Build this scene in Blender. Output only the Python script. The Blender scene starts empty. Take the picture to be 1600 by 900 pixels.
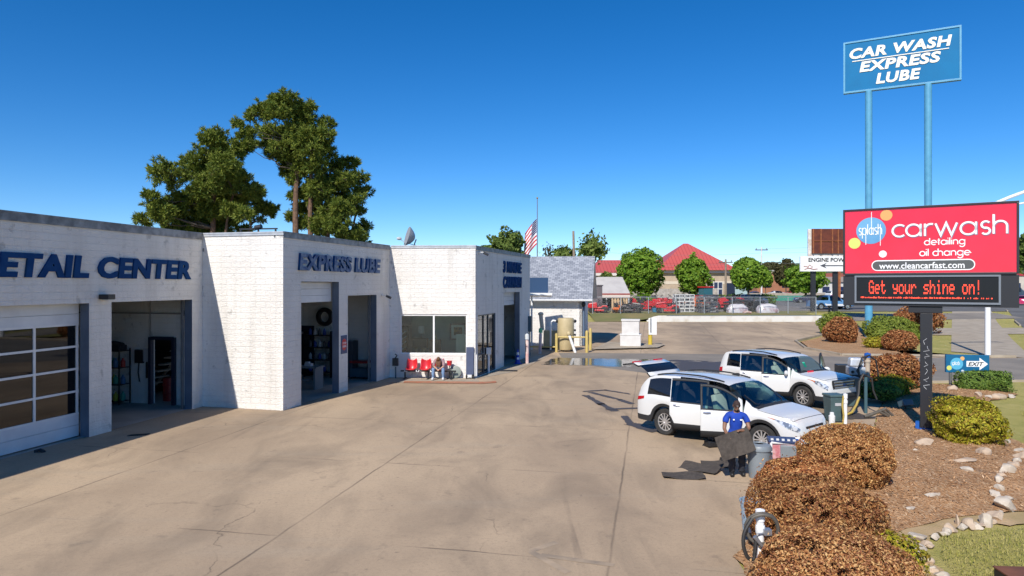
import bpy, bmesh, math, random
import numpy as np
from mathutils import Vector, Matrix
R = math.radians
sc = bpy.context.scene
col = sc.collection
random.seed(7)
RNG = np.random.default_rng(11)

# ------------------------------------------------------------------ camera, sky, sun, exposure
CAM_Z, FPX, CX, HY = 4.4, 1067.0, 800.0, 445.0
cd = bpy.data.cameras.new('camera'); cam = bpy.data.objects.new('camera', cd); col.objects.link(cam)
cam.location = (0, 0, CAM_Z); cam.rotation_euler = (R(90), 0, 0)
cd.sensor_width = 36; cd.lens = 24; cd.shift_y = -5/1600; cd.clip_start = .1; cd.clip_end = 6000
sc.camera = cam
SUN_AZ, SUN_EL = R(22.7), R(40)                       # light travels towards +Y, turned to +X
w = bpy.data.worlds.new('World'); sc.world = w; w.use_nodes = True
nt = w.node_tree; nt.nodes.clear()
sky = nt.nodes.new('ShaderNodeTexSky'); sky.sky_type = 'NISHITA'; sky.sun_disc = False
sky.sun_elevation = SUN_EL; sky.sun_rotation = math.pi + SUN_AZ
sky.altitude = 0; sky.air_density = .72; sky.dust_density = 0.; sky.ozone_density = 3.0
hs = nt.nodes.new('ShaderNodeHueSaturation'); hs.inputs['Saturation'].default_value = 1.36
hs.inputs['Hue'].default_value = .50
bg = nt.nodes.new('ShaderNodeBackground'); bg.inputs['Strength'].default_value = .114
wo = nt.nodes.new('ShaderNodeOutputWorld')
nt.links.new(sky.outputs[0], hs.inputs['Color']); tn = nt.nodes.new('ShaderNodeMix'); tn.data_type = 'RGBA'; tn.blend_type = 'MULTIPLY'; tn.inputs[0].default_value = 1; tn.inputs[7].default_value = (.88, .955, 1.05, 1)
nt.links.new(hs.outputs[0], tn.inputs[6]); nt.links.new(tn.outputs[2], bg.inputs[0]); nt.links.new(bg.outputs[0], wo.inputs[0])
sd = bpy.data.lights.new('sun', 'SUN'); sun = bpy.data.objects.new('sun', sd); col.objects.link(sun)
sd.energy = 4.4; sd.angle = R(.5); sd.color = (1, .945, .86)
sdir = Vector((math.sin(SUN_AZ)*math.cos(SUN_EL), math.cos(SUN_AZ)*math.cos(SUN_EL), -math.sin(SUN_EL)))
sun.rotation_euler = sdir.to_track_quat('-Z', 'Y').to_euler()
sc.view_settings.view_transform = 'Standard'; sc.view_settings.look = 'None'
sc.view_settings.exposure = .27; sc.view_settings.gamma = 1
try: sc.view_settings.use_curve_mapping = False
except Exception: pass
sc.render.engine = 'CYCLES'
sc.cycles.max_bounces = 8; sc.cycles.transparent_max_bounces = 16
sc.cycles.use_denoising = True

# ------------------------------------------------------------------ materials
def _n(t, k, **kw):
    n = t.nodes.new(k)
    for a, b in kw.items():
        if hasattr(n, a): setattr(n, a, b)
        else: n.inputs[a.replace('_', ' ')].default_value = b
    return n
MATS = {}
def M(name, c=(.5, .5, .5), c2=None, scale=4., rough=.6, metal=0., bump=0., bscale=None, detail=5, spec=.5, emit=None, coat=0.,
      lo=.35, hi=.65, dark_back=False, island=None, transl=0.):
    """procedural material: two-tone noise colour, noise bump; island = per-leaf colour spread"""
    if name in MATS: return MATS[name]
    m = bpy.data.materials.new(name); MATS[name] = m; m.use_nodes = True
    t = m.node_tree; b = t.nodes['Principled BSDF']; L = t.links.new
    b.inputs['Roughness'].default_value = rough; b.inputs['Metallic'].default_value = metal
    b.inputs['Specular IOR Level'].default_value = spec; b.inputs['Coat Weight'].default_value = coat
    b.inputs['Base Color'].default_value = (*c, 1)
    tc = _n(t, 'ShaderNodeTexCoord')
    out = None
    if island:
        g = _n(t, 'ShaderNodeNewGeometry'); cr = _n(t, 'ShaderNodeValToRGB')
        els = cr.color_ramp.elements
        for i, cc in enumerate(island):
            p = i/(len(island)-1)
            e = els[0] if i == 0 else (els[1] if i == len(island)-1 else els.new(p))
            if i == len(island)-1: e = els[len(els)-1]
            e.position = p; e.color = (*cc, 1)
        L(g.outputs['Random Per Island'], cr.inputs[0]); out = cr.outputs[0]
        L(out, b.inputs['Base Color'])
    elif c2:
        no = _n(t, 'ShaderNodeTexNoise'); no.inputs['Scale'].default_value = scale; no.inputs['Detail'].default_value = detail
        mr = _n(t, 'ShaderNodeMapRange'); mr.inputs[1].default_value = lo; mr.inputs[2].default_value = hi
        mx = _n(t, 'ShaderNodeMix', data_type='RGBA'); mx.inputs[6].default_value = (*c, 1); mx.inputs[7].default_value = (*c2, 1)
        L(tc.outputs['Object'], no.inputs['Vector']); L(no.outputs[0], mr.inputs[0]); L(mr.outputs[0], mx.inputs[0]); L(mx.outputs[2], b.inputs['Base Color'])
        out = mx.outputs[2]
    if bump:
        n2 = _n(t, 'ShaderNodeTexNoise'); n2.inputs['Scale'].default_value = bscale or scale*4; n2.inputs['Detail'].default_value = 6
        bp = _n(t, 'ShaderNodeBump'); bp.inputs['Strength'].default_value = bump; bp.inputs['Distance'].default_value = .05
        L(tc.outputs['Object'], n2.inputs['Vector']); L(n2.outputs[0], bp.inputs['Height']); L(bp.outputs[0], b.inputs['Normal'])
    if emit:
        b.inputs['Emission Color'].default_value = (*c, 1); b.inputs['Emission Strength'].default_value = emit
    if transl:
        tr = _n(t, 'ShaderNodeBsdfTranslucent'); ms = _n(t, 'ShaderNodeMixShader'); ms.inputs[0].default_value = transl
        if out: L(out, tr.inputs[0])
        else: tr.inputs[0].default_value = (*c, 1)
        L(b.outputs[0], ms.inputs[1]); L(tr.outputs[0], ms.inputs[2]); L(ms.outputs[0], t.nodes['Material Output'].inputs[0])
    if dark_back:                                             # inner faces of a car shell: dark trim
        g = _n(t, 'ShaderNodeNewGeometry'); d = _n(t, 'ShaderNodeBsdfDiffuse'); d.inputs[0].default_value = (.05, .05, .052, 1)
        ms = _n(t, 'ShaderNodeMixShader')
        L(g.outputs['Backfacing'], ms.inputs[0]); L(b.outputs[0], ms.inputs[1]); L(d.outputs[0], ms.inputs[2]); L(ms.outputs[0], t.nodes['Material Output'].inputs[0])
    return m
def glass(name, tint, mixd=0., rough=.02):
    if name in MATS: return MATS[name]
    m = bpy.data.materials.new(name); MATS[name] = m; m.use_nodes = True
    t = m.node_tree; L = t.links.new; t.nodes.remove(t.nodes['Principled BSDF'])
    tr = _n(t, 'ShaderNodeBsdfTransparent'); tr.inputs[0].default_value = (*tint, 1)
    gl = _n(t, 'ShaderNodeBsdfGlossy'); gl.inputs['Roughness'].default_value = rough; gl.inputs[0].default_value = (.95, .97, 1, 1)
    fr = _n(t, 'ShaderNodeFresnel'); fr.inputs[0].default_value = 1.5
    ma = _n(t, 'ShaderNodeMath', operation='MULTIPLY_ADD'); ma.inputs[1].default_value = .9; ma.inputs[2].default_value = mixd
    ms = _n(t, 'ShaderNodeMixShader')
    L(fr.outputs[0], ma.inputs[0]); L(ma.outputs[0], ms.inputs[0]); L(tr.outputs[0], ms.inputs[1]); L(gl.outputs[0], ms.inputs[2]); L(ms.outputs[0], t.nodes['Material Output'].inputs[0])
    return m

# ------------------------------------------------------------------ mesh building
def rot_m(rx=0, ry=0, rz=0): return Matrix.Rotation(rz, 4, 'Z') @ Matrix.Rotation(ry, 4, 'Y') @ Matrix.Rotation(rx, 4, 'X')
class MB:
    def __init__(s): s.v = []; s.f = []; s.mi = []; s.uv = {}; s.cur = 0; s.T = None
    def mat(s, i): s.cur = i; return s
    def add(s, vs, fs):
        o = len(s.v)
        if s.T is not None: vs = [s.T @ Vector(p) for p in vs]
        s.v += [tuple(p) for p in vs]
        for f in fs: s.f.append([o+i for i in f]); s.mi.append(s.cur)
        return s
    def box(s, c, d, rot=None, taper=1.):
        x, y, z = d[0]/2, d[1]/2, d[2]/2
        vs = [Vector((sx*x*(taper if sz > 0 else 1), sy*y*(taper if sz > 0 else 1), sz*z)) for sz in (-1, 1) for sy in (-1, 1) for sx in (-1, 1)]
        if rot is not None: vs = [rot @ p for p in vs]
        vs = [p + Vector(c) for p in vs]
        return s.add(vs, [(0, 2, 3, 1), (4, 5, 7, 6), (0, 1, 5, 4), (2, 6, 7, 3), (0, 4, 6, 2), (1, 3, 7, 5)])
    def prism(s, poly, z0, z1, axis=None):
        """poly in XY extruded z0..z1 (or via axis matrix)"""
        n = len(poly); A = axis or Matrix.Identity(4)
        vs = [A @ Vector((p[0], p[1], z0)) for p in poly] + [A @ Vector((p[0], p[1], z1)) for p in poly]
        return s.add(vs, [tuple(range(n-1, -1, -1)), tuple(range(n, 2*n))] + [(i, (i+1) % n, n+(i+1) % n, n+i) for i in range(n)])
    def tube(s, path, r, n=8, r1=None, cap=True, closed=False):
        P = [Vector(p) for p in path]; k = len(P); vs = []
        if not isinstance(r, (list, tuple)): r = [r + ((r1 if r1 is not None else r)-r)*i/max(1, k-1) for i in range(k)]
        up = None
        for i, p in enumerate(P):
            a = P[(i-1) % k] if (closed or i > 0) else p; b = P[(i+1) % k] if (closed or i < k-1) else p
            t = (b-a).normalized() if (b-a).length > 1e-9 else Vector((0, 0, 1))
            if up is None: up = t.orthogonal().normalized()
            else:
                up = up - t*up.dot(t); up = up.normalized() if up.length > 1e-6 else t.orthogonal().normalized()
            q = t.cross(up)
            for j in range(n):
                a_ = 2*math.pi*j/n; vs.append(p + (up*math.cos(a_) + q*math.sin(a_))*r[i])
        fs = []
        for i in range(k if closed else k-1):
            i2 = (i+1) % k
            for j in range(n): fs.append((i*n+j, i*n+(j+1) % n, i2*n+(j+1) % n, i2*n+j))
        if cap and not closed: fs += [tuple(range(n-1, -1, -1)), tuple((k-1)*n+j for j in range(n))]
        return s.add(vs, fs)
    def cyl(s, p0, p1, r, r1=None, n=16): return s.tube([p0, p1], r, n, r if r1 is None else r1)
    def lathe(s, prof, n=24, A=None, cap=True):
        A = A or Matrix.Identity(4); vs = []; k = len(prof)
        for (r, z) in prof:
            for j in range(n):
                a = 2*math.pi*j/n; vs.append(A @ Vector((r*math.cos(a), r*math.sin(a), z)))
        fs = [(i*n+j, i*n+(j+1) % n, (i+1)*n+(j+1) % n, (i+1)*n+j) for i in range(k-1) for j in range(n)]
        if cap and prof[0][0] > 1e-6: fs.append(tuple(range(n-1, -1, -1)))
        if cap and prof[-1][0] > 1e-6: fs.append(tuple((k-1)*n+j for j in range(n)))
        return s.add(vs, fs)
    def ball(s, c, d, n=12, m=8, rot=None):
        vs = []; fs = []
        for i in range(m+1):
            th = math.pi*i/m
            for j in range(n):
                a = 2*math.pi*j/n
                p = Vector((d[0]*math.sin(th)*math.cos(a), d[1]*math.sin(th)*math.sin(a), d[2]*math.cos(th)))
                if rot is not None: p = rot @ p
                vs.append(p + Vector(c))
        for i in range(m):
            for j in range(n): fs.append((i*n+j, (i+1)*n+j, (i+1)*n+(j+1) % n, i*n+(j+1) % n))
        return s.add(vs, fs)
    def mesh(s, name, mats=None, smooth=False, bevel=0., merge=False, ang=35):
        me = bpy.data.meshes.new(name); me.from_pydata(s.v, [], s.f)
        for m in (mats or []): me.materials.append(m)
        me.polygons.foreach_set('material_index', s.mi)
        bm = bmesh.new(); bm.from_mesh(me)
        if merge: bmesh.ops.remove_doubles(bm, verts=bm.verts, dist=1e-4)
        if bevel:
            es = [e for e in bm.edges if len(e.link_faces) == 2 and e.calc_face_angle(0) > R(30)]
            bmesh.ops.bevel(bm, geom=es, offset=bevel, segments=2, affect='EDGES', profile=.6, clamp_overlap=True)
        bmesh.ops.recalc_face_normals(bm, faces=bm.faces)
        if smooth:
            for f in bm.faces: f.smooth = True
            for e in bm.edges: e.smooth = not (len(e.link_faces) == 2 and e.calc_face_angle(0) > R(ang))
        bm.to_mesh(me); bm.free(); return me
    def build(s, name, mats, parent=None, loc=(0, 0, 0), rot=(0, 0, 0), **kw):
        if not isinstance(mats, (list, tuple)): mats = [mats]
        return link(name, s.mesh(name, mats, **kw), parent, loc, rot)
def link(name, me, parent=None, loc=(0, 0, 0), rot=(0, 0, 0)):
    o = bpy.data.objects.new(name, me); col.objects.link(o); o.location = loc; o.rotation_euler = rot
    if parent: o.parent = parent
    return o
def tag(o, label=None, cat=None, group=None, kind=None):
    for k, v in (('label', label), ('category', cat), ('group', group), ('kind', kind)):
        if v: o[k] = v
    return o
def thing(name, label, cat, loc=(0, 0, 0), rz=0., group=None):
    o = bpy.data.objects.new(name, None); col.objects.link(o); o.location = loc; o.rotation_euler = (0, 0, rz); o.empty_display_size = .2
    return tag(o, label, cat, group)
KIDS = {}
def copy_tree(o, loc=None, rz=None, label=None, scale=None, parent=None):
    c = o.copy(); col.objects.link(c)
    if parent: c.parent = parent
    if loc is not None: c.location = loc
    if rz is not None: c.rotation_euler = (c.rotation_euler[0], c.rotation_euler[1], rz)
    if scale is not None: c.scale = (scale,)*3 if not isinstance(scale, (tuple, list)) else scale
    if label: c['label'] = label
    for ch in list(o.children): copy_tree(ch, parent=c)
    return c
def np_mesh(name, V, F, mats, smooth=False):
    """V (n,3), F (m,k) arrays"""
    me = bpy.data.meshes.new(name); k = F.shape[1]
    me.vertices.add(len(V)); me.vertices.foreach_set('co', np.ascontiguousarray(V, dtype=np.float32).ravel())
    me.loops.add(F.size); me.loops.foreach_set('vertex_index', np.ascontiguousarray(F, dtype=np.int32).ravel())
    me.polygons.add(len(F)); me.polygons.foreach_set('loop_start', np.arange(0, F.size, k, dtype=np.int32))
    for m in mats: me.materials.append(m)
    me.update(calc_edges=True); me.validate()
    if smooth: me.polygons.foreach_set('use_smooth', [True]*len(F))
    return me
def leaves_np(P, N, size, aspect=.5, jitter=.7, spread=.35, cup=0.):
    """diamond leaf quads at points P with rough normals N"""
    n = len(P); N = N + RNG.normal(0, jitter, (n, 3)); N /= np.linalg.norm(N, axis=1)[:, None] + 1e-9
    U = np.cross(N, RNG.normal(0, 1, (n, 3))); U /= np.linalg.norm(U, axis=1)[:, None] + 1e-9
    W = np.cross(N, U); s = size*(1 + RNG.uniform(-spread, spread, (n, 1)))
    V = np.stack([P - U*s, P + W*s*aspect + N*s*cup, P + U*s, P - W*s*aspect + N*s*cup], 1).reshape(-1, 3)
    F = np.arange(4*n).reshape(-1, 4)
    return V, F
def smooth(P, n=5):
    P = [Vector(p) for p in P]; out = []
    for i in range(len(P)-1):
        a, b, c, d = P[max(0, i-1)], P[i], P[i+1], P[min(len(P)-1, i+2)]
        for k in range(n):
            t = k/n; out.append(.5*((2*b)+(c-a)*t+(2*a-5*b+4*c-d)*t*t+(3*b-a-3*c+d)*t**3))
    return out+[P[-1]]
def G(px, py, z=0.):
    """ground point seen at pixel (px, py) of the 1600 x 900 photograph"""
    y = (CAM_Z - z)*FPX/(py-HY); return Vector(((px-CX)/FPX*y, y, z))
def on_line(P, Q, px):
    k = (px-CX)/FPX; d = Q-P; return (k*P.y-P.x)/(d.x-k*d.y)
def curve_mesh(body, font_off=0., extrude=.02, shear=0., space=1.):
    cu = bpy.data.curves.new('txt', 'FONT'); cu.body = body; cu.size = 1; cu.extrude = extrude; cu.offset = font_off; cu.shear = shear
    cu.space_character = space; cu.resolution_u = 3
    o = bpy.data.objects.new('txt', cu); col.objects.link(o)
    dg = bpy.context.evaluated_depsgraph_get(); me = bpy.data.meshes.new_from_object(o.evaluated_get(dg))
    bpy.data.objects.remove(o); bpy.data.curves.remove(cu)
    return me
def text_part(name, body, mats, parent, origin, right, up, width, height, depth=.03, bold=0., shear=0., base=(0, 0, 0), space=1., arch=None):
    """raised lettering: left-bottom corner at origin, fitted to width x height; face material 0, sides material 1"""
    me = curve_mesh(body, bold, .5, shear, space)
    co = np.empty(len(me.vertices)*3, np.float32); me.vertices.foreach_get('co', co); co = co.reshape(-1, 3)
    mn, mx = co.min(0), co.max(0)
    q = (co-mn)/(mx-mn+1e-9)
    rt, u = Vector(right).normalized(), Vector(up).normalized(); nn = rt.cross(u)
    o = Vector(origin) - Vector(base)
    out = np.array(o)[None] + q[:, :1]*width*np.array(rt)[None] + q[:, 1:2]*height*np.array(u)[None] + q[:, 2:3]*depth*np.array(nn)[None]
    me.vertices.foreach_set('co', out.astype(np.float32).ravel()); me.materials.clear()
    if not isinstance(mats, (list, tuple)): mats = [mats]
    for m in mats: me.materials.append(m)
    if len(mats) > 1:
        me.update()
        for p in me.polygons: p.material_index = 0 if abs(p.normal.dot(nn)) > .7 else 1
    else:
        for p in me.polygons: p.material_index = 0
    me.update()
    return link(name, me, parent)

# stroke lettering (round geometric letters) -------------------------------------------------
def _arc(cx, cy, r, a0, a1, n=18, ry=None):
    return [(cx + r*math.cos(R(a0+(a1-a0)*i/n)), cy + (ry or r)*math.sin(R(a0+(a1-a0)*i/n))) for i in range(n+1)]
STROKES = {
 'c': ([_arc(.5, .5, .5, 48, 312)], .98), 'a': ([_arc(.5, .5, .5, 0, 360, 28), [(1, 1.02), (1, -.02)]], 1.3),
 'r': ([[(0, 1.02), (0, -.02)], _arc(.42, .56, .42, 180, 72)], .72), 'w': ([[(0, 1), (.36, 0), (.72, 1), (1.08, 0), (1.44, 1)]], 1.68),
 's': ([_arc(.32, .74, .27, 35, 270) + _arc(.32, .24, .26, 90, -145)], .82), 'h': ([[(0, 1.55), (0, -.02)], _arc(.42, .58, .42, 180, 0) + [(.84, -.02)]], 1.14),
 'p': ([[(0, 1.02), (0, -.55)], _arc(.5, .5, .5, 0, 360, 28)], 1.25), 'l': ([[(0, 1.55), (0, -.02)]], .32),
 'd': ([_arc(.5, .5, .5, 0, 360, 28), [(1, 1.55), (1, -.02)]], 1.32), 'e': ([[(.02, .5), (1, .5)] + _arc(.5, .5, .5, 0, 312, 24)], 1.24),
 't': ([[(.2, 1.4), (.2, -.02)], [(-.02, 1), (.46, 1)]], .66), 'i': ([[(0, 1.02), (0, -.02)], [(0, 1.34), (0, 1.5)]], .34),
 'n': ([[(0, 1.02), (0, -.02)], _arc(.42, .58, .42, 180, 0) + [(.84, -.02)]], 1.14), 'g': ([_arc(.5, .5, .5, 0, 360, 28), [(1, 1.02)] + _arc(.5, -.1, .5, 0, -150)], 1.3),
 'o': ([_arc(.5, .5, .5, 0, 360, 28)], 1.26), ' ': ([], .6)}
def stroke_text(mb, body, origin, right, up, xh, wd, depth=.012, xs=1., skew=0.):
    """ribbons of width wd following the strokes; returns the width"""
    rt, u = Vector(right), Vector(up); n = rt.cross(u); x = 0
    for ch in body:
        st, adv = STROKES[ch]
        for path in st:
            P = [Vector(((x+p[0])*xh*xs, p[1]*xh)) for p in path]; k = len(P); Lf = []; Rt = []
            closed = (P[0]-P[-1]).length < 1e-5
            for i in range(k):
                a = P[i-1] if i > 0 else (P[-2] if closed else None); b = P[i+1] if i < k-1 else (P[1] if closed else None)
                t1 = (P[i]-a).normalized() if a is not None else None; t2 = (b-P[i]).normalized() if b is not None else None
                t = ((t1 or t2) + (t2 or t1)).normalized(); ref = t1 or t2
                q = Vector((-t.y, t.x)); cs = max(.35, abs(q.dot(Vector((-ref.y, ref.x)))))
                Lf.append(P[i]+q*wd/2/cs); Rt.append(P[i]-q*wd/2/cs)
            vs = []
            for z in (0, depth):
                for p in Lf+Rt: vs.append(Vector(origin) + rt*p.x + u*p.y + n*z)
            m = 2*k; fs = []
            for i in range(k-1):
                fs.append((m+i, m+k+i, m+k+i+1, m+i+1)); fs.append((i, i+1, m+i+1, m+i)); fs.append((k+i, m+k+i, m+k+i+1, k+i+1))
            fs += [(0, m, m+k, k), (k-1, 2*k-1, m+2*k-1, m+k-1)]
            mb.add(vs, fs)
        x += adv
    return x*xh*xs
# ------------------------------------------------------------------ terrain
YB = [55, 74, 82, 90]
def zt(y):
    if y <= 55: return 0.
    if y <= 74: return .38*(y-55)/19
    if y <= 82: return .38+.62*(y-74)/8
    if y <= 90: return 1.0+.3*(y-82)/8
    return 1.3
def sheet(name, poly, off, mat, kind='structure', cuts=(), zf=None):
    bm = bmesh.new(); f = bm.faces.new([bm.verts.new((p[0], p[1], 0)) for p in poly])
    bmesh.ops.triangulate(bm, faces=[f])
    for y in list(YB)+list(cuts):
        bmesh.ops.bisect_plane(bm, geom=bm.verts[:]+bm.edges[:]+bm.faces[:], plane_co=(0, y, 0), plane_no=(0, 1, 0))
    for v in bm.verts: v.co.z = (zf(v.co.x, v.co.y) if zf else zt(v.co.y)) + off
    bmesh.ops.recalc_face_normals(bm, faces=bm.faces)
    for fc in bm.faces:
        if fc.normal.z < 0: fc.normal_flip()
    me = bpy.data.meshes.new(name); bm.to_mesh(me); bm.free(); me.materials.append(mat)
    return tag(link(name, me), kind=kind)

def ground_mat(name, build):
    m = bpy.data.materials.new(name); MATS[name] = m; m.use_nodes = True
    build(m.node_tree, m.node_tree.nodes['Principled BSDF']); return m
def mk_mix(t, fac, a, b, mode='MIX'):
    mx = _n(t, 'ShaderNodeMix', data_type='RGBA'); mx.blend_type = mode
    for i, q in ((0, fac), (6, a), (7, b)):
        if isinstance(q, (int, float)): mx.inputs[i].default_value = q
        elif isinstance(q, tuple): mx.inputs[i].default_value = (*q, 1)
        else: t.links.new(q, mx.inputs[i])
    return mx.outputs[2]
def mk_noise(t, vec, scale, lo, hi, detail=6, rough=.55, dist=0.):
    n = _n(t, 'ShaderNodeTexNoise'); n.inputs['Scale'].default_value = scale; n.inputs['Detail'].default_value = detail
    n.inputs['Roughness'].default_value = rough; n.inputs['Distortion'].default_value = dist
    mr = _n(t, 'ShaderNodeMapRange'); mr.inputs[1].default_value = lo; mr.inputs[2].default_value = hi
    t.links.new(vec, n.inputs['Vector']); t.links.new(n.outputs[0], mr.inputs[0]); return mr.outputs[0]
def mk_math(t, op, a, b=None, c=None):
    n = _n(t, 'ShaderNodeMath', operation=op)
    for i, q in enumerate((a, b, c)):
        if q is None: continue
        if isinstance(q, (int, float)): n.inputs[i].default_value = q
        else: t.links.new(q, n.inputs[i])
    return n.outputs[0]
def mk_map(t, vec, rz=0., scale=(1, 1, 1), loc=(0, 0, 0)):
    n = _n(t, 'ShaderNodeMapping'); n.inputs['Rotation'].default_value = (0, 0, rz); n.inputs['Scale'].default_value = scale; n.inputs['Location'].default_value = loc
    t.links.new(vec, n.inputs[0]); return n.outputs[0]

def lot_build(t, b):
    L = t.links.new; tc = _n(t, 'ShaderNodeTexCoord').outputs['Object']
    rv = mk_map(t, tc, R(11.5))                                # slab grid follows the building
    wob = _n(t, 'ShaderNodeTexNoise'); wob.inputs['Scale'].default_value = .7; wob.inputs['Detail'].default_value = 8; L(tc, wob.inputs['Vector'])
    sx = _n(t, 'ShaderNodeSeparateXYZ'); L(rv, sx.inputs[0])
    def joint(co, sp, off, wd):
        d = mk_math(t, 'ADD', co, mk_math(t, 'MULTIPLY', mk_math(t, 'SUBTRACT', wob.outputs[0], .5), .10))
        f = mk_math(t, 'FRACT', mk_math(t, 'DIVIDE', mk_math(t, 'ADD', d, off), sp))
        a = mk_math(t, 'MULTIPLY', mk_math(t, 'ABSOLUTE', mk_math(t, 'SUBTRACT', f, .5)), sp)
        return mk_math(t, 'SUBTRACT', 1., mk_math(t, 'SMOOTH_MIN', mk_math(t, 'DIVIDE', a, wd), 1., .2))
    jx = joint(sx.outputs[0], 5.75, 2.87+.65, .035); jy = joint(sx.outputs[1], 5.0, 2.5-.9, .03)
    brk = mk_noise(t, tc, .35, .42, .58); brk2 = mk_noise(t, tc, .6, .45, .62)
    jj = mk_math(t, 'MAXIMUM', mk_math(t, 'MULTIPLY', jx, mk_math(t, 'MULTIPLY_ADD', brk, .45, .30)), mk_math(t, 'MULTIPLY', jy, mk_math(t, 'MULTIPLY', brk2, .8)))
    jj = mk_math(t, 'MAXIMUM', jj, 0.)
    c = mk_mix(t, mk_noise(t, mk_map(t, tc, R(10), (1, .45, 1)), .22, .38, .66, 5), (.56, .415, .272), (.375, .275, .184))
    c = mk_mix(t, mk_math(t, 'MULTIPLY', mk_noise(t, mk_map(t, tc, R(20), (1, .5, 1)), .55, .46, .70, 7, .6, .6), .62), c, (.22, .168, .118))
    c = mk_mix(t, mk_math(t, 'MULTIPLY', mk_noise(t, tc, 1.7, .60, .74, 8, .65), .55), c, (.15, .12, .092))   # small stains
    c = mk_mix(t, mk_math(t, 'MULTIPLY', mk_noise(t, mk_map(t, tc, R(-12), (.18, 1.6, 1)), .8, .55, .75, 6), .35), c, (.44, .365, .27))
    c = mk_mix(t, mk_math(t, 'MULTIPLY', mk_noise(t, tc, 6., .68, .74, 3), .45), c, (.11, .085, .065))       # gum spots
    c = mk_mix(t, mk_math(t, 'MULTIPLY', mk_noise(t, tc, 90., .35, .7, 3), .30), c, (.17, .135, .10))
    c = mk_mix(t, mk_math(t, 'MULTIPLY', mk_noise(t, tc, 14., .5, .75, 6, .7), .4), c, (.22, .165, .12))
    tr_ = mk_noise(t, mk_map(t, tc, R(-38), (2.6, .12, 1)), .9, .58, .72, 4, .6); c = mk_mix(t, mk_math(t, 'MULTIPLY', mk_math(t, 'MULTIPLY', tr_, mk_noise(t, tc, .12, .5, .62)), .5), c, (.10, .08, .065))
    vs_ = _n(t, 'ShaderNodeTexVoronoi'); vs_.inputs['Scale'].default_value = 1.6; L(tc, vs_.inputs['Vector'])
    drip = mk_math(t, 'MULTIPLY', mk_math(t, 'LESS_THAN', vs_.outputs[0], mk_math(t, 'MULTIPLY', mk_noise(t, tc, 3., .5, .9), .16)), mk_noise(t, tc, .35, .5, .62))
    c = mk_mix(t, mk_math(t, 'MULTIPLY', drip, .6), c, (.09, .07, .055))
    # traffic darkening strip along the wash bays
    bx = mk_math(t, 'ABSOLUTE', mk_math(t, 'SUBTRACT', sx.outputs[0], 4.6))
    lane = mk_math(t, 'MULTIPLY', mk_math(t, 'SUBTRACT', 1., mk_math(t, 'MINIMUM', mk_math(t, 'DIVIDE', bx, 2.6), 1.)), mk_noise(t, tc, .5, .3, .6))
    c = mk_mix(t, mk_math(t, 'MULTIPLY', lane, .5), c, (.19, .155, .12))
    # hairline cracks
    vo = _n(t, 'ShaderNodeTexVoronoi', feature='DISTANCE_TO_EDGE'); vo.inputs['Scale'].default_value = .17
    wv = _n(t, 'ShaderNodeVectorMath', operation='ADD'); L(tc, wv.inputs[0])
    ws = _n(t, 'ShaderNodeVectorMath', operation='SCALE'); ws.inputs['Scale'].default_value = 1.3; L(wob.outputs['Color'], ws.inputs[0]); L(ws.outputs[0], wv.inputs[1]); L(wv.outputs[0], vo.inputs['Vector'])
    ck = mk_math(t, 'SUBTRACT', 1., mk_math(t, 'MINIMUM', mk_math(t, 'DIVIDE', vo.outputs[0], .0035), 1.))
    ck = mk_math(t, 'MULTIPLY', ck, mk_math(t, 'MULTIPLY', mk_noise(t, tc, .3, .5, .6), .6))
    c = mk_mix(t, mk_math(t, 'MAXIMUM', jj, ck), c, (.075, .06, .046))
    L(c, b.inputs['Base Color'])
    b.inputs['Roughness'].default_value = .82; b.inputs['Specular IOR Level'].default_value = .3
    n = _n(t, 'ShaderNodeTexNoise'); n.inputs['Scale'].default_value = 45; n.inputs['Detail'].default_value = 5; L(tc, n.inputs['Vector'])
    h = mk_math(t, 'SUBTRACT', mk_math(t, 'MULTIPLY', n.outputs[0], .12), jj)
    bp = _n(t, 'ShaderNodeBump'); bp.inputs['Strength'].default_value = .35; bp.inputs['Distance'].default_value = .02; L(h, bp.inputs['Height']); L(bp.outputs[0], b.inputs['Normal'])
LOT = ground_mat('stained_concrete', lot_build)
def grass_build(t, b):
    L = t.links.new; tc = _n(t, 'ShaderNodeTexCoord').outputs['Object']
    c = mk_mix(t, mk_noise(t, tc, .5, .35, .65), (.43, .37, .125), (.31, .295, .075))
    c = mk_mix(t, mk_math(t, 'MULTIPLY', mk_noise(t, tc, 2.3, .5, .7), .7), c, (.21, .225, .05))
    c = mk_mix(t, mk_math(t, 'MULTIPLY', mk_noise(t, tc, 40, .4, .65), .5), c, (.44, .37, .17))
    L(c, b.inputs['Base Color']); b.inputs['Roughness'].default_value = .9; b.inputs['Specular IOR Level'].default_value = .1
    n = _n(t, 'ShaderNodeTexNoise'); n.inputs['Scale'].default_value = 30; n.inputs['Detail'].default_value = 8; L(tc, n.inputs['Vector'])
    bp = _n(t, 'ShaderNodeBump'); bp.inputs['Strength'].default_value = .8; bp.inputs['Distance'].default_value = .05; L(n.outputs[0], bp.inputs['Height']); L(bp.outputs[0], b.inputs['Normal'])
GRASS = ground_mat('dry_lawn', grass_build)
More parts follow.
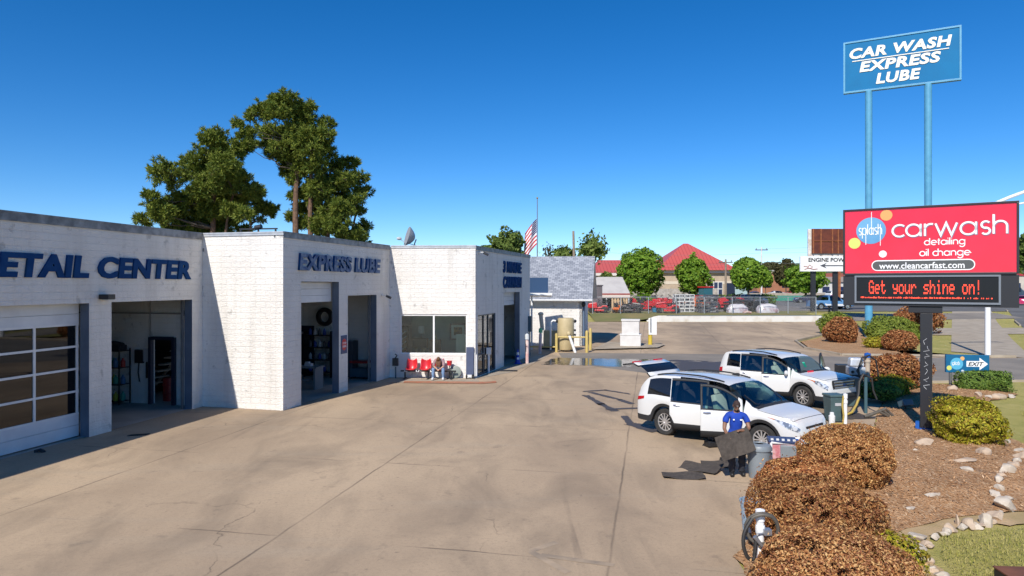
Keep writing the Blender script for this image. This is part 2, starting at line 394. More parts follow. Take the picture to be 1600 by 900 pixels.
def mulch_build(t, b):
    L = t.links.new; tc = _n(t, 'ShaderNodeTexCoord').outputs['Object']
    c = mk_mix(t, mk_noise(t, tc, 1.2, .35, .65), (.50, .285, .145), (.35, .19, .092))
    c = mk_mix(t, mk_noise(t, mk_map(t, tc, .4, (1, .35, 1)), 26, .5, .68, 4), c, (.60, .43, .27))
    c = mk_mix(t, mk_math(t, 'MULTIPLY', mk_noise(t, tc, 18, .55, .68), .8), c, (.15, .085, .045))
    L(c, b.inputs['Base Color']); b.inputs['Roughness'].default_value = .9; b.inputs['Specular IOR Level'].default_value = .1
    n = _n(t, 'ShaderNodeTexNoise'); n.inputs['Scale'].default_value = 22; n.inputs['Detail'].default_value = 8; L(tc, n.inputs['Vector'])
    bp = _n(t, 'ShaderNodeBump'); bp.inputs['Strength'].default_value = 1.; bp.inputs['Distance'].default_value = .06; L(n.outputs[0], bp.inputs['Height']); L(bp.outputs[0], b.inputs['Normal'])
MULCH = ground_mat('wood_mulch', mulch_build)
CONC = M('pale_concrete', (.43, .36, .27), (.33, .27, .20), 1.2, .85, bump=.2, bscale=40)
ASPH = M('worn_asphalt', (.26, .225, .185), (.205, .178, .148), .5, .9, bump=.3, bscale=60)
ROADM = M('road_asphalt', (.15, .145, .14), (.115, .11, .105), .4, .9, bump=.3, bscale=60)
SOIL = M('bare_soil', (.50, .35, .195), (.37, .27, .125), 1.5, .95, bump=.4, bscale=30)

gr = [(-900, -120), (900, -120), (900, 55), (-900, 55)]
def ground_sheet():
    ys = [-150, 55, 74, 82, 90, 300, 700, 2600]; mb = MB()
    for i, y in enumerate(ys):
        z = zt(y) - .03 if y < 300 else (1.27 if y < 700 else 1.27)
        mb.add([(-2500, y, z), (2500, y, z)], [])
    for i in range(len(ys)-1): mb.f.append([2*i, 2*i+1, 2*i+3, 2*i+2]); mb.mi.append(0)
    return tag(mb.build('ground', GRASS), kind='structure')
ground_sheet()
# street frame: the road runs away to the right, direction ROAD
RD = Vector((.543, .84, 0)); RN = Vector((.84, -.543, 0))
def on_street(p, d, s):                                        # p ground point, d metres across (right +), s metres along
    q = p + RN*d + RD*s; return (q.x, q.y)
KERB = Vector((49.5, 66, 0))                                   # near kerb of the street
sheet('street', [(26, -60), (26, 22), (27.5, 29), on_street(KERB, 0, -30), on_street(KERB, 0, 400), on_street(KERB, 13, 400), on_street(KERB, 13, -34), (39, 22), (39, -60)], .006, ROADM)
def kerb_line(name, pts, h=.13, wd=.16, mat=None):
    mb = MB(); P = [Vector((p[0], p[1], 0)) for p in pts]
    for a, b in zip(P[:-1], P[1:]):
        d = (b-a).normalized(); n = Vector((-d.y, d.x, 0))*wd/2
        mb.add([a-n+Vector((0, 0, zt(a.y)-.05)), b-n+Vector((0, 0, zt(b.y)-.05)), b+n+Vector((0, 0, zt(b.y)-.05)), a+n+Vector((0, 0, zt(a.y)-.05)),
                a-n*.9+Vector((0, 0, zt(a.y)+h)), b-n*.9+Vector((0, 0, zt(b.y)+h)), b+n*.9+Vector((0, 0, zt(b.y)+h)), a+n*.9+Vector((0, 0, zt(a.y)+h))],
               [(0, 3, 2, 1), (4, 5, 6, 7), (0, 1, 5, 4), (1, 2, 6, 5), (2, 3, 7, 6), (3, 0, 4, 7)])
    return tag(mb.build(name, mat or CONC), kind='structure')
SW = Vector((35.7, 47.9, 0))                                   # right edge of the footpath
fpw = [on_street(SW, -4.1, -6.2), on_street(SW, 0, -8.5), on_street(SW, 0, 120), on_street(SW, -4.1, 120)]
sheet('footpath', fpw, .012, CONC)
# the concrete lot, its back apron and the exit drive
lot = [(-60, -40), (3.4, -40), (3.4, 8), (3.6, 11), (5.2, 13.6), (7.5, 17.4), (10.9, 20.6), (12.8, 23.9), (15.6, 28.2), (18, 30.8), (45, 33.5), (70, 36), (70, 42.5), (42, 41.6), (29, 41.2), (20.6, 42.2),
       (20.2, 47), (22, 53), (27, 59), (32.5, 62.5), (34, 66), (34.3, 74), (8, 74), (2, 78), (-60, 78)]
sheet('parking_lot', lot, .004, LOT)
# exit lane of older asphalt and the concrete drive beyond the lawn
lane = [(9.5, 30.5), (17, 30.9), (45, 33.6), (70, 36.1), (70, 41.8), (42, 41.2), (29, 40.8), (20.4, 41.6), (14, 43.2), (9, 43.6), (3, 44.2), (3, 38.5)]
sheet('exit_lane', lane, .008, ASPH)
drive = [(36.5, 58.5), (49.5, 60.5), (49.8, 66.3), (37.5, 65.5), (33.5, 66.5), (34.3, 73.9), (33.2, 73.9), (32.2, 63)]
sheet('concrete_drive', drive, .014, CONC)
sheet('far_drive', [(35, 74.5), (58, 77), (58, 82), (37, 81)], .014, ASPH)
sheet('far_parking_lot', [(38, 84.5), (75, 84.5), (110, 100), (120, 150), (40, 150), (36, 92)], .014, ROADM)
kerb_line('lawn_kerb', [(20.5, 42.5), (29, 41.5), (30.6, 41.5)])
kerb_line('island_kerb', [(20.5, 42.5), (20.2, 47), (22, 53), (27, 59), (32.5, 62.6), (36, 59)])
kerb_line('bed_kerb', [(18, 30.7), (24, 31.2), (45, 33.4)], h=.08)
kerb_line('street_kerb', [on_street(KERB, -.1, -22), on_street(KERB, -.1, -6.5)])
kerb_line('street_kerb', [on_street(KERB, -.1, 3), on_street(KERB, -.1, 10)])
kerb_line('street_kerb', [on_street(KERB, -.1, 22), on_street(KERB, -.1, 300)])
island = [(20.7, 42.8), (24.5, 42.1), (25.5, 45.5), (26.5, 50.5), (30, 54.5), (33, 59.5), (32.4, 62.2), (27.2, 58.6), (22.3, 52.7), (20.5, 47)]
sheet('island_mulch', island, .022, MULCH)
# planting bed: gently mounded mulch sheet (grid, clipped to an outline)
bed = [(3.4, 2), (3.6, 11), (5.2, 13.5), (7.5, 17.3), (10.9, 20.5), (12.8, 23.8), (15.5, 28), (18, 30.4), (20.4, 29.6), (20.3, 27.4), (16.4, 24.6), (14.4, 20.2), (13.9, 17.9), (13.6, 15.6), (11.5, 14.0), (9.95, 13.25), (8.3, 12.9),
       (6.9, 12.2), (6.35, 11.4), (6.1, 10.4), (6.0, 9), (6, 2)]
def inside(p, poly):
    c = False; j = len(poly)-1
    for i in range(len(poly)):
        a, b = poly[i], poly[j]
        if (a[1] > p[1]) != (b[1] > p[1]) and p[0] < (b[0]-a[0])*(p[1]-a[1])/(b[1]-a[1]) + a[0]: c = not c
        j = i
    return c
def edge_dist(p, poly):
    d = 1e9
    for a, b in zip(poly, poly[1:]+poly[:1]):
        ax, ay = a; bx, by = b; l2 = (bx-ax)**2+(by-ay)**2
        t = max(0, min(1, ((p[0]-ax)*(bx-ax)+(p[1]-ay)*(by-ay))/l2)); d = min(d, math.hypot(p[0]-ax-t*(bx-ax), p[1]-ay-t*(by-ay)))
    return d
def bed_z(x, y):
    if not inside((x, y), bed): return 0.
    return .01 + .16*min(1, edge_dist((x, y), bed)/1.2)**1.5
def rough(poly, step=.3, amp=.07, seed=1):
    rr = random.Random(seed); out = []
    for a, b in zip(poly, poly[1:]+poly[:1]):
        n = max(1, int(math.hypot(b[0]-a[0], b[1]-a[1])/step))
        for k in range(n): t = k/n; out.append((a[0]+(b[0]-a[0])*t+rr.uniform(-amp, amp), a[1]+(b[1]-a[1])*t+rr.uniform(-amp, amp)))
    return out
def bed_sheet():
    bm = bmesh.new(); f = bm.faces.new([bm.verts.new((p[0], p[1], 0)) for p in rough(bed)]); bmesh.ops.triangulate(bm, faces=[f])
    for i in range(60):
        bmesh.ops.bisect_plane(bm, geom=bm.verts[:]+bm.edges[:]+bm.faces[:], plane_co=(3+i*.35, 0, 0), plane_no=(1, 0, 0))
    for i in range(85):
        bmesh.ops.bisect_plane(bm, geom=bm.verts[:]+bm.edges[:]+bm.faces[:], plane_co=(0, 2+i*.35, 0), plane_no=(0, 1, 0))
    for v in bm.verts: v.co.z = .012 + .16*min(1, edge_dist((v.co.x, v.co.y), bed)/1.2)**1.5 + random.uniform(0, .02)
    bmesh.ops.recalc_face_normals(bm, faces=bm.faces)
    for fc in bm.faces:
        fc.smooth = True
        if fc.normal.z < 0: fc.normal_flip()
    me = bpy.data.meshes.new('mulch_bed'); bm.to_mesh(me); bm.free(); me.materials.append(MULCH)
    tag(link('mulch_bed', me), kind='structure')
bed_sheet()
soil_edge = [(6.2, 2), (6.3, 9), (6.6, 10.5), (6.9, 11.4), (7.4, 12.0), (8.6, 12.5), (10.2, 12.75), (11.9, 13.5), (14.2, 15.2), (14.3, 17.5), (14.9, 20)]
sheet('bare_soil_edge', [(6.0, 2), (6.0, 9), (6.1, 10.4), (6.35, 11.4), (6.9, 12.2), (8.3, 12.9), (9.95, 13.25), (11.5, 14.0), (13.6, 15.6), (13.9, 17.9), (14.4, 20.2)] + rough(soil_edge, .25, .13, 4)[-1-12::-1], .006, SOIL)
# mulch chips and lawn blades near the camera
def scatter(poly, n):
    xs = [p[0] for p in poly]; ys = [p[1] for p in poly]; out = []
    while len(out) < n:
        p = (random.uniform(min(xs), max(xs)), random.uniform(min(ys), max(ys)))
        if inside(p, poly): out.append(p)
    return out
near_bed = [p for p in bed]
pts = [p for p in scatter(near_bed, 26000) if p[1] < 30]
P = np.array([(x, y, bed_z(x, y)+random.uniform(.012, .04)) for x, y in pts]); V, F = leaves_np(P, np.tile((0, 0, 1.), (len(P), 1)), .036, .22, .35, .6)
CHIP = M('mulch_chips', island=[(.20, .10, .045), (.44, .245, .12), (.58, .36, .20), (.34, .18, .085), (.70, .50, .32)], rough=.9, spec=.1)
tag(link('mulch_chips', np_mesh('mulch_chips', V, F, [CHIP])), kind='stuff')
lawn_poly = [(6.3, 6), (6.5, 9.6), (6.9, 11.0), (7.5, 11.9), (9, 12.3), (10.4, 12.4), (12.1, 13.1), (14.6, 15), (14.7, 17.4), (15.3, 19.6), (17.5, 23.5), (21.5, 27), (24, 27), (16, 12), (11, 7)]
pts = scatter(lawn_poly, 80000)
P = np.array([(x, y, random.uniform(.0, .025)) for x, y in pts]); N = RNG.normal(0, 1, P.shape); N[:, 2] *= .25; N /= np.linalg.norm(N, axis=1)[:, None]
U = np.cross(N, np.array([0, 0, 1.])); U /= np.linalg.norm(U, axis=1)[:, None]+1e-9
hgt = RNG.uniform(.025, .06, (len(P), 1)); up = np.array([0, 0, 1.]) + RNG.normal(0, .45, P.shape)
V = np.stack([P-U*.007, P+U*.007, P+up*hgt], 1).reshape(-1, 3); F = np.arange(len(V)).reshape(-1, 3)
BLADE = M('grass_blades', island=[(.22, .25, .045), (.42, .38, .11), (.58, .50, .20), (.30, .31, .065)], rough=.8, spec=.15, transl=.3)
tag(link('grass_blades', np_mesh('grass_blades', V, F, [BLADE])), kind='stuff')
# wet patches on the concrete: thin water films
def water_build(t, b):
    L = t.links.new; tc = _n(t, 'ShaderNodeTexCoord').outputs['Object']
    b.inputs['Base Color'].default_value = (.07, .058, .045, 1); b.inputs['Roughness'].default_value = .10; b.inputs['Specular IOR Level'].default_value = .6
    tr = _n(t, 'ShaderNodeBsdfTransparent'); ms = _n(t, 'ShaderNodeMixShader')
    u = _n(t, 'ShaderNodeUVMap').outputs[0]; su = _n(t, 'ShaderNodeSeparateXYZ'); L(u, su.inputs[0])
    a = mk_math(t, 'ABSOLUTE', mk_math(t, 'SUBTRACT', su.outputs[0], .5)); e = mk_math(t, 'ABSOLUTE', mk_math(t, 'SUBTRACT', su.outputs[1], .5))
    d = mk_math(t, 'MAXIMUM', a, e)
    n = mk_noise(t, tc, 1.1, .3, .7, 6, .6)
    f = mk_math(t, 'GREATER_THAN', mk_math(t, 'SUBTRACT', mk_math(t, 'MULTIPLY_ADD', n, .62, .30), mk_math(t, 'MULTIPLY', d, 1.35)), 0.)
    L(mk_math(t, 'MULTIPLY', f, .93), ms.inputs[0]); L(tr.outputs[0], ms.inputs[1]); L(b.outputs[0], ms.inputs[2]); L(ms.outputs[0], t.nodes['Material Output'].inputs[0])
WATER = ground_mat('shallow_water', water_build)
DAMP = WATER.copy(); DAMP.name = 'damp_concrete'; MATS['damp_concrete'] = DAMP
DAMP.node_tree.nodes['Principled BSDF'].inputs['Roughness'].default_value = .5; DAMP.node_tree.nodes['Principled BSDF'].inputs['Specular IOR Level'].default_value = .35; DAMP.node_tree.nodes['Principled BSDF'].inputs['Base Color'].default_value = (.085, .068, .055, 1)
def puddle(poly4, off=.012, mat=None):
    me = bpy.data.meshes.new('puddle'); me.from_pydata([(p[0], p[1], zt(p[1])+off) for p in poly4], [], [(0, 1, 2, 3)]); me.materials.append(mat or WATER)
    uv = me.uv_layers.new(name='UVMap')
    for i, c in enumerate([(0, 0), (1, 0), (1, 1), (0, 1)]): uv.data[i].uv = c
    o = tag(link('puddle', me), kind='structure'); return o
def g4(a, b, c, d): return [G(*q).xy[:] for q in (a, b, c, d)]
puddle(g4((845, 570), (985, 574), (1020, 562), (865, 559)))
puddle(g4((1050, 580), (1150, 584), (1160, 566), (1045, 562)), .013, DAMP)
def smear(pts, wd, off=.010):
    for a, b in zip(pts[:-1], pts[1:]):
        A, B = G(*a), G(*b); d = (B-A).normalized(); n = Vector((-d.y, d.x, 0))*wd
        puddle([(A-n-d*wd).xy[:], (A+n-d*wd).xy[:], (B+n+d*wd).xy[:], (B-n+d*wd).xy[:]], off, DAMP)
smear([(915, 618), (940, 632), (960, 642)], .16); smear([(925, 614), (965, 624), (990, 632)], .14, .011); smear([(912, 612), (945, 610), (985, 616)], .13, .014)
smear([(975, 650), (985, 662)], .14); smear([(995, 665), (1020, 672)], .3, .015); smear([(1205, 655), (1330, 650)], .6, .016)
smear([(952, 640), (1000, 638)], .12, .017)
# ------------------------------------------------------------------ car wash building
def block_build(c, c2):
    def f(t, b):
        L = t.links.new; uv = _n(t, 'ShaderNodeUVMap').outputs[0]; tc = _n(t, 'ShaderNodeTexCoord').outputs['Object']
        br = _n(t, 'ShaderNodeTexBrick'); br.inputs['Scale'].default_value = 1; br.inputs['Brick Width'].default_value = .4; br.inputs['Row Height'].default_value = .2
        br.inputs['Mortar Size'].default_value = .012; br.inputs['Mortar Smooth'].default_value = .6
        br.inputs['Color1'].default_value = (.992, .992, .992, 1); br.inputs['Color2'].default_value = (1, 1, 1, 1); br.inputs['Mortar'].default_value = (.965, .965, .965, 1)
        L(uv, br.inputs['Vector'])
        cc = mk_mix(t, mk_noise(t, tc, .8, .35, .65), c, c2)
        cc = mk_mix(t, mk_math(t, 'MULTIPLY', mk_noise(t, mk_map(t, tc, 0, (1.2, 1.2, .12)), 1.5, .52, .72, 7), .34), cc, tuple(q*w_ for q, w_ in zip(c2, (.60, .585, .55))))
        cc = mk_mix(t, mk_math(t, 'MULTIPLY', mk_noise(t, tc, 2.6, .63, .70, 4), .6), cc, tuple(q*.55 for q in c2))
        L(mk_mix(t, 1., cc, br.outputs[0], 'MULTIPLY'), b.inputs['Base Color'])
        b.inputs['Roughness'].default_value = .75; b.inputs['Specular IOR Level'].default_value = .25
        n = _n(t, 'ShaderNodeTexNoise'); n.inputs['Scale'].default_value = 9; n.inputs['Detail'].default_value = 9; n.inputs['Roughness'].default_value = .65; L(mk_map(t, tc, 0, (1, 1, 2.2)), n.inputs['Vector'])
        h = mk_math(t, 'MULTIPLY_ADD', n.outputs[0], 1.5, mk_math(t, 'MULTIPLY', br.outputs['Fac'], -.32))
        bp = _n(t, 'ShaderNodeBump'); bp.inputs['Strength'].default_value = .75; bp.inputs['Distance'].default_value = .035; L(h, bp.inputs['Height']); L(bp.outputs[0], b.inputs['Normal'])
    return f
BLOCK = ground_mat('painted_block', block_build((.80, .77, .725), (.735, .70, .655)))
BLOCK_IN = ground_mat('painted_block_inside', block_build((.84, .83, .80), (.76, .75, .72)))
JAMB = M('slate_blue_paint', (.10, .125, .17), (.13, .16, .21), 2, .5)
CAP = M('weathered_flashing', (.30, .30, .30), (.14, .14, .145), 3.5, .5, .3, bump=.1)
WHITEM = M('white_metal', (.74, .74, .73), (.66, .66, .65), 2, .4)
DARKG = glass('dark_glazing', (.10, .105, .10), .03)
CLEARG = glass('clear_glazing', (.80, .90, .87), .02)
BLUEL = M('blue_lettering', (.008, .045, .15), (.012, .06, .18), 3, .85, spec=.1)
FADEL = M('faded_blue_lettering', (.22, .28, .38), (.06, .11, .24), 5, .85, spec=.1)
BLACK = M('black_metal', (.018, .018, .02), rough=.45)
GREYM = M('grey_metal', (.30, .31, .32), (.24, .25, .26), 5, .45, .6)
A_ = Vector((-11.18, 24.67, 0)); B_ = Vector((-7.99, 23.83, 0)); C_ = Vector((-5.8, 32.4, 0)); D_ = Vector((-1.72, 32.16, 0)); E_ = Vector((1.11, 42.3, 0))
F0 = Vector((-12.75, 17.0, 0)); FD = (A_-F0).normalized(); F_ = F0 - FD*14
WH = 6.2; BASE = Vector((-9, 28, 0))
bld = thing('carwash_building', 'long white painted block car wash and oil change building with open service bays', 'building', BASE)
def wall_part(name, P, Q, h, th, ops=(), z0=0., mat=BLOCK, parent=bld, base=BASE, bk=None, jamb=None):
    """wall P->Q, outer face on the right hand of the direction, openings (s0, s1, z0, z1)"""
    d = (Q-P); ln = d.length; d.normalize(); n = Vector((d.y, -d.x, 0))
    S = sorted({0., ln, *[o[0] for o in ops], *[o[1] for o in ops]}); Z = sorted({z0, h, *[max(z0, o[2]) for o in ops], *[o[3] for o in ops]})
    S = [s for s in S if 0 <= s <= ln]
    solid = lambda s, z: 0 < s < ln and z0 < z < h and not any(o[0] < s < o[1] and o[2] < z < o[3] for o in ops)
    me = bpy.data.meshes.new(name); vs = []; fs = []; uvs = []; mi = []
    def quad(pts, uv, m=0):
        o = len(vs); vs.extend([(p - base)[:] for p in pts]); fs.append((o, o+1, o+2, o+3)); uvs.extend(uv); mi.append(m)
    pt = lambda s, z, o: P + d*s + n*o + Vector((0, 0, z))
    for i in range(len(S)-1):
        for j in range(len(Z)-1):
            s0, s1, a, b = S[i], S[i+1], Z[j], Z[j+1]; ms, mz = (s0+s1)/2, (a+b)/2
            if not solid(ms, mz): continue
            quad([pt(s0, a, 0), pt(s1, a, 0), pt(s1, b, 0), pt(s0, b, 0)], [(s0, a), (s1, a), (s1, b), (s0, b)])
            quad([pt(s1, a, -th), pt(s0, a, -th), pt(s0, b, -th), pt(s1, b, -th)], [(s1, a), (s0, a), (s0, b), (s1, b)], 1)
            if not solid(s0-1e-4-.001, mz): quad([pt(s0, a, -th), pt(s0, a, 0), pt(s0, b, 0), pt(s0, b, -th)], [(0, a), (th, a), (th, b), (0, b)], 2 if s0 > 0 else 0)
            if not solid(s1+.002, mz): quad([pt(s1, a, 0), pt(s1, a, -th), pt(s1, b, -th), pt(s1, b, 0)], [(0, a), (th, a), (th, b), (0, b)], 2 if s1 < ln else 0)
            if not solid(ms, a-.002): quad([pt(s0, a, -th), pt(s1, a, -th), pt(s1, a, 0), pt(s0, a, 0)], [(s0, 0), (s1, 0), (s1, th), (s0, th)], 2)
            if not solid(ms, b+.002): quad([pt(s0, b, 0), pt(s1, b, 0), pt(s1, b, -th), pt(s0, b, -th)], [(s0, 0), (s1, 0), (s1, th), (s0, th)], 2 if b < h else 0)
    me.from_pydata(vs, [], fs)
    for m in (mat, bk or BLOCK_IN, jamb or mat): me.materials.append(m)
    me.polygons.foreach_set('material_index', mi)
    uv = me.uv_layers.new(name='UVMap')
    for k, c in enumerate(uvs): uv.data[k].uv = c
    return link(name, me, parent)
TH = .30
def s_at(P, Q, px): return on_line(P, Q, px) * (Q-P).length
# facade 1 (detail centre)
sF = lambda px: s_at(F_, A_, px)
d1a, d1b, d2a, d2b = sF(139)-4.6, sF(139), sF(174), sF(300)
wall_part('facade_wall', F_, A_, WH, TH, [(d1a, d1b, -.1, 3.87), (d2a, d2b, -.1, 3.88)], jamb=JAMB)
# white wall A-B; starts inside the corner
wall_part('end_wall', A_ + (B_-A_).normalized()*.0, B_, WH, TH)
sB = lambda px: s_at(B_, C_, px)
wall_part('facade_wall', B_, C_, WH, TH, [(sB(470.5), sB(529.5), -.1, 4.52), (sB(543.3), sB(588.3), -.1, 3.95)], jamb=JAMB)
sC = lambda px: s_at(C_, D_, px)
win = (sC(625.5), sC(729.5), 1.12, 3.0)
wall_part('end_wall', C_, D_, WH, TH, [win])
sD = lambda px: s_at(D_, E_, px)
sto = (sD(746.5), sD(774), .04, 2.95); tun = (sD(787.3), sD(812), -.1, 3.98)
wall_part('facade_wall', D_, E_, WH-.02, TH, [sto, tun], jamb=JAMB)
def nrm(P, Q): d = (Q-P).normalized(); return Vector((d.y, -d.x, 0))
nF, nB, nD = nrm(F_, A_), nrm(B_, C_), nrm(D_, E_)
back = lambda p, n, k: p - n*k
# rear, partitions, roof, floors
wall_part('rear_wall', back(E_, nD, 14), back(F_, nF, 12), WH-.05, .25)
wall_part('end_wall', back(F_, nF, 12), F_ - nF*.302, WH-.05, .25)
wall_part('end_wall', E_ - nD*.302, back(E_, nD, 14), WH-.05, .25)
pA0 = A_ - (B_-A_).normalized()*.31; pdir = -(B_-A_).normalized()
sd0 = 2.05
wall_part('partition_wall', pA0 + pdir*11, pA0, 5.5, .15, [(11-sd0+.15, 11-1.0+.15, -.1, 2.45)], mat=BLOCK_IN)
wall_part('partition_wall', back(C_, nB, 12) , C_ - nB*.31, 5.5, .15, mat=BLOCK_IN)
# the office behind the big window: teal walls
TEAL = M('teal_plaster', (.30, .46, .43), (.26, .41, .39), 2, .7)
oA, oB = C_ - (D_-C_).normalized()*-.02 + Vector((.6, 2.9, 0)), D_ - nD*.31 + nD.cross(Vector((0, 0, 1)))*0 + (E_-D_).normalized()*2.6
wall_part('office_wall', oA, oB, 3.6, .1, mat=TEAL, bk=TEAL)
mb = MB(); top = 5.6
foot = [F_ - nF*.15, A_ - nF*.15, B_ + Vector((-.1, .15, 0)), C_ + Vector((-.15, .15, 0)), D_ + Vector((-.15, .15, 0)), E_ - nD*.15 - Vector((0, .15, 0)), back(E_, nD, 13.9), back(F_, nF, 11.9)]
mb.prism([(p - BASE).xy for p in foot], top, top+.12)
mb.build('roof', M('grey_roof_felt', (.22, .22, .22), (.17, .17, .17), 2, .9), bld)
FLOOR = M('workshop_floor', (.42, .39, .34), (.31, .285, .25), 1.1, .6, bump=.1)
mb = MB(); mb.add([(p - BASE)+Vector((0, 0, .009)) for p in foot], [tuple(range(len(foot)))]); mb.build('floor', FLOOR, bld)
# parapet flashing, one strip per wall
def flash(P, Q, n, z, h=.2, mat=CAP, e0=0., e1=0.):
    d = (Q-P).normalized(); a = P - d*e0 + n*.035; b = Q + d*e1 + n*.035; th = .4
    mb = MB(); q = [a, b, b - n*th, a - n*th]
    mb.prism([(p - BASE).xy for p in q], z-h*.5, z+.02)
    q = [a+n*.015, b+n*.015, b - n*(th+.02), a - n*(th+.02)]; mb.prism([(p - BASE).xy for p in q], z+.021, z+.07)
    mb.build('parapet_flashing', mat, bld)
nA_, nC_ = nrm(A_, B_), nrm(C_, D_)
flash(F_, A_, nF, WH, .36, e1=-.06); flash(B_, C_, nB, WH, .30, e1=-.06); flash(D_, E_, nD, WH-.02, .26)
THIN = M('pale_edge_flashing', (.55, .56, .57), (.42, .43, .45), 4, .45, .3)
flash(A_, B_, nA_, WH-.002, .12, THIN, e0=-.06, e1=.03); flash(C_, D_, nC_, WH-.002, .12, THIN, e0=-.06, e1=.03)
# light scraper line under the caps
# overhead doors -------------------------------------------------------------------------
def at(P, Q, s, z, off): d = (Q-P).normalized(); n = nrm(P, Q); return P + d*s + n*off + Vector((0, 0, z)) - BASE
def wbox(mb, P, Q, s0, s1, z0, z1, o0, o1):
    vs = [at(P, Q, s, z, o) for z in (z0, z1) for o in (o0, o1) for s in (s0, s1)]
    return mb.add(vs, [(0, 2, 3, 1), (4, 5, 7, 6), (0, 1, 5, 4), (2, 6, 7, 3), (0, 4, 6, 2), (1, 3, 7, 5)])
PANEL = M('white_door_panel', (.70, .71, .72), (.60, .61, .63), 1.5, .45)
dr = MB(); o0, o1 = -.40, -.345
zs = [(.04, .36), (.366, .68), (3.27, 3.56), (3.566, 3.86)]
for a, b in zs: wbox(dr, F_, A_, d1a, d1b, a, b, o0, o1)
wbox(dr, F_, A_, d1a, d1a+.07, .04, 3.86, -.45, -.401)
for a_, b_ in ((.30, .42), (3.50, 3.62)): wbox(dr, F_, A_, d1a+.08, d1b-.08, a_, b_, -.43, -.401)
door = dr.build('overhead_door', PANEL, bld, bevel=.008)
cols = [sF(127.5)+.12, sF(70.5), sF(5)]; pw = cols[1]-cols[2]; cols = [cols[0], cols[1], cols[2], cols[2]-pw]
rows = [.69, 1.335, 1.98, 2.625, 3.26]
fr = MB()
for z in rows: wbox(fr, F_, A_, d1a, d1b-.004, z-.03, z+.03, -.398, -.338)
for s in cols[1:] + [d1b-.06]:
    wbox(fr, F_, A_, s-.035, s+.035, rows[0]+.03, rows[-1]-.03, -.396, -.34)
fr.build('window_frame', WHITEM, door)
edges_s = [d1a] + sorted(cols[1:]) + [d1b-.06]
for i in range(len(edges_s)-1):
    for j in range(4):
        g = MB(); wbox(g, F_, A_, edges_s[i]+.03, edges_s[i+1]-.03, rows[j]+.02, rows[j+1]-.02, -.372, -.366); g.build('pane', DARKG, door)
# partly raised doors of the oil bay and of the wash tunnel
dr = MB()
for k in range(3): wbox(dr, B_, C_, sB(470.5)+.02, sB(529.5)-.02, 4.5-.26*(k+1)+.006, 4.5-.26*k, -.38, -.33)
dr.build('overhead_door', PANEL, bld, bevel=.008)
dr = MB()
for k in range(3): wbox(dr, D_, E_, tun[0]+.02, tun[1]-.02, 3.97-.24*(k+1)+.006, 3.97-.24*k, -.38, -.33)
dr.build('overhead_door', PANEL, bld, bevel=.008)
# jamb tracks
for P, Q, a, b, zt_ in ((F_, A_, d2a, d2b, 3.86), (B_, C_, sB(543.3), sB(588.3), 3.92)):
    for s in (a+.05, b-.05):
        m = MB(); wbox(m, P, Q, s-.03, s+.03, .02, zt_, -.40, -.32); m.build('door_track', GREYM, bld)
# shop window
SHOPF = M('white_aluminium', (.78, .78, .77), rough=.35)
fr = MB(); a, b, z0, z1 = win; sm = sC(677.5)
for s0, s1, q0, q1 in ((a, b, z1-.07, z1), (a, b, z0, z0+.06), (a, a+.05, z0+.06, z1-.07), (b-.05, b, z0+.06, z1-.07), (sm-.04, sm+.04, z0+.06, z1-.07)): wbox(fr, C_, D_, s0, s1, q0, q1, -.12, -.04)
wf = fr.build('shop_window', SHOPF, bld)
for s0, s1 in ((a+.05, sm-.04), (sm+.04, b-.05)):
    g = MB(); wbox(g, C_, D_, s0, s1, z0+.06, z1-.07, -.085, -.079); g.build('pane', CLEARG, wf)
# storefront glazing and glass door
fr = MB(); a, b, z0, z1 = sto; w_ = (b-a); ms = [a+.04, a+w_*.38, a+w_*.64, b-.04]
DKF = M('bronze_frame', (.05, .06, .07), rough=.4)
for s in ms: wbox(fr, D_, E_, s-.035, s+.035, z0, z1, -.14, -.05)
for z in (z0+.04, z1-.035): wbox(fr, D_, E_, a+.076, ms[1]-.036, z-.034, z+.034, -.138, -.052); wbox(fr, D_, E_, ms[1]+.036, ms[2]-.036, z-.034, z+.034, -.138, -.052); wbox(fr, D_, E_, ms[2]+.036, b-.076, z-.034, z+.034, -.138, -.052)
wbox(fr, D_, E_, a+.076, ms[1]-.036, 1.0, 1.06, -.136, -.054)
sf = fr.build('glass_door', DKF, bld)
STG = glass('storefront_glazing', (.70, .72, .64), .10)
for i in range(3):
    g = MB(); wbox(g, D_, E_, ms[i]+.03, ms[i+1]-.03, z0, z1, -.10, -.094); g.build('pane', STG, sf)
h = MB(); h.tube([at(D_, E_, ms[1]-.12, .95, .0), at(D_, E_, ms[1]-.12, 1.25, .0)], .015); h.build('handle', GREYM, sf)
# lettering on the facades
Z = Vector((0, 0, 1))
o = F_ + FD*(sF(2)-.95*1.0) + nF*.0 + Z*4.585
wid = (sF(296.5)-sF(2))+.95
text_part('lettering', 'DETAIL CENTER', BLUEL, bld, o, FD, Z, wid,   .65, .06, .042, .11, BASE, 1.05)
dB = (C_-B_).normalized(); dD = (E_-D_).normalized()
o = B_ + dB*sB(465) + Z*4.92
text_part('lettering', 'EXPRESS LUBE', [FADEL, BLUEL], bld, o, dB, Z, sB(592)-sB(465), .64, .09, .042, .1, BASE, 1.06)
o = D_ + dD*sD(785.5); w3 = sD(813.8)-sD(785.5)
text_part('lettering', '3 MINUTE', [BLUEL, BLUEL], bld, o+Z*5.05, dD, Z, w3, .64, .07, .036, .12, BASE, 1.05)
text_part('lettering', 'CARWASH', [BLUEL, BLUEL], bld, o+Z*4.22, dD, Z, w3, .64, .07, .036, .12, BASE, 1.05)
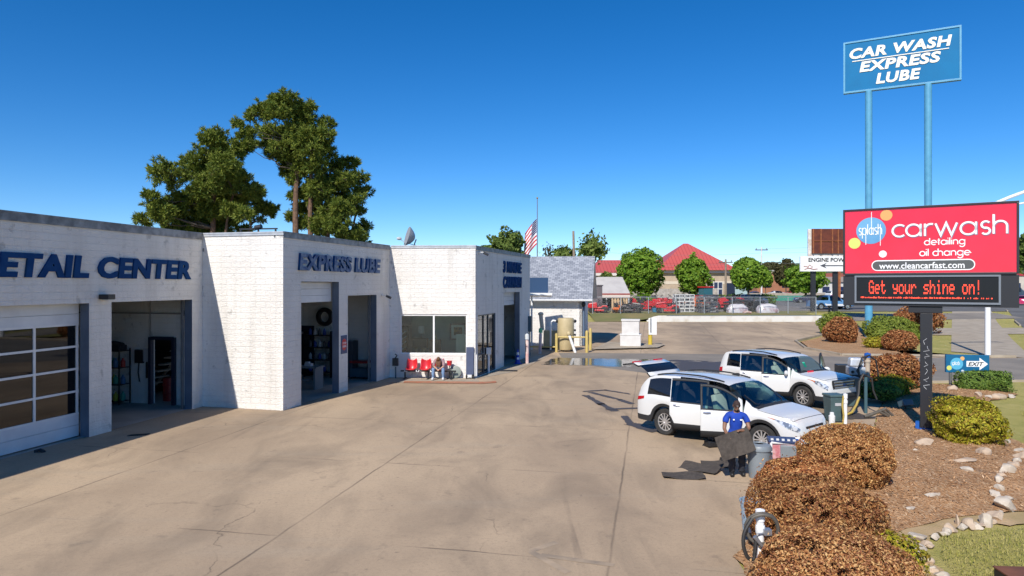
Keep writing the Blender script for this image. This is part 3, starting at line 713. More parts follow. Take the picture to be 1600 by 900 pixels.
# wall lamp, cameras, warning plate, hose bib
m = MB(); p = at(F_, A_, sF(160), 4.02, .02); nn = nF
A4 = Matrix.Translation(p) @ Matrix(((FD.x, nF.x, 0, 0), (FD.y, nF.y, 0, 0), (0, 0, 1, 0), (0, 0, 0, 1)))
m.T = A4; m.prism([(-.17, 0), (.17, 0), (.17, .10), (.14, .30), (-.14, .30), (-.17, .10)], -.05, .10); lamp = m.build('wall_lamp', BLACK, bld, bevel=.015)
m = MB(); m.T = A4; m.box((0, .17, -.062), (.24, .2, .02)); m.build('lens', M('pale_lens', (.6, .6, .55), rough=.3), lamp)
def wall_cam(P, Q, px, z):
    s = s_at(P, Q, px); m = MB(); a = at(P, Q, s, z, 0); n = nrm(P, Q); d = (Q-P).normalized()
    m.cyl(a, a+n*.08, .06); m.tube([a+n*.08, a+n*.2, a+n*.26-Z*.03], .02); o = m.build('security_camera', WHITEM, bld, smooth=True)
    m = MB(); c = a+n*.28-Z*.05; m.cyl(c - d*.12 + Z*.03, c + d*.0 + n*.2 - Z*.08, .055, .06); m.build('camera_body', M('dark_plastic', (.05, .05, .055), rough=.35), o, smooth=True)
wall_cam(B_, C_, 596, 3.92); wall_cam(D_, E_, 748, 5.95)
m = MB(); p = at(B_, C_, sB(537), 1.95, .012); A4 = Matrix.Translation(p) @ Matrix(((dB.x, nB.x, 0, 0), (dB.y, nB.y, 0, 0), (0, 0, 1, 0), (0, 0, 0, 1)))
m.T = A4; m.box((0, 0, 0), (.5, .02, .75)); pl = m.build('notice_plate', M('navy_plate', (.02, .06, .16), rough=.4), bld)
m = MB(); m.T = A4; m.prism([(.2*math.cos(R(k*20))*1., .24*math.sin(R(k*20))) for k in range(18)], .012, .016, Matrix.Rotation(R(-90), 4, 'X'))
m.build('emblem', M('red_enamel', (.55, .02, .025), rough=.4), pl)
for k, tx in enumerate(('STOP', 'ENGINE')):
    text_part('lettering', tx, M('white_print', (.85, .85, .85), rough=.5), pl, at(B_, C_, sB(537)-.15, 1.96-.13*k, .032), dB, Z, .3, .09, .004, 0, 0)
# meter box at the far end
m = MB(); a = at(D_, E_, sD(826), 1.55, .0)
A4 = Matrix.Translation(a) @ Matrix(((dD.x, nD.x, 0, 0), (dD.y, nD.y, 0, 0), (0, 0, 1, 0), (0, 0, 0, 1)))
m.T = A4; m.box((0, .1, .45), (.35, .2, .95)); m.cyl((0, .08, -1.5), (0, .08, -.02), .03); m.build('electrical_box', M('teal_grey_box', (.045, .09, .12), rough=.5), bld)
# concrete walk with the red painted edge in front of the shop window
mb = MB(); a0 = C_ + nC_*.0 + Vector((.35, -.02, 0)); q = [G(618, 592), G(745, 591.5), G(748, 601), G(600, 601)]
sheet('shop_walk', [p.xy[:] for p in [G(611, 591), G(745, 591.5), G(752, 600), G(604, 598)]], .016, CONC)
sheet('red_painted_kerb', [p.xy[:] for p in [G(632, 596.0), G(752, 597.2), G(775, 596), G(776, 598.5), G(752, 600.4), (G(630, 598.8))]], .024, M('faded_red_paint', (.42, .14, .07), (.36, .20, .12), 3, .8))
sheet('tunnel_apron', [p.xy[:] for p in [G(745, 592), G(790, 574), G(838, 556), G(860, 556), G(800, 582)]], .012, CONC)

# ---------------- things inside and on the building
def frame_of(P, Q): return (Q-P).normalized(), nrm(P, Q)
STEEL = M('dark_steel', (.03, .032, .036), rough=.45, metal=.5)
def shelf_unit(name, label, loc, rz, w=1.3, d=.45, h=2.0, n=4, items=True, seed=1):
    rr = random.Random(seed); t = thing(name, label, 'shelf', loc, rz)
    for sx in (-1, 1):
        for sy in (-1, 1):
            m = MB(); m.box((sx*w/2, sy*d/2, h/2), (.04, .04, h)); m.build('post', STEEL, t)
    for k in range(n):
        m = MB(); z = .12+k*(h-.2)/(n-1); m.box((0, 0, z), (w-.042, d-.042, .03)); m.build('shelf_board', STEEL, t)
    return t
def bottle(label, loc, c, s=1., group='bottles on the bay shelving'):
    key = 'bottle%s' % (c,)
    m = MB(); m.lathe([(.001, 0), (.07*s, 0), (.075*s, .03*s), (.075*s, .2*s), (.03*s, .26*s), (.028*s, .3*s), (.001, .3*s)], 12)
    o = m.build('bottle', M(key, c, rough=.35), None, loc, smooth=True); return tag(o, label, 'bottle', group)
uA = (A_-F_).normalized()
# bay one: shelving against the partition
def bayp(dist_along, off, z=0): return pA0 + pdir*dist_along + Vector((-pdir.y, pdir.x, 0))*(-off if False else off) + Vector((0, 0, z))
offv = Vector((-pdir.y, pdir.x, 0))
if offv.y > 0: offv = -offv
def bayp(al, off, z=0): p = pA0 + pdir*al + offv*off; p.z = z; return p
rzA = math.atan2(pdir.y, pdir.x)
sh = shelf_unit('shelf_unit', 'black wire shelving stacked with bottles against the back wall of the detail bay', bayp(3.3, .35), rzA, 1.05, .5, 2.05, 4)
cols_ = [((.05, .30, .22), 'green'), ((.5, .5, .5), 'white'), ((.05, .16, .32), 'blue'), ((.45, .42, .05), 'yellow'), ((.35, .03, .03), 'red')]
k = 0
for lev in range(3):
    for i in range(5):
        c, nm = cols_[(i*3+lev*2+i//3) % 5]
        bottle(f'small {nm} bottle on the wire shelving in the detail bay', bayp(3.3-.4+i*.2, .35+(.08 if i % 2 else -.05), .135+lev*(1.85/3)), c, 1.1, f'{nm} bottles on the bay shelving'); k += 1
m = MB(); m.box((0, 0, .1), (.9, .4, .2)); m.tube([(-.5, 0, .2), (-.2, .1, .28), (.3, -.05, .25), (.5, 0, .2)], .08)
tag(m.build('folded_tarp', M('black_cloth', (.02, .022, .03), rough=.9), None, bayp(3.3, .35, 1.985), (0, 0, rzA), bevel=.04), 'dark folded cover on top of the bottle shelving', 'cover')
t = thing('hose_reel_box', 'grey control box with clipboard and hoses on the detail bay wall', 'control box', bayp(2.3, .02, 1.75), rzA)
m = MB(); m.box((.1, -.0, .0), (.35, .18, .5)); m.build('box', BLACK, t, bevel=.02)
m = MB(); m.box((-.26, -.0, .05), (.38, .06, .48)); m.build('clipboard', M('pale_panel', (.45, .46, .48), rough=.5), t)
m = MB(); m.tube([(.15, 0, -.25), (.18, 0, -.6), (.12, 0, -.95)], .025); m.tube([(-.2, 0, -.2), (-.2, 0, -.8)], .04); m.build('hose', BLACK, t)
t = thing('wall_pipe', 'thin conduit running along the detail bay wall', 'pipe', bayp(2.4, .06, 3.35), rzA)
m = MB(); m.cyl((-2.2, 0, 0), (4, 0, 0), .025); m.cyl((-.5, 0, -1.9), (-.5, 0, 1.8), .02); m.cyl((-1.9, 0, -.08), (-1.9, 0, .1), .06); m.build('pipe', M('dull_pipe', (.28, .27, .26), rough=.5), t)
# bay door leaf frame (dark) and stairs seen through it
t = thing('door_frame', 'dark blue door frame in the back wall of the detail bay', 'door frame', bayp(1.375, .06), rzA)
m = MB(); wD = (sd0-1.0)/2
for sx in (-1, 1): m.box((sx*(wD-.02), 0, 1.24), (.11, .16, 2.48))
m.box((0, 0, 2.44), (2*wD-.15, .16, .12)); m.build('frame', M('navy_trim', (.012, .02, .045), rough=.5), t)
t = thing('stairs', 'pale timber stair seen through the detail bay doorway', 'stairs', bayp(2.35, -1.5), rzA)
for i in range(7):
    m = MB(); m.box((.9-i*.27, 0, .5+i*.27), (.28, .9, .05)); m.build('tread', M('stair_timber', (.34, .28, .22), rough=.7), t)
m = MB(); m.tube([(1.1, -.4, .4), (-.9, -.4, 2.5)], .06, 6); m.build('stringer', M('stair_timber'), t)
t = thing('added_dark_rack', 'added dark rack that darkens the room behind the detail bay doorway', 'rack', bayp(3.2, -2.6), rzA)  # added near-black rack so the bright room reads dark through the doorway
m = MB(); m.box((0, 0, 1.5), (4.2, .1, 3.0)); m.build('rear_panel', M('doorway_dark', (.02, .016, .014), rough=.8), t)
for k in range(4): m = MB(); m.box((0, .3, .3+k*.7), (4.2, .5, .04)); m.box((0, -.3, .3+k*.7), (4.2, .5, .04)); m.build('shelf_board', M('doorway_dark'), t)
t = thing('red_drum', 'red oil drum seen through the detail bay doorway', 'drum', bayp(1.75, -.8))
m = MB(); m.lathe([(.001, 0), (.28, 0), (.28, .28), (.295, .3), (.28, .32), (.28, .58), (.295, .6), (.28, .62), (.28, .88), (.001, .88)], 18); m.build('shell', M('red_drum_paint', (.30, .02, .02), rough=.4), t)
# oil bay: work bench, tool chest, tyre on the wall, door
uB = dB
def oil(al, off, z=0): p = C_ - nB*al - dB*off; p.z = z; return p
rzB = math.atan2(-nB.y, -nB.x)
t = thing('workbench', 'grey steel workbench covered with parts inside the left oil bay', 'workbench', oil(2.0, 4.0), rzB)
GB = M('grey_bench', (.16, .19, .21), rough=.5)
m = MB(); m.box((0, 0, .92), (1.3, .7, .05)); m.build('bench_top', GB, t)
for sx in (-1, 1):
    m = MB(); m.box((sx*.55, 0, .445), (.08, .66, .89)); m.build('leg', GB, t)
m = MB(); m.box((.1, 0, .4), (.9, .6, .06)); m.build('shelf_board', GB, t)
tag(MB().box((0, 0, .06), (.3, .2, .12)).box((.05, 0, .15), (.16, .16, .08)).build('parts_tray', M('pale_tray', (.5, .52, .54), rough=.5), None, oil(1.9, 4.0, .947), (0, 0, rzB), bevel=.01), 'white parts tray on the grey workbench', 'tray')
t = thing('shelf_rack', 'dark rack of oil filters and cans at the back of the left oil bay', 'rack', oil(3.35, .6), rzB)
for sx in (-1, 1): m = MB(); m.box((sx*.7, 0, 1.1), (.06, .5, 2.2)); m.build('post', STEEL, t)
for k in range(4): m = MB(); m.box((0, 0, .25+k*.58), (1.34, .48, .04)); m.build('shelf_board', STEEL, t)
rr = random.Random(3)
for k in range(4):
    for i in range(5):
        c, nm = [((.5, .5, .5), 'white'), ((.02, .06, .3), 'blue'), ((.08, .08, .09), 'black')][(i+k*2) % 3]
        bottle(f'{nm} oil can on the dark rack of the left oil bay', oil(3.35-.5+i*.25, .6, .272+k*.58), c, 1.0, f'{nm} oil cans in the left oil bay')
t = thing('tool_chest', 'tall dark tool chest with many drawers in the right oil bay', 'tool chest', oil(1.95, .62), rzB)
m = MB(); m.box((0, 0, .92), (.95, .6, 1.7)); m.build('chest', M('charcoal_enamel', (.05, .06, .075), rough=.35), t, bevel=.02)
for k in range(7):
    m = MB(); m.box((0, -.305 if nB.y < 0 else .305, .3+k*.2), (.85, .02, .02)); m.build('handle', GREYM, t)
t = thing('red_cart', 'red service cart beside the tool chest in the right oil bay', 'cart', oil(1.15, .65), rzB)
m = MB(); m.box((0, 0, .8), (.9, .6, .1)); m.build('top_tray', M('red_drum_paint'), t)
m = MB(); m.box((0, 0, .3), (.85, .55, .4)); m.build('cabinet', M('teal_cart', (.05, .10, .13), rough=.5), t)
for sx in (-1, 1): m = MB(); m.box((sx*.42, .2, .4), (.04, .04, .78)); m.box((sx*.42, -.2, .4), (.04, .04, .78)); m.build('leg', STEEL, t)
t = thing('spare_tyre', 'black tyre hung on the rear wall of the left oil bay', 'tyre', oil(3.3, .22, 2.85), rzB)
m = MB(); m.lathe([(.26, -.1), (.40, -.1), (.45, -.05), (.45, .05), (.40, .1), (.26, .1), (.26, -.1)], 28, Matrix.Rotation(R(90), 4, 'X'), False); m.build('tyre', BLACK, t, smooth=True)
t = thing('dark_door', 'dark blue door with a white notice at the back of the left oil bay', 'door', oil(4.55, .12), rzB)
m = MB(); m.box((0, 0, 1.2), (1.2, .1, 2.4)); m.build('leaf', M('navy_trim'), t); m = MB(); m.box((0, .06, 2.05), (.5, .02, .12)); m.box((0, -.06, 2.05), (.5, .02, .12)); m.build('notice', M('pale_panel'), t)
# office furniture behind the shop window
def off_(s, dep, z=0): d = (D_-C_).normalized(); p = C_ + d*s - nC_*dep; p.z = z; return p
rzC = math.atan2((D_-C_).y, (D_-C_).x)
t = thing('picture_frame', 'framed picture with pale mount on the teal office wall', 'picture', off_(2.98, 2.0, 2.05), rzC)
m = MB()
for sx in (-1, 1): m.box((sx*.37, 0, 0), (.07, .05, .82))
for sz in (-1, 1): m.box((0, 0, sz*.375), (.67, .05, .07))
m.build('frame', BLACK, t)
m = MB(); m.box((0, .0, 0), (.67, .02, .68)); m.build('mount', M('cream_mount', (.7, .7, .62), rough=.8), t)
m = MB(); m.box((0, -.016, .02), (.42, .012, .4)); m.build('print', M('landscape_print', (.45, .24, .06), (.08, .05, .02), 5, .8, lo=.45, hi=.55), t)
t = thing('floor_lamp', 'lamp with white drum shade in the office behind the shop window', 'lamp', off_(1.22, 1.5), rzC)
m = MB(); m.lathe([(.001, 0), (.14, 0), (.14, .03), (.02, .05), (.02, 2.0), (.001, 2.0)], 12); m.build('stand', BLACK, t)
m = MB(); m.lathe([(.17, 2.0), (.16, 2.36)], 20, None, False); m.build('lamp_shade', M('white_shade', (.75, .77, .74), rough=.8, transl=.4), t, smooth=True)
t = thing('counter', 'dark counter with pale legs inside the shop window', 'counter', off_(1.22, 1.2), rzC)
m = MB(); m.box((0, 0, 1.55), (.75, .4, .45)); m.build('cabinet', M('dark_wood', (.02, .015, .012), rough=.4), t)
for sx in (-1, 1): m = MB(); m.lathe([(.03, 0), (.05, .9), (.07, 1.2), (.06, 1.32)], 10, Matrix.Translation((sx*.2, 0, 0))); m.build('leg', M('pale_wood', (.45, .36, .22), rough=.5), t)
t = thing('coat_rack', 'dark spiral display stand inside the left pane of the shop window', 'stand', off_(.5, 1.0), rzC)
m = MB(); m.box((0, 0, 1.2), (.3, .3, 2.4)); m.build('column', M('dark_wood'), t)
for k in range(5): m = MB(); m.tube([(-.1, -.17, 1.0+k*.25), (.1, -.17, 1.15+k*.25)], .03); m.build('hook', M('pale_panel'), t)
t = thing('cabinet', 'red brown cabinet by the middle of the shop window', 'cabinet', off_(1.95, 1.3), rzC)
m = MB(); m.box((0, 0, .85), (.5, .4, 1.7)); m.build('carcass', M('red_brown_wood', (.09, .025, .02), rough=.4), t); m = MB(); m.lathe([(.04, 1.7), (.09, 1.8), (.03, 2.05)], 10); m.build('vase', M('pale_wood'), t)
t = thing('office_partition', 'low pale partition beside the picture in the office', 'partition', off_(3.3, 1.0), rzC)
m = MB(); m.box((0, 0, 1.0), (.55, .06, 2.0)); m.build('panel', M('beige_panel', (.42, .42, .38), rough=.8), t)
# things on the roof
t = thing('satellite_dish', 'grey satellite dish on the flat roof above the shop window', 'satellite dish', (-4.75, 33.3, 5.72), R(200))
dish = MB(); A4 = Matrix.Translation((0, 0, .95)) @ Matrix.Rotation(R(75), 4, 'Y') @ Matrix.Rotation(0, 4, 'Z')
prof = [(.001+.06*k, .012*k*k*.5) for k in range(9)]; dish.lathe(prof, 28, A4); dish.lathe([(r, z-.012) for r, z in prof], 28, A4)
dish.build('dish', M('dish_grey', (.35, .36, .38), rough=.4), t, smooth=True)
m = MB(); m.tube([(0, 0, 0), (0, 0, .7), (-.08, 0, .9)], .03); m.box((0, 0, .02), (.4, .4, .04)); m.build('mast', GREYM, t)
m = MB(); m.tube([(-.05, 0, .6), (.5, 0, .75), (.72, 0, .9)], .015); m.ball((.76, 0, .92), (.13, .08, .08)); m.build('feed_arm', M('pale_panel'), t)
t = thing('roof_bracket', 'black antenna frame lying on the roof above the white wall', 'antenna', (-9.25, 24.9, 5.72), R(-10))
m = MB(); m.box((0, 0, .72), (1.5, .05, .05)); m.build('crossbar', BLACK, t)
for x in (-.7, 0, .68): m = MB(); m.box((x, 0, .345), (.05, .05, .69)); m.build('upright', BLACK, t)
m = MB(); m.cyl((-.12, 0, .76), (.12, 0, .80), .09); m.tube([(-.3, 0, .3), (.3, 0, .6)], .015); m.build('motor', BLACK, t)
# ------------------------------------------------------------------ cars
def lerp_pts(pts, x):
    """smooth (monotone-ish cubic) interpolation through (x, y) points"""
    if x <= pts[0][0]: return pts[0][1]
    if x >= pts[-1][0]: return pts[-1][1]
    n = len(pts)
    for i in range(n-1):
        if pts[i][0] <= x <= pts[i+1][0]:
            x0, y0 = pts[i]; x1, y1 = pts[i+1]; h = x1-x0; t = (x-x0)/h; d = (y1-y0)/h
            def sl(k):
                if k <= 0 or k >= n-1: return (pts[min(k+1, n-1)][1]-pts[max(k-1, 0)][1])/(pts[min(k+1, n-1)][0]-pts[max(k-1, 0)][0])
                a = (pts[k][1]-pts[k-1][1])/(pts[k][0]-pts[k-1][0]); b = (pts[k+1][1]-pts[k][1])/(pts[k+1][0]-pts[k][0])
                return 0 if a*b <= 0 else 2*a*b/(a+b)
            m0, m1 = sl(i), sl(i+1)
            return y0 + t*h*(m0 + t*((3*d-2*m0-m1) + t*(m0+m1-2*d)))
class CarShape:
    NR = 12
    def __init__(s, c): s.c = c
    def arch(s, x, R_):
        z = 0
        for a in (s.c['fx'], s.c['rx']):
            d = abs(x-a)
            if d < R_: z = max(z, s.c['wr'] + math.sqrt(R_*R_-d*d))
        return z
    def sec(s, x):
        c = s.c; zt_ = lerp_pts(c['top'], x); zb = min(lerp_pts(c['belt'], x), zt_-.02); yb = lerp_pts(c['wid'], x)
        ra = c['wr']+c.get('gap', .075); z0 = max(c['sill'], s.arch(x, ra)); z2 = max(c['sill']+c['clad'], s.arch(x, ra+.085))
        z2 = max(z2, z0+.02)
        z3 = max(z2+.02, z2+(zb-z2)*.33); z4 = z2+(zb-z2)*.72
        gh = zt_-zb; z9 = zb + gh*(.93 if gh > .25 else .80); tb = c.get('tumble', .30)
        y9 = yb - (z9-zb)*tb - min(.04, gh*.3)
        e6 = min(.04, .2*(z9-zb)); e8 = min(.07, .25*(z9-zb))
        yy = lambda z: yb - .012 - (yb-.012-y9)*((z-zb)/(max(1e-4, z9-zb)))
        z6, z8 = zb+e6, z9-e8; z7 = (z6+z8)/2
        bow = min(.012, gh*.03)
        return [(yb-.10, z0-.02), (yb+.0, z0+.0), (yb+.022, z2), (yb+.03, z3), (yb+.026, z4), (yb, zb), (yy(z6), z6), (yy(z7)+bow, z7), (yy(z8), z8), (y9, z9), (y9*.62, z9+(zt_-z9)*.8), (0, zt_)]
    def pt(s, x, r, side=1, off=0.):
        S = s.sec(x); i = min(int(r), 10); t = r-i
        y = S[i][0]*(1-t)+S[i+1][0]*t; z = S[i][1]*(1-t)+S[i+1][1]*t
        p = Vector((x, side*y, z))
        if off:
            e = .02; a = s.pt(x+e, r, side)-s.pt(x-e, r, side); r0, r1 = max(0, r-.15), min(11, r+.15)
            b = s.pt(x, r1, side)-s.pt(x, r0, side); n = a.cross(b).normalized()
            if n.y*side < 0 and abs(n.y) > .2 or (abs(n.y) <= .2 and n.z < 0): n = -n
            p += n*off
        return p
    def patch(s, mb, lo, hi, x0, x1, side, off=.006, nx=8, nr=4, th=.03):
        """panel lying on the body between row curves lo(t), hi(t)"""
        for o, flip in ((off, 0), (off-th, 1)):
            vs = []; fs = []
            for i in range(nx+1):
                t = i/nx; x = x0+(x1-x0)*t; a, b = (lo(t) if callable(lo) else lo), (hi(t) if callable(hi) else hi)
                for j in range(nr+1): vs.append(s.pt(x, a+(b-a)*j/nr, side, o))
            for i in range(nx):
                for j in range(nr):
                    q = (i*(nr+1)+j, (i+1)*(nr+1)+j, (i+1)*(nr+1)+j+1, i*(nr+1)+j+1); fs.append(q if not flip else q[::-1])
            mb.add(vs, fs)
        return mb
WHITEP = M('white_car_paint', (.66, .66, .65), rough=.28, coat=.6, dark_back=True)
TRIM = M('black_plastic_trim', (.022, .023, .025), rough=.6)
RUB = M('tyre_rubber', (.02, .02, .021), (.035, .033, .03), 6, .85)
ALLOY = M('alloy', (.72, .73, .75), rough=.28, metal=.75)
CHROME = M('chrome', (.8, .8, .82), rough=.12, metal=1.)
CABIN = M('cabin_trim', (.09, .09, .092), rough=.8)
SEATM = M('pale_seat_cloth', (.62, .59, .54), rough=.85)
WIND = glass('windscreen', (.50, .70, .68), .05)
TINT = glass('tinted_glass', (.05, .06, .07), .05)
DOORG = glass('green_door_glass', (.42, .60, .54), .05)
REDL = M('red_lens', (.45, .01, .015), rough=.15, coat=.5); AMB = M('amber_lens', (.55, .14, .02), rough=.2, coat=.5)
LAMP = M('headlamp_lens', (.78, .80, .83), (.22, .24, .28), 11, .12, .3, lo=.45, hi=.55, coat=.5)
def wheel_parts(parent, x, y, r, wd, side, detail=True, spokes=10):
    t = MB(); A = Matrix.Translation((x, y, r)) @ Matrix.Rotation(R(90), 4, 'X')
    ri = r*.68; h = wd/2
    t.lathe([(ri, -h*.9), (r*.93, -h), (r, -h*.62), (r, h*.62), (r*.93, h), (ri, h*.9), (ri, -h*.9)], 28 if detail else 16, A, False)
    wh = t.build('wheel', RUB, parent, smooth=True)
    m = MB(); fz = (h*.62) * (-side)                     # outer face (local z of A points to -y)
    m.T = A
    m.lathe([(ri, -h*.85), (ri*.97, fz if fz > -h else fz), (ri*.93, fz*1.02)], 28 if detail else 14, None, False)
    if detail:
        for k in range(spokes):
            a = 2*math.pi*k/spokes + .1; rm = Matrix.Rotation(a, 4, 'Z')
            m.box(rm @ Vector((ri*.56, 0, fz*.98)), (ri*.84, ri*.115, .03), rm)
        m.lathe([(.001, fz*1.08-.0), (ri*.22, fz*1.05), (ri*.24, fz*.7)], 16)
        m.lathe([(ri*.99, fz*.9), (ri*1.0, fz*1.12), (ri*.9, fz*1.12), (ri*.88, fz*.8)], 28, None, False)
    else: m.lathe([(.001, fz), (ri*.9, fz)], 14)
    m.build('rim', ALLOY, wh, smooth=True)
    m = MB(); m.T = A; m.lathe([(.001, fz*.45), (ri*.95, fz*.45)], 20); m.build('brake_disc', M('brake_dark', (.03, .03, .03), rough=.5, metal=.4), wh)
    return wh
def build_car(name, label, c, loc, rz, paint=WHITEP, doors=(), gate=0., detail=True, group=None, seat=SEATM):
    """doors: list of (which, side, angle) with which in 'f','r'; gate = opening angle of the liftgate"""
    t = thing(name, label, c.get('cat', 'car'), loc, rz, group); S = CarShape(c); NR = 12
    step = c.get('step', .075 if detail else .16)
    x0, x1 = c['top'][0][0], c['top'][-1][0]; n = int((x1-x0)/step)
    special = [v for v in c['cuts'].values()]
    xs = sorted(set([x0+(x1-x0)*i/n for i in range(n+1)] + special))
    xs2 = [xs[0]]
    for x in xs[1:]:
        if x - xs2[-1] < .02:
            if x in special: xs2[-1] = x
        else: xs2.append(x)
    xs = xs2; cu = c['cuts']
    reg = {}
    def put(key, quad): reg.setdefault(key, []).append(quad)
    open_ = {(w_, sd) for w_, sd, a in doors}
    for side in (-1, 1):
        P = [[Vector((x, side*y, z)) for y, z in S.sec(x)] for x in xs]
        for i in range(len(xs)-1):
            xm = (xs[i]+xs[i+1])/2
            for j in range(NR-1):
                q = [P[i][j], P[i+1][j], P[i+1][j+1], P[i][j+1]]
                if side < 0: q = q[::-1]
                mat = 1 if j < 2 and c['clad'] > .03 else 0
                gl = None; gh = S.sec(xm)[9][1]-S.sec(xm)[5][1]
                if j in (6, 7) and gh > .12:
                    if cu['b1'] < xm < cu['fw']: gl = 'f'
                    elif cu['rw0'] < xm < cu['b0']: gl = 'r'
                    elif 'q0' in cu and cu['q0'] < xm < cu['q1']: gl = 'q'
                if gh > .12 and j in (5, 8) and (cu['b1'] < xm < cu['fw'] or cu['rw0'] < xm < cu['b0']): mat = 1
                if gh > .12 and 4 < j < 9 and cu['b0'] < xm < cu['b1']: mat = 1
                key = ('body', 0, 0)
                fd = cu['b'] < xm < cu['f']; rd = cu['r'] < xm < cu['b']
                dl = 0 < j < 9
                if dl and fd and ('f', side) in open_: key = ('door', 'f', side)
                elif dl and rd and ('r', side) in open_: key = ('door', 'r', side)
                if gl: key = ('glass', gl, side)
                if j >= 9 and cu['wf'] < xm < cu['wr_']: key = ('glass', 'windscreen', 0)
                if j >= 9 and 'gw0' in cu and cu['gw0'] < xm < cu['gw1']: key = ('glass', 'rear', 0)
                if gate and j >= 9 and xm < cu['hinge']: key = ('glass', 'gate', 0) if cu['gw0'] < xm < cu['gw1'] else ('gate', 0, 0)
                put(key, (q, mat))
    def cap(x, back):
        sec = S.sec(x)
        for j in range(NR-2):
            a, b = sec[j], sec[j+1]
            q = [Vector((x, -a[0], a[1])), Vector((x, a[0], a[1])), Vector((x, b[0], b[1])), Vector((x, -b[0], b[1]))]
            if back: q = q[::-1]
            key = ('gate', 0, 0) if gate and back and j >= 3 else ('body', 0, 0)
            put(key, (q, 1 if j < 2 and c['clad'] > .03 else 0))
        a = sec[10]; q = [Vector((x, -a[0], a[1])), Vector((x, a[0], a[1])), Vector((x, 0, sec[11][1]))]
        put(('gate', 0, 0) if gate and back else ('body', 0, 0), (q[::-1] if back else q, 0))
    cap(xs[0], True); cap(xs[-1], False)
    def mk(nm, keys, parent, mats, org=(0, 0, 0), thick=0.):
        mb = MB()
        for k in keys:
            for q, m_ in reg.get(k, []): mb.cur = m_; mb.add([p-Vector(org) for p in q], [tuple(range(len(q)))])
        if not mb.v: return None
        o = mb.build(nm, mats, parent, org, smooth=True, merge=True, ang=38)
        if thick:
            so = o.modifiers.new('thickness', 'SOLIDIFY'); so.thickness = thick; so.offset = -1; so.material_offset_rim = 1; so.material_offset = 1
        return o
    body = mk('body', [('body', 0, 0)], t, [paint, TRIM])
    # the shell's normals must face outwards for the trim on its inside
    TM = {'f': DOORG, 'r': c.get('rear_glass', TINT), 'q': c.get('rear_glass', TINT)}
    mk('windscreen', [('glass', 'windscreen', 0)], t, [WIND])
    mk('rear_window', [('glass', 'rear', 0)], t, [TINT])
    for side in (-1, 1):
        for g_ in 'frq':
            if (g_, side) not in open_: mk('side_window', [('glass', g_, side)], t, [TM[g_]])
    for w_, side, ang in doors:
        hx = cu['f'] if w_ == 'f' else cu['b']; sec = S.sec(hx-.03); org = Vector((hx, side*(sec[4][0]), 0))
        d = mk('door', [('door', w_, side)], t, [paint, TRIM], org, .05)
        if not d: continue
        d.rotation_euler = (0, 0, -R(ang)*side)
        g_ = mk('side_window', [('glass', w_, side)], d, [TM[w_]], org); g_.location = (0, 0, 0)
        xa = cu['b']+.16 if w_ == 'f' else cu['r']+.2
        m = MB(); p = S.pt(xa, 4.55, side, .02)-org; m.tube([p+Vector((-.09, 0, 0)), p+Vector((0, side*.02, 0)), p+Vector((.1, 0, 0))], .017); m.build('handle', CHROME if detail else paint, d)
        m = MB(); zc = .72; xm = ((cu['b']+cu['f']) if w_ == 'f' else (cu['r']+cu['b']))/2
        m.box(Vector((xm, side*(S.sec(xm)[4][0]-.09), zc))-org, (.72, .05, .5)); m.build('door_card', CABIN, d, bevel=.02)
        if w_ == 'f':
            m = MB(); p = S.pt(cu['fw']-.05, 6.3, side, .13)-org; m.ball(p, (.07, .13, .095)); m.build('mirror', [paint], d, smooth=True)
    for side in (-1, 1):
        for w_, xa in (('f', cu['b']+.16), ('r', cu['r']+.2)):
            if (w_, side) in open_ : continue
            m = MB(); p = S.pt(xa, 4.55, side, .02); m.tube([p+Vector((-.09, 0, 0)), p+Vector((0, side*.02, 0)), p+Vector((.1, 0, 0))], .017); m.build('handle', CHROME if detail else paint, t)
        if ('f', side) not in open_:
            m = MB(); p = S.pt(cu['fw']-.05, 6.3, side, .13); m.ball(p, (.07, .13, .095)); m.build('mirror', paint, t, smooth=True)
        if detail and 'rail' in c:
            a, b = c['rail']; m = MB(); k = 14
            m.tube([S.pt(a+(b-a)*i/k, 9.3, side, .012+.05*min(1, 3*min(i/k, 1-i/k)+.1)) for i in range(k+1)], .022, 8); m.build('roof_rail', TRIM, t, smooth=True)
        for nm, (xa, xb, lo, hi), mt in c['lights']:
            m = MB(); S.patch(m, lo, hi, xa, xb, side, .007); m.build(nm, mt, t, smooth=True)
        for ax in ('fx', 'rx'):
            r = c['wr']; wh_y = lerp_pts(c['wid'], c[ax])+.02-.125; wheel_parts(t, c[ax], side*wh_y, r, .25, side, detail, c.get('spokes', 10))
    m = MB(); yb = lerp_pts(c['wid'], 0)
    m.box(((c['fx']+c['rx'])/2, 0, c['sill']+.12), (c['fx']-c['rx']-2*c['wr']-.1, 2*yb-.2, .16)); m.box(((x0+x1)/2, 0, c['wr']+.12), (x1-x0-.5, 2*yb-.62, .34)); m.build('underbody', TRIM, t)
    if gate:
        hz = S.sec(cu['hinge'])[11][1]-.02; org = Vector((cu['hinge'], 0, hz)); g = mk('liftgate', [('gate', 0, 0)], t, [paint, TRIM], org, .05)
        g.rotation_euler = (0, R(gate), 0); g_ = mk('rear_window', [('glass', 'gate', 0)], g, [TINT], org); g_.location = (0, 0, 0)
        m = MB()
        for sd in (-1, 1): m.box(Vector((x0-.015, sd*.52, .98))-org, (.05, .3, .14))
        m.build('tail_lamp', REDL, g, bevel=.01)
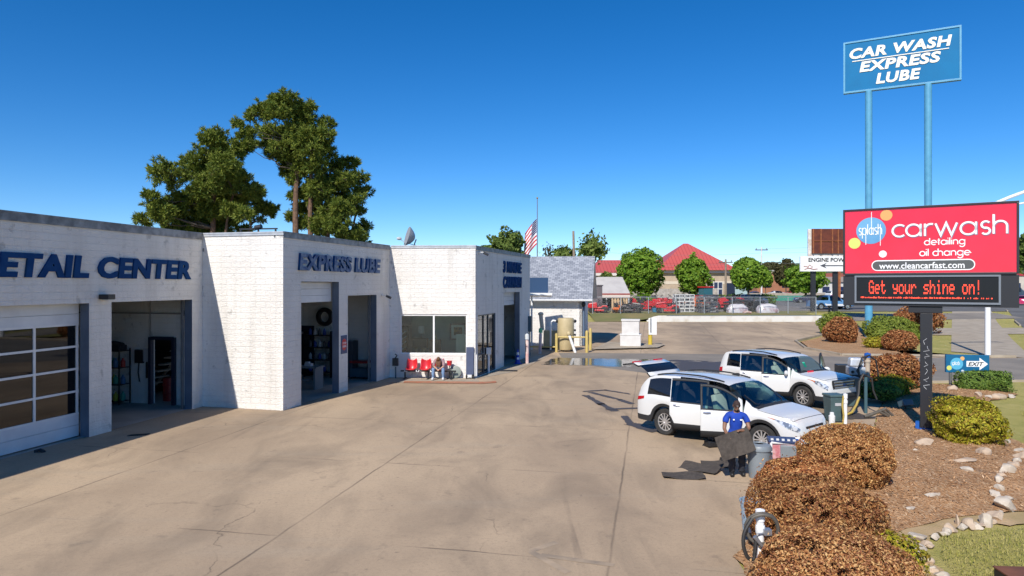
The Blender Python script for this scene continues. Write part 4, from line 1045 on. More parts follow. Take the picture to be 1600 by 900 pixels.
    # cabin
    if c.get('cabin', True):
        m = MB(); m.box(((cu['r']+cu['f'])/2-.3, 0, c['sill']+.24), (cu['f']-cu['r']+1.0, 2*yb-.34, .08)); m.box((cu['f']+.05, 0, .86), (.42, 2*yb-.24, .34)); m.build('dashboard', CABIN, t, bevel=.03)
        for xq, ys in ((cu['b']+.28, (-.4, .4)), (cu['r']+.32, (-.42, .42))):
            for y in ys:
                m = MB(); m.box((xq, y, .68), (.52, .5, .2)); b_ = rot_m(0, R(-14), 0); m.box(Vector((xq-.27, y, 1.02)), (.16, .5, .62), b_); m.box((xq-.36, y, 1.43), (.10, .26, .2), b_); m.build('seat', seat, t, bevel=.04, smooth=True)
        m = MB(); sw = Matrix.Translation((cu['f']-.28, .4, 1.02)) @ Matrix.Rotation(R(-65), 4, 'Y'); m.T = sw
        m.tube([(.18*math.cos(R(a*20)), .18*math.sin(R(a*20)), 0) for a in range(18)], .018, 6, closed=True); m.box((0, 0, -.01), (.3, .05, .03)); m.build('steering_wheel', CABIN, t)
    return t, S
TRAV = dict(cat='suv', fx=1.535, rx=-1.535, wr=.385, gap=.07, sill=.33, clad=.17, tumble=.28,
    top=[(-2.66, 1.06), (-2.62, 1.16), (-2.40, 1.50), (-2.18, 1.67), (-1.7, 1.755), (-.6, 1.79), (.1, 1.765), (.45, 1.70), (1.32, 1.20), (1.55, 1.145), (2.05, 1.07), (2.32, .97), (2.44, .86), (2.50, .70)],
    belt=[(-2.66, 1.0), (-1.9, 1.10), (-.5, 1.065), (.9, 1.035), (1.5, 1.03), (2.0, .97), (2.3, .88), (2.44, .77), (2.50, .60)],
    wid=[(-2.66, .80), (-2.56, .89), (-2.3, .945), (-1.5, .965), (0, .965), (1.4, .955), (1.9, .93), (2.2, .86), (2.4, .74), (2.50, .58)],
    cuts=dict(r=-1.12, b=-.06, f=1.02, b0=-.12, b1=0, rw0=-1.10, fw=.92, q0=-2.2, q1=-1.24, wf=.46, wr_=1.30, gw0=-2.56, gw1=-2.32, hinge=-2.2),
    rail=(-2.0, .25), rear_glass=TINT, spokes=12,
    lights=[('headlight', (1.86, 2.44, lambda t: 4.55-.75*min(1,t*1.5), lambda t: 4.8+.3*min(1, t*1.6)), LAMP), ('turn_signal', (1.70, 1.88, lambda t: 4.5-.1*t, lambda t: 4.6+.22*t), AMB),
            ('tail_lamp', (-2.60, -2.30, lambda t: 4.25+.25*t, lambda t: 5.1-.05*t), REDL)])
def placed(cx, cy, h): return (cx, cy, 0), R(h)
p, rz = placed(6.19, 19.42, -50)
t1, S1 = build_car('suv', 'white suv with raised liftgate and open doors, man in blue shirt beside it', TRAV, p, rz, doors=[('f', -1, 36), ('r', -1, 22)], gate=80)
m = MB(); m.box((2.452, 0, .73), (.05, .9, .16)); m.box((2.47, 0, .50), (.05, 1.0, .18)); m.build('grille', BLACK, t1, bevel=.02)
EXPL = dict(cat='suv', fx=1.43, rx=-1.43, wr=.385, gap=.07, sill=.33, clad=.16, tumble=.24,
    top=[(-2.50, 1.10), (-2.47, 1.2), (-2.30, 1.62), (-2.18, 1.72), (-1.6, 1.78), (-.5, 1.80), (.1, 1.775), (.42, 1.70), (1.18, 1.24), (1.4, 1.19), (1.95, 1.13), (2.22, 1.06), (2.36, .95), (2.42, .72)],
    belt=[(-2.50, 1.04), (-1.9, 1.12), (-.5, 1.10), (.9, 1.08), (1.5, 1.07), (2.0, 1.03), (2.25, .95), (2.36, .85), (2.42, .60)],
    wid=[(-2.50, .84), (-2.42, .91), (-2.2, .955), (-1.5, .975), (0, .975), (1.4, .965), (1.9, .95), (2.2, .90), (2.36, .82), (2.42, .72)],
    cuts=dict(r=-1.05, b=-.04, f=.95, b0=-.11, b1=.03, rw0=-1.03, fw=.86, q0=-2.05, q1=-1.15, wf=.44, wr_=1.16, gw0=-2.42, gw1=-2.24, hinge=-2.1),
    rail=(-1.95, .15), rear_glass=TINT, spokes=10,
    lights=[('headlight', (1.88, 2.36, lambda t: 4.3-.6*min(1,t*1.5), lambda t: 4.75+.3*min(1, t*2)), LAMP), ('turn_signal', (1.64, 1.95, lambda t: 4.55-.25*t, lambda t: 4.65+.15*t), AMB),
            ('tail_lamp', (-2.46, -2.24, lambda t: 3.8+.2*t, lambda t: 5.2-.05*t), REDL)])
def trim_car(t, S, c, xh):
    for sd in (-1, 1):
        m = MB(); m.tube([S.pt(c['cuts']['f']+.35+(xh-c['cuts']['f']-.35)*k/10, 8.6, sd, .001) for k in range(11)], .006, 5); m.build('hood_seam', TRIM, t)
        m = MB(); S.patch(m, 9.05, 10.99, c['cuts']['wr_']-.02, c['cuts']['wr_']+.10, sd, .006, 3, 4, .02); m.build('cowl', TRIM, t)
        m = MB(); m.tube([S.pt(c['cuts']['wr_']+.02, 10.2, sd, .03), S.pt(c['cuts']['wr_']-.1, 9.6, sd, .02), S.pt(c['cuts']['wr_']-.42, 9.35, sd, .015)], .009, 5); m.build('wiper', TRIM, t)
    m = MB(); m.tube([S.pt(xh, 8.6+2.4*k/8, -1, .001) for k in range(9)] + [S.pt(xh, 11-2.4*k/8, 1, .001) for k in range(1, 9)], .007, 5); m.build('hood_seam', TRIM, t)
trim_car(t1, S1, TRAV, 2.30)
p, rz = placed(10.5, 26.2, -59)
t2, S2 = build_car('suv', 'white suv with sign shadow across its nose, parked beyond the open liftgate car', EXPL, p, rz, doors=[('f', -1, 34), ('r', -1, 30), ('f', 1, 62)])
trim_car(t2, S2, EXPL, 2.20)
for k, z in enumerate((.98, .88, .78)):
    m = MB(); m.box((2.405, 0, z), (.05, 1.18-.06*k, .07)); m.build('grille_bar', M('blue_grey_chrome', (.35, .37, .42), rough=.25, metal=.7), t2, bevel=.015)
m = MB(); m.box((2.385, 0, .88), (.05, 1.25, .34)); m.build('grille', BLACK, t2); m = MB(); m.box((2.43, 0, .50), (.06, 1.35, .14)); m.build('bumper_trim', TRIM, t2, bevel=.02)
for t_, x in ((t2, 2.45),):
    m = MB(); m.T = Matrix.Translation((x, 0, .88)) @ Matrix.Rotation(R(90), 4, 'Y') @ Matrix.Scale(2., 4, (0, 1, 0)); m.lathe([(.001, .0), (.05, -.01), (.05, -.02)], 18); m.build('badge', M('dark_blue_badge', (.02, .04, .12), rough=.2), t_)
m = MB(); m.box((-2.62, -.2, .62), (.3, .1, .08)); m.box((-2.66, -.2, .95), (.06, .5, .5)); m.build('hitch_rack', BLACK, t2, bevel=.02)
m = MB(); m.box((1.28, -.28, 1.22), (.012, .34, .09), rot_m(0, R(-32), 0)); m.build('dash_card', M('red_card', (.6, .03, .05), rough=.6), t2)
m = MB(); m.box((.82, 0, 1.42), (.012, .12, .2), rot_m(0, R(-32), 0)); m.build('mirror_tag', M('green_tag', (.05, .55, .35), rough=.6), t2)
# ---------- distant vehicles
def paint(nm, c): return M(nm, c, rough=.3, coat=.5, dark_back=True)
SEDAN = dict(cat='car', fx=1.4, rx=-1.35, wr=.33, gap=.05, sill=.24, clad=.02, tumble=.42, step=.15,
    top=[(-2.35, .80), (-2.3, .98), (-1.75, 1.06), (-1.1, 1.38), (-.4, 1.45), (.2, 1.41), (1.0, 1.02), (1.8, .93), (2.2, .80), (2.3, .62)],
    belt=[(-2.35, .72), (-1.7, .95), (0, .93), (1.0, .92), (1.8, .84), (2.2, .72), (2.3, .55)],
    wid=[(-2.35, .74), (-2.0, .86), (0, .90), (1.6, .87), (2.1, .76), (2.3, .6)],
    cuts=dict(r=-.95, b=-.05, f=.95, b0=-.1, b1=0, rw0=-.95, fw=.7, wf=.3, wr_=.95, gw0=-1.65, gw1=-1.1),
    lights=[('headlight', (1.95, 2.25, 4.3, 5.0), LAMP), ('tail_lamp', (-2.3, -2.1, 4.2, 5.0), REDL)], cabin=False, rear_glass=TINT)
PICK = dict(cat='pickup truck', fx=1.75, rx=-1.75, wr=.39, gap=.07, sill=.42, clad=.03, tumble=.22, step=.13,
    top=[(-2.80, 1.14), (-2.75, 1.16), (-.86, 1.18), (-.80, 1.2), (-.68, 1.74), (-.3, 1.82), (.3, 1.80), (.55, 1.74), (1.15, 1.24), (1.4, 1.2), (2.3, 1.12), (2.55, 1.0), (2.65, .8)],
    belt=[(-2.80, 1.06), (-.8, 1.10), (.9, 1.10), (1.4, 1.1), (2.3, 1.0), (2.55, .9), (2.65, .7)],
    wid=[(-2.80, .90), (-2.7, .95), (0, .97), (1.9, .96), (2.4, .90), (2.65, .78)],
    cuts=dict(r=-.62, b=-.1, f=.95, b0=-.15, b1=-.04, rw0=-.58, fw=.85, wf=.58, wr_=1.12, gw0=-.79, gw1=-.72),
    lights=[('headlight', (2.2, 2.6, 4.2, 5.0), LAMP), ('tail_lamp', (-2.76, -2.62, 3.6, 5.0), REDL)], cabin=False, rear_glass=TINT)
def far_car(cfg, name, label, px, Y, z, heading, pt_, group=None, sc_=1.):
    t, S_ = build_car(name, label, cfg, ((px-CX)/FPX*Y, Y, z), R(heading), pt_, detail=False, group=group); t.scale = (sc_,)*3; return t
tp, _ = None, None
pk = far_car(PICK, 'pickup_truck', 'light blue pickup truck with white lower sides parked beyond the low wall', 1298, 88, zt(88)+.01, 4, paint('sky_blue_paint', (.10, .24, .45)))
SP = CarShape(PICK); 
for sd in (-1, 1):
    m = MB(); SP.patch(m, 2.05, 3.2, -1.25, 1.2, sd, .008, 10, 2); SP.patch(m, 2.05, 3.2, -2.75, -2.3, sd, .008, 3, 2); m.build('white_band', paint('white_band_paint', (.72, .72, .72)), pk, smooth=True)
far_car(SEDAN, 'parked_car', 'dark navy sedan parked between the tree and the sign post', 1262, 118, 1.3, 172, paint('navy_car_paint', (.015, .018, .05)))
far_car(SEDAN, 'parked_car', 'black sedan parked just beyond the blue pickup truck', 1290, 112, 1.3, 6, paint('black_car_paint', (.012, .012, .014)))
far_car(SEDAN, 'parked_car', 'dark red car on the road behind the round trees', 1240, 165, 1.6, 2, paint('dark_red_paint', (.20, .01, .03)))
far_car(SEDAN, 'parked_car', 'pale grey car under the far trees beside the dark red car', 1216, 158, 1.6, 0, paint('silver_paint', (.5, .5, .52)))
far_car(SEDAN, 'parked_car', 'small dark blue car by the white pole near the round tree', 1178, 150, 1.5, 90, paint('deep_blue_paint', (.02, .03, .10)))
far_car(EXPL, 'parked_car', 'grey black car standing at the end of the mower yard', 1178, 96, 1.3, -80, paint('graphite_paint', (.07, .075, .09)))
far_car(SEDAN, 'parked_car', 'magenta red car at the street edge right of the red sign', 1599, 105, 1.3, 60, paint('magenta_paint', (.45, .02, .10)))
far_car(EXPL, 'parked_car', 'white suv parked in the far lot behind the pickup truck', 1312, 130, 1.5, 10, paint('plain_white_paint', (.75, .75, .75)))
# ------------------------------------------------------------------ signs
# tall blue pylon
PL, PR = Vector((27.96, 57.6, 0)), Vector((35.3, 53.6, 0)); pd = (PR-PL).normalized(); pn = nrm(PL, PR); PW = (PR-PL).length; zb_, zt2 = 20.5, 24.8
pbase = (PL+PR)/2
t = thing('pylon_sign', 'tall blue two post highway sign reading car wash express lube', 'sign', pbase)
PB = lambda s, z, o=0.: PL + pd*s + pn*o + Z*z - pbase
def pbox(mb, s0, s1, z0, z1, o0, o1, f=PB):
    return mb.add([f(s, z, o) for z in (z0, z1) for o in (o0, o1) for s in (s0, s1)], [(0, 2, 3, 1), (4, 5, 7, 6), (0, 1, 5, 4), (2, 6, 7, 3), (0, 4, 6, 2), (1, 3, 7, 5)])
SKYB = M('light_blue_post_paint', (.105, .34, .52), (.085, .29, .46), 2, .4); SIGNB = M('sign_blue_face', (.004, .16, .37), (.005, .145, .34), .8, .6, spec=.2)
m = MB(); pbox(m, .14, PW-.14, zb_+.14, zt2-.14, -.25, .0); m.build('sign_face', SIGNB, t)
for k, (a, b, c_, d_) in enumerate(((0, PW, zb_, zb_+.14), (0, PW, zt2-.14, zt2), (0, .14, zb_+.14, zt2-.14), (PW-.14, PW, zb_+.14, zt2-.14))):
    m = MB(); pbox(m, a, b, c_, d_, -.35, .06); m.build('sign_frame', SKYB, t, bevel=.01)
for px in (1357.5, 1450.5):
    s = on_line(PL, PR, px)*PW; m = MB(); a = PL+pd*s-pn*.15-pbase
    m.cyl(a+Z*0, a+Z*8.5, .30, .30, 20); m.cyl(a+Z*8.5, a+Z*(zb_), .27, .27, 20); m.build('post', SKYB, t, smooth=True)
WF = M('cream_letter_face', (.80, .76, .66), rough=.5); BR = M('letter_shadow_brown', (.10, .06, .05), rough=.6)
for tx, f0, f1, zlo in (('CAR WASH', .055, .925, 23.30), ('EXPRESS', .145, .835, 22.12), ('LUBE', .29, .67, 20.98)):
    text_part('lettering', tx, [WF, BR], t, PL+pd*PW*f0+Z*zlo+pn*.0, pd, Z, PW*(f1-f0), .88, .05, .04, .16, pbase, 1.08)
m = MB(); pbox(m, PW*.08, PW*.90, 23.08, 23.15, .0, .05); m.build('underline', WF, t)
# red sign with the reader board
RL, RR = Vector((10.24, 21.1, 0)), Vector((13.9, 18.71, 0)); rd = (RR-RL).normalized(); rn = nrm(RL, RR); RW = (RR-RL).length
ROT_BASE = (RL+RR)/2; z_b, z_m, z_t = 3.77, 4.73, 6.71
t = thing('street_sign', 'red car wash sign over a black electronic message board on one post', 'sign', ROT_BASE)
RB = lambda s, z, o=0.: RL + rd*s + rn*o + Z*z - ROT_BASE
rbox = lambda mb, *a: pbox(mb, *a, f=RB)
REDF = M('red_sign_face', (.72, .022, .055), (.66, .015, .04), .8, .22, coat=.3); SBLK = M('sign_black', (.022, .022, .026), rough=.4)
e = .055
m = MB(); rbox(m, e, RW-e, z_m+.02, z_t-e, -.40, .03); m.build('sign_face', REDF, t)
for a in ((0, RW, z_t-e, z_t), (0, e, z_m-.02, z_t-e), (RW-e, RW, z_m-.02, z_t-e), (e, RW-e, z_m-.045, z_m+.02)):
    m = MB(); rbox(m, *a, -.45, .06); m.build('sign_frame', SBLK, t, bevel=.006)
m = MB(); rbox(m, 0, RW, z_b, z_m-.046, -.42, .02); cab = m.build('message_cabinet', SBLK, t, bevel=.01)
s0, s1, q0, q1 = RW*.085, RW*.895, z_b+.13, z_m-.10
for a in ((s0, s1, q1, q1+.05), (s0, s1, q0-.055, q0), (s0-.05, s0, q0-.055, q1+.05), (s1, s1+.05, q0-.055, q1+.05)):
    m = MB(); rbox(m, *a, .021, .07); m.build('bezel', M('bezel_grey', (.17, .19, .22), rough=.4), cab)
m = MB(); rbox(m, s0, s1, q0, q1, .021, .03); m.build('screen', M('led_black', (.006, .005, .006), rough=.3), cab)
PIX = {'G': ['.###.', '#...#', '#....', '#.###', '#...#', '#...#', '.####'], 'e': ['.....', '.....', '.###.', '#...#', '#####', '#....', '.###.'], 't': ['.#...', '.#...', '####.', '.#...', '.#...', '.#..#', '..##.'],
 'y': ['.....', '.....', '#...#', '#...#', '.####', '....#', '.###.'], 'o': ['.....', '.....', '.###.', '#...#', '#...#', '#...#', '.###.'], 'u': ['.....', '.....', '#...#', '#...#', '#...#', '#..##', '.##.#'],
 'r': ['.....', '.....', '#.##.', '##..#', '#....', '#....', '#....'], 's': ['.....', '.....', '.####', '#....', '.###.', '....#', '####.'], 'h': ['#....', '#....', '#.##.', '##..#', '#...#', '#...#', '#...#'],
 'i': ['..#..', '.....', '.##..', '..#..', '..#..', '..#..', '.###.'], 'n': ['.....', '.....', '#.##.', '##..#', '#...#', '#...#', '#...#'], '!': ['..#..', '..#..', '..#..', '..#..', '..#..', '.....', '..#..'], ' ': ['.....']*7}
LED = M('red_led', (1., .07, .03), rough=.5, emit=1.15)
m = MB(); msg = 'Get your shine on!'; cw = (s1-s0)*.80/(len(msg)*6); ch = .40/7; sx = s0+(s1-s0)*.095
for i, chh in enumerate(msg):
    for r_, row in enumerate(PIX[chh]):
        for k in range(5):
            if row[k] == '#':
                a = sx+(i*6+k)*cw; zz = q0+.23+(6-r_)*ch
                for dx in (0, .5):
                    for dz in (0, .5): rbox(m, a+dx*cw+.002, a+dx*cw+cw*.46, zz+dz*ch+.003, zz+dz*ch+ch*.44, .031, .034)
m.build('led_message', LED, cab)
m = MB(); rr = random.Random(5); x = s0+.12
while x < s1-.16:
    h_ = rr.choice((.012, .02, .03)); rbox(m, x, x+rr.uniform(.01, .035), q0+.10, q0+.10+h_+.014, .031, .034); x += rr.uniform(.022, .05) * (1.0 if x < s1-.9 else 1.8)
m.build('led_underline', LED, cab)
m = MB(); a = (RL+RR)/2-rn*.2-ROT_BASE; ph = z_b-.20
A4 = Matrix.Translation(a) @ Matrix(((rd.x, rn.x, 0, 0), (rd.y, rn.y, 0, 0), (0, 0, 1, 0), (0, 0, 0, 1)))
m.T = A4; m.box((0, 0, ph/2), (.30, .30, ph)); post = m.build('post', SBLK, t, bevel=.012)
m = MB(); m.T = A4; m.box((-.02, 0, z_b-.10), (.85, .34, .19)); m.build('mount_box', SBLK, t, bevel=.015)
m = MB(); m.T = A4; m.box((-.22, .0, .26), (.10, .26, .20)); m.box((0, .17, .18), (.34, .03, .05)); m.build('base_box', M('bright_blue_box', (.012, .10, .42), rough=.45), post)
for zc, hh in ((1.42, .24), (.86, .15)):
    m = MB(); m.T = A4; m.prism([(.05*math.cos(R(k*20))-.07, hh*math.sin(R(k*20))) for k in range(18)], .152, .157, Matrix.Rotation(R(90), 4, 'X') @ Matrix.Scale(-1, 4, (0, 0, 1))); m.build('blue_patch', M('worn_blue_patch', (.01, .05, .22), (.02, .02, .03), 8, .6), post)
SW_ = M('pale_scrawl', (.55, .55, .56), rough=.7)
m = MB(); rr = random.Random(9)
for k in range(7):
    z0_ = 1.35+k*.22; pts = [A4 @ Vector((rr.uniform(-.07, .11), .154, z0_+q*.05+rr.uniform(-.015, .015))) for q in range(4)]; m.tube(pts, .006, 5)
m.build('paint_scrawl', SW_, post)
# face artwork: bubbles, pill, lettering
def disc(mb, s, z, r, o, ry=None, n=36): 
    vs = [RB(s+r*math.cos(2*math.pi*k/n), z+(ry or r)*math.sin(2*math.pi*k/n), o) for k in range(n)]
    vs += [RB(s+r*math.cos(2*math.pi*k/n), z+(ry or r)*math.sin(2*math.pi*k/n), .03) for k in range(n)]
    return mb.add(vs, [tuple(range(n))] + [(k, n+k, n+(k+1) % n, (k+1) % n) for k in range(n)])
zr = lambda f: z_m + (z_t-z_m)*f                          # fraction up the red face
BUB = M('bubble_blue', (.16, .38, .60), (.10, .28, .50), 1.2, .3)
for s, f, r, c, nm, o in ((.175, .66, .40, None, 'bubble', .036), (.072, .475, .165, (.62, .66, .16), 'bubble', .033), (.268, .885, .16, (.75, .36, .12), 'bubble', .033), (.247, .30, .105, (.72, .74, .78), 'bubble', .033)):
    m = MB(); disc(m, RW*s, zr(f), r, o); m.build(nm, BUB if c is None else M('bubble_%d' % int(s*1000), c, rough=.35), t)
WHT = M('white_print', (.85, .85, .85), rough=.5)
SH = M('blue_grey_outline', (.16, .20, .32), rough=.5)
m = MB(); stroke_text(m, 'carwash', RB(RW*.305+.012, zr(.555)-.012, .034), rd, Z, .345, .062, .006, 1.05); m.build('lettering', SH, t)
m = MB(); stroke_text(m, 'carwash', RB(RW*.305, zr(.555), .041), rd, Z, .345, .05, .006, 1.05); m.build('lettering', WHT, t)
m = MB(); stroke_text(m, 'detailing', RB(RW*.492, zr(.42), .034), rd, Z, .125, .027, .006, 1.02); m.build('lettering', WHT, t)
m = MB(); stroke_text(m, 'oil change', RB(RW*.465, zr(.26), .034), rd, Z, .13, .028, .006, 1.0); m.build('lettering', WHT, t)
m = MB(); stroke_text(m, 'splash', RB(RW*.093+.03, zr(.60), .043), rd, Z, .205, .022, .004, .56)
for f_, up_, dn in ((.143, 0, .30), (.178, .48, 0), (.232, .1, .34)):
    s_ = RW*f_; rbox(m, s_-.008, s_+.008, zr(.60)-dn, zr(.60)+up_+.2, .042, .046)
m.build('lettering', WHT, t)
def pill(mb, sa, sb, za, zb2, o):
    r = (zb2-za)/2; n = 14; P = [(sb-r+r*math.cos(R(-90+180*k/n)), (za+zb2)/2+r*math.sin(R(-90+180*k/n))) for k in range(n+1)] + [(sa+r+r*math.cos(R(90+180*k/n)), (za+zb2)/2+r*math.sin(R(90+180*k/n))) for k in range(n+1)]
    k = len(P); mb.add([RB(s, z, o) for s, z in P]+[RB(s, z, .03) for s, z in P], [tuple(range(k))]+[(i, k+i, k+(i+1) % k, (i+1) % k) for i in range(k)])
m = MB(); pill(m, RW*.178, RW*.772, zr(.045), zr(.205), .035); m.build('banner_edge', WHT, t)
m = MB(); pill(m, RW*.184, RW*.766, zr(.045)+.03, zr(.205)-.03, .039); m.build('banner', M('banner_grey', (.08, .085, .085), rough=.5), t)
text_part('lettering', 'www.cleancarfast.com', [WHT], t, RB(RW*.225, zr(.072), .039)+ROT_BASE, rd, Z, RW*.49, .19, .006, .012, 0, ROT_BASE)
# exit sign
EL, ER = G(1496, 613)+Vector((.02, .75, 0)), G(1496, 613)+Vector((1.70, .55, 0)); EL.z = ER.z = 0; ed = (ER-EL).normalized(); en = nrm(EL, ER); EW = (ER-EL).length
t = thing('exit_sign', 'small blue exit sign with white arrow behind the clipped green hedge', 'sign', EL)
EB = lambda s, z, o=0.: ed*s + en*o + Z*z
ebox = lambda mb, *a: pbox(mb, *a, f=EB)
EBL = M('exit_sign_blue', (.008, .13, .27), (.006, .11, .24), 2, .4)
m = MB(); ebox(m, 0, EW, .72, 1.46, -.12, 0); m.build('sign_face', EBL, t, bevel=.01)
for s in (.2, EW-.2): m = MB(); ebox(m, s-.05, s+.05, 0, .72, -.10, -.02); m.build('post', GREYM, t)
m = MB(); P = [(.47*EW, .97), (.77*EW, .97), (.77*EW, .83), (.965*EW, 1.09), (.77*EW, 1.35), (.77*EW, 1.21), (.47*EW, 1.21)]
m.add([EB(s, z, .006) for s, z in P]+[EB(s, z, .0) for s, z in P], [tuple(range(7))]+[(i, 7+i, 7+(i+1) % 7, (i+1) % 7) for i in range(7)]); m.build('arrow', WHT, t)
text_part('lettering', 'EXIT', [SBLK], t, EL+EB(.51*EW, 1.0, .006), ed, Z, .36*EW, .17, .005, .02, .25, EL)
def edisc(s, z, r, c, nm): 
    m = MB(); n = 24; vs = [EB(s+r*math.cos(2*math.pi*k/n), z+r*math.sin(2*math.pi*k/n), .006) for k in range(n)]+[EB(s+r*math.cos(2*math.pi*k/n), z+r*math.sin(2*math.pi*k/n), 0) for k in range(n)]
    m.add(vs, [tuple(range(n))]+[(k, n+k, n+(k+1) % n, (k+1) % n) for k in range(n)]); m.build('bubble', M(nm, c, rough=.4), t)
edisc(.245*EW, 1.09, .25, (.10, .42, .62), 'exit_bubble_blue'); edisc(.07*EW, .91, .10, (.62, .66, .16), 'bubble_72'); edisc(.375*EW, 1.31, .085, (.75, .42, .16), 'exit_bubble_orange'); edisc(.38*EW, .78, .06, (.6, .68, .75), 'exit_bubble_pale')
m = MB(); stroke_text(m, 'splash', EB(.245*EW-.19, 1.04, .0075), ed, Z, .10, .016, .002, .56); m.build('lettering', WHT, t)
# engine power sign on two black posts and the rusted billboard behind it
QL = Vector(((1250-CX)/FPX*84, 84, 0)); qd = Vector((1, 0, 0)); t = thing('arrow_sign', 'white engine power sign with a black arrow on two dark posts', 'sign', QL)
zs_ = zt(84); WS = M('white_sign_face', (.78, .78, .77), rough=.5)
m = MB(); m.box((4.6, 0, 6.98), (9.2, .25, 1.85)); m.build('sign_face', WS, t)
for px in (1272.5, 1307): m = MB(); m.box(((px-1250)/FPX*84, .35, 3.5), (.55, .3, 7.0)); m.build('post', SBLK, t)
text_part('lettering', 'ENGINE POWER SPORTS', [SBLK], t, QL+Vector((1.0, -.13, 7.22)), qd, Z, 7.8, .5, .03, .02, 0, QL)
m = MB(); ax = (1290-1250)/FPX*84-.75
m.add([(ax, -.135, 6.75), (ax+.85, -.135, 7.1), (ax+.6, -.135, 6.82), (9.0, -.135, 6.80), (9.0, -.135, 6.70), (ax+.6, -.135, 6.68), (ax+.85, -.135, 6.4)], [(0, 1, 2), (2, 3, 4, 5), (0, 2, 5), (0, 5, 6)])
m.build('arrow', M('dark_grey_print', (.06, .065, .08), rough=.6), t)
m = MB(); rr = random.Random(2)
m.tube([(.5, -.14, 6.3), (1.0, -.14, 6.45), (1.6, -.14, 6.3), (2.1, -.14, 6.35)], .05, 5); m.tube([(.9, -.14, 6.5), (1.1, -.14, 6.85), (1.5, -.14, 6.6), (1.2, -.14, 6.4)], .04, 5); m.tube([(.4, -.14, 6.7), (.9, -.14, 6.6)], .04, 5)
m.build('sketch', M('reddish_print', (.35, .12, .10), rough=.7), t)
YB2 = 95; BL = Vector(((1264-CX)/FPX*YB2, YB2, 0)); t = thing('billboard', 'rusty back of an old billboard above the engine power sign', 'billboard', BL)
RUST = M('rust', (.155, .038, .018), (.09, .022, .014), 1.3, .85, bump=.2); RUST2 = M('rust_strut', (.34, .12, .04), (.22, .07, .03), 3, .85)
zl, zh = CAM_Z+(445-396)*YB2/FPX, CAM_Z+(445-357.5)*YB2/FPX
m = MB(); m.box((4.0, 0, (zl+zh)/2), (7.2, .15, zh-zl)); m.build('rusty_panel', RUST, t)
m = MB(); m.box((4.0, .25, (zl+zh)/2-.2), (8.1, .2, zh-zl+.35)); m.build('white_face', M('peeling_white', (.72, .70, .66), (.5, .42, .36), 2, .8), t)
for x in (.55, 1.6, 3.2, 4.0, 5.8): m = MB(); m.box((x, -.16, (zl+zh)/2), (.13, .14, zh-zl)); m.build('strut', RUST2, t)
m = MB(); m.box((4.0, -.14, (zl+zh)/2), (7.1, .08, .07)); m.build('cross_rail', RUST2, t)
for x in (.6, 4.2): m = MB(); m.box((x, .0, zl/2-.2), (.32, .3, zl-.4)); m.build('post', RUST2, t)
# ------------------------------------------------------------------ plants
BARK = M('pine_bark', (.20, .115, .07), (.10, .06, .04), 5, .9, bump=.5, bscale=18)
BARK2 = M('grey_bark', (.13, .10, .075), (.07, .055, .04), 6, .9, bump=.4)
BROWN = M('brown_shrub_leaves', island=[(.11, .03, .014), (.33, .12, .042), (.46, .205, .075), (.60, .33, .14), (.22, .065, .027), (.38, .155, .055)], rough=.75, spec=.2, transl=.25)
YGREEN = M('golden_shrub_leaves', island=[(.10, .12, .012), (.36, .34, .02), (.58, .53, .05), (.30, .17, .03), (.46, .44, .03), (.20, .10, .02)], rough=.6, spec=.3, transl=.3)
GREEN = M('shrub_leaves_green', island=[(.04, .09, .015), (.12, .21, .03), (.21, .30, .05), (.08, .14, .02)], rough=.6, spec=.3, transl=.25)
OLIVE = M('clipped_shrub_leaves', island=[(.09, .14, .018), (.20, .25, .03), (.32, .36, .06), (.14, .19, .02)], rough=.6, spec=.3, transl=.25)
MAPLE = M('maple_leaves', island=[(.07, .17, .012), (.17, .30, .024), (.26, .39, .04), (.12, .235, .02)], rough=.6, spec=.3, transl=.3)
FARG = M('far_tree_leaves', island=[(.07, .12, .025), (.14, .20, .04), (.20, .25, .06)], rough=.7, spec=.2, transl=.25)
DKG = M('dark_tree_leaves', island=[(.045, .05, .022), (.085, .08, .03), (.12, .10, .045)], rough=.7, spec=.2, transl=.25)
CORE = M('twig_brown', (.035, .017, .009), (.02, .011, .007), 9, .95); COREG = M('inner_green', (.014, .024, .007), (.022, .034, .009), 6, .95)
PINEN = M('pine_needles', island=[(.06, .105, .016), (.14, .19, .028), (.24, .26, .04), (.10, .15, .02)], rough=.6, spec=.25, transl=.2)
def lump(D, seed, f=2.5, amp=.16):
    r = np.random.default_rng(seed); o = np.zeros(len(D))
    for k in range(7):
        d = r.normal(0, 1, 3); d /= np.linalg.norm(d); ph = r.uniform(0, 6.28); fr = f*r.uniform(.6, 2.2); o += np.sin(D@d*fr*2+ph)*amp/2.2/(.7+.3*k)
    return o
def sphere_dirs(n, zmin=-1.):
    D = RNG.normal(0, 1, (n*3, 3)); D /= np.linalg.norm(D, axis=1)[:, None]; D = D[D[:, 2] > zmin]; return D[:n]
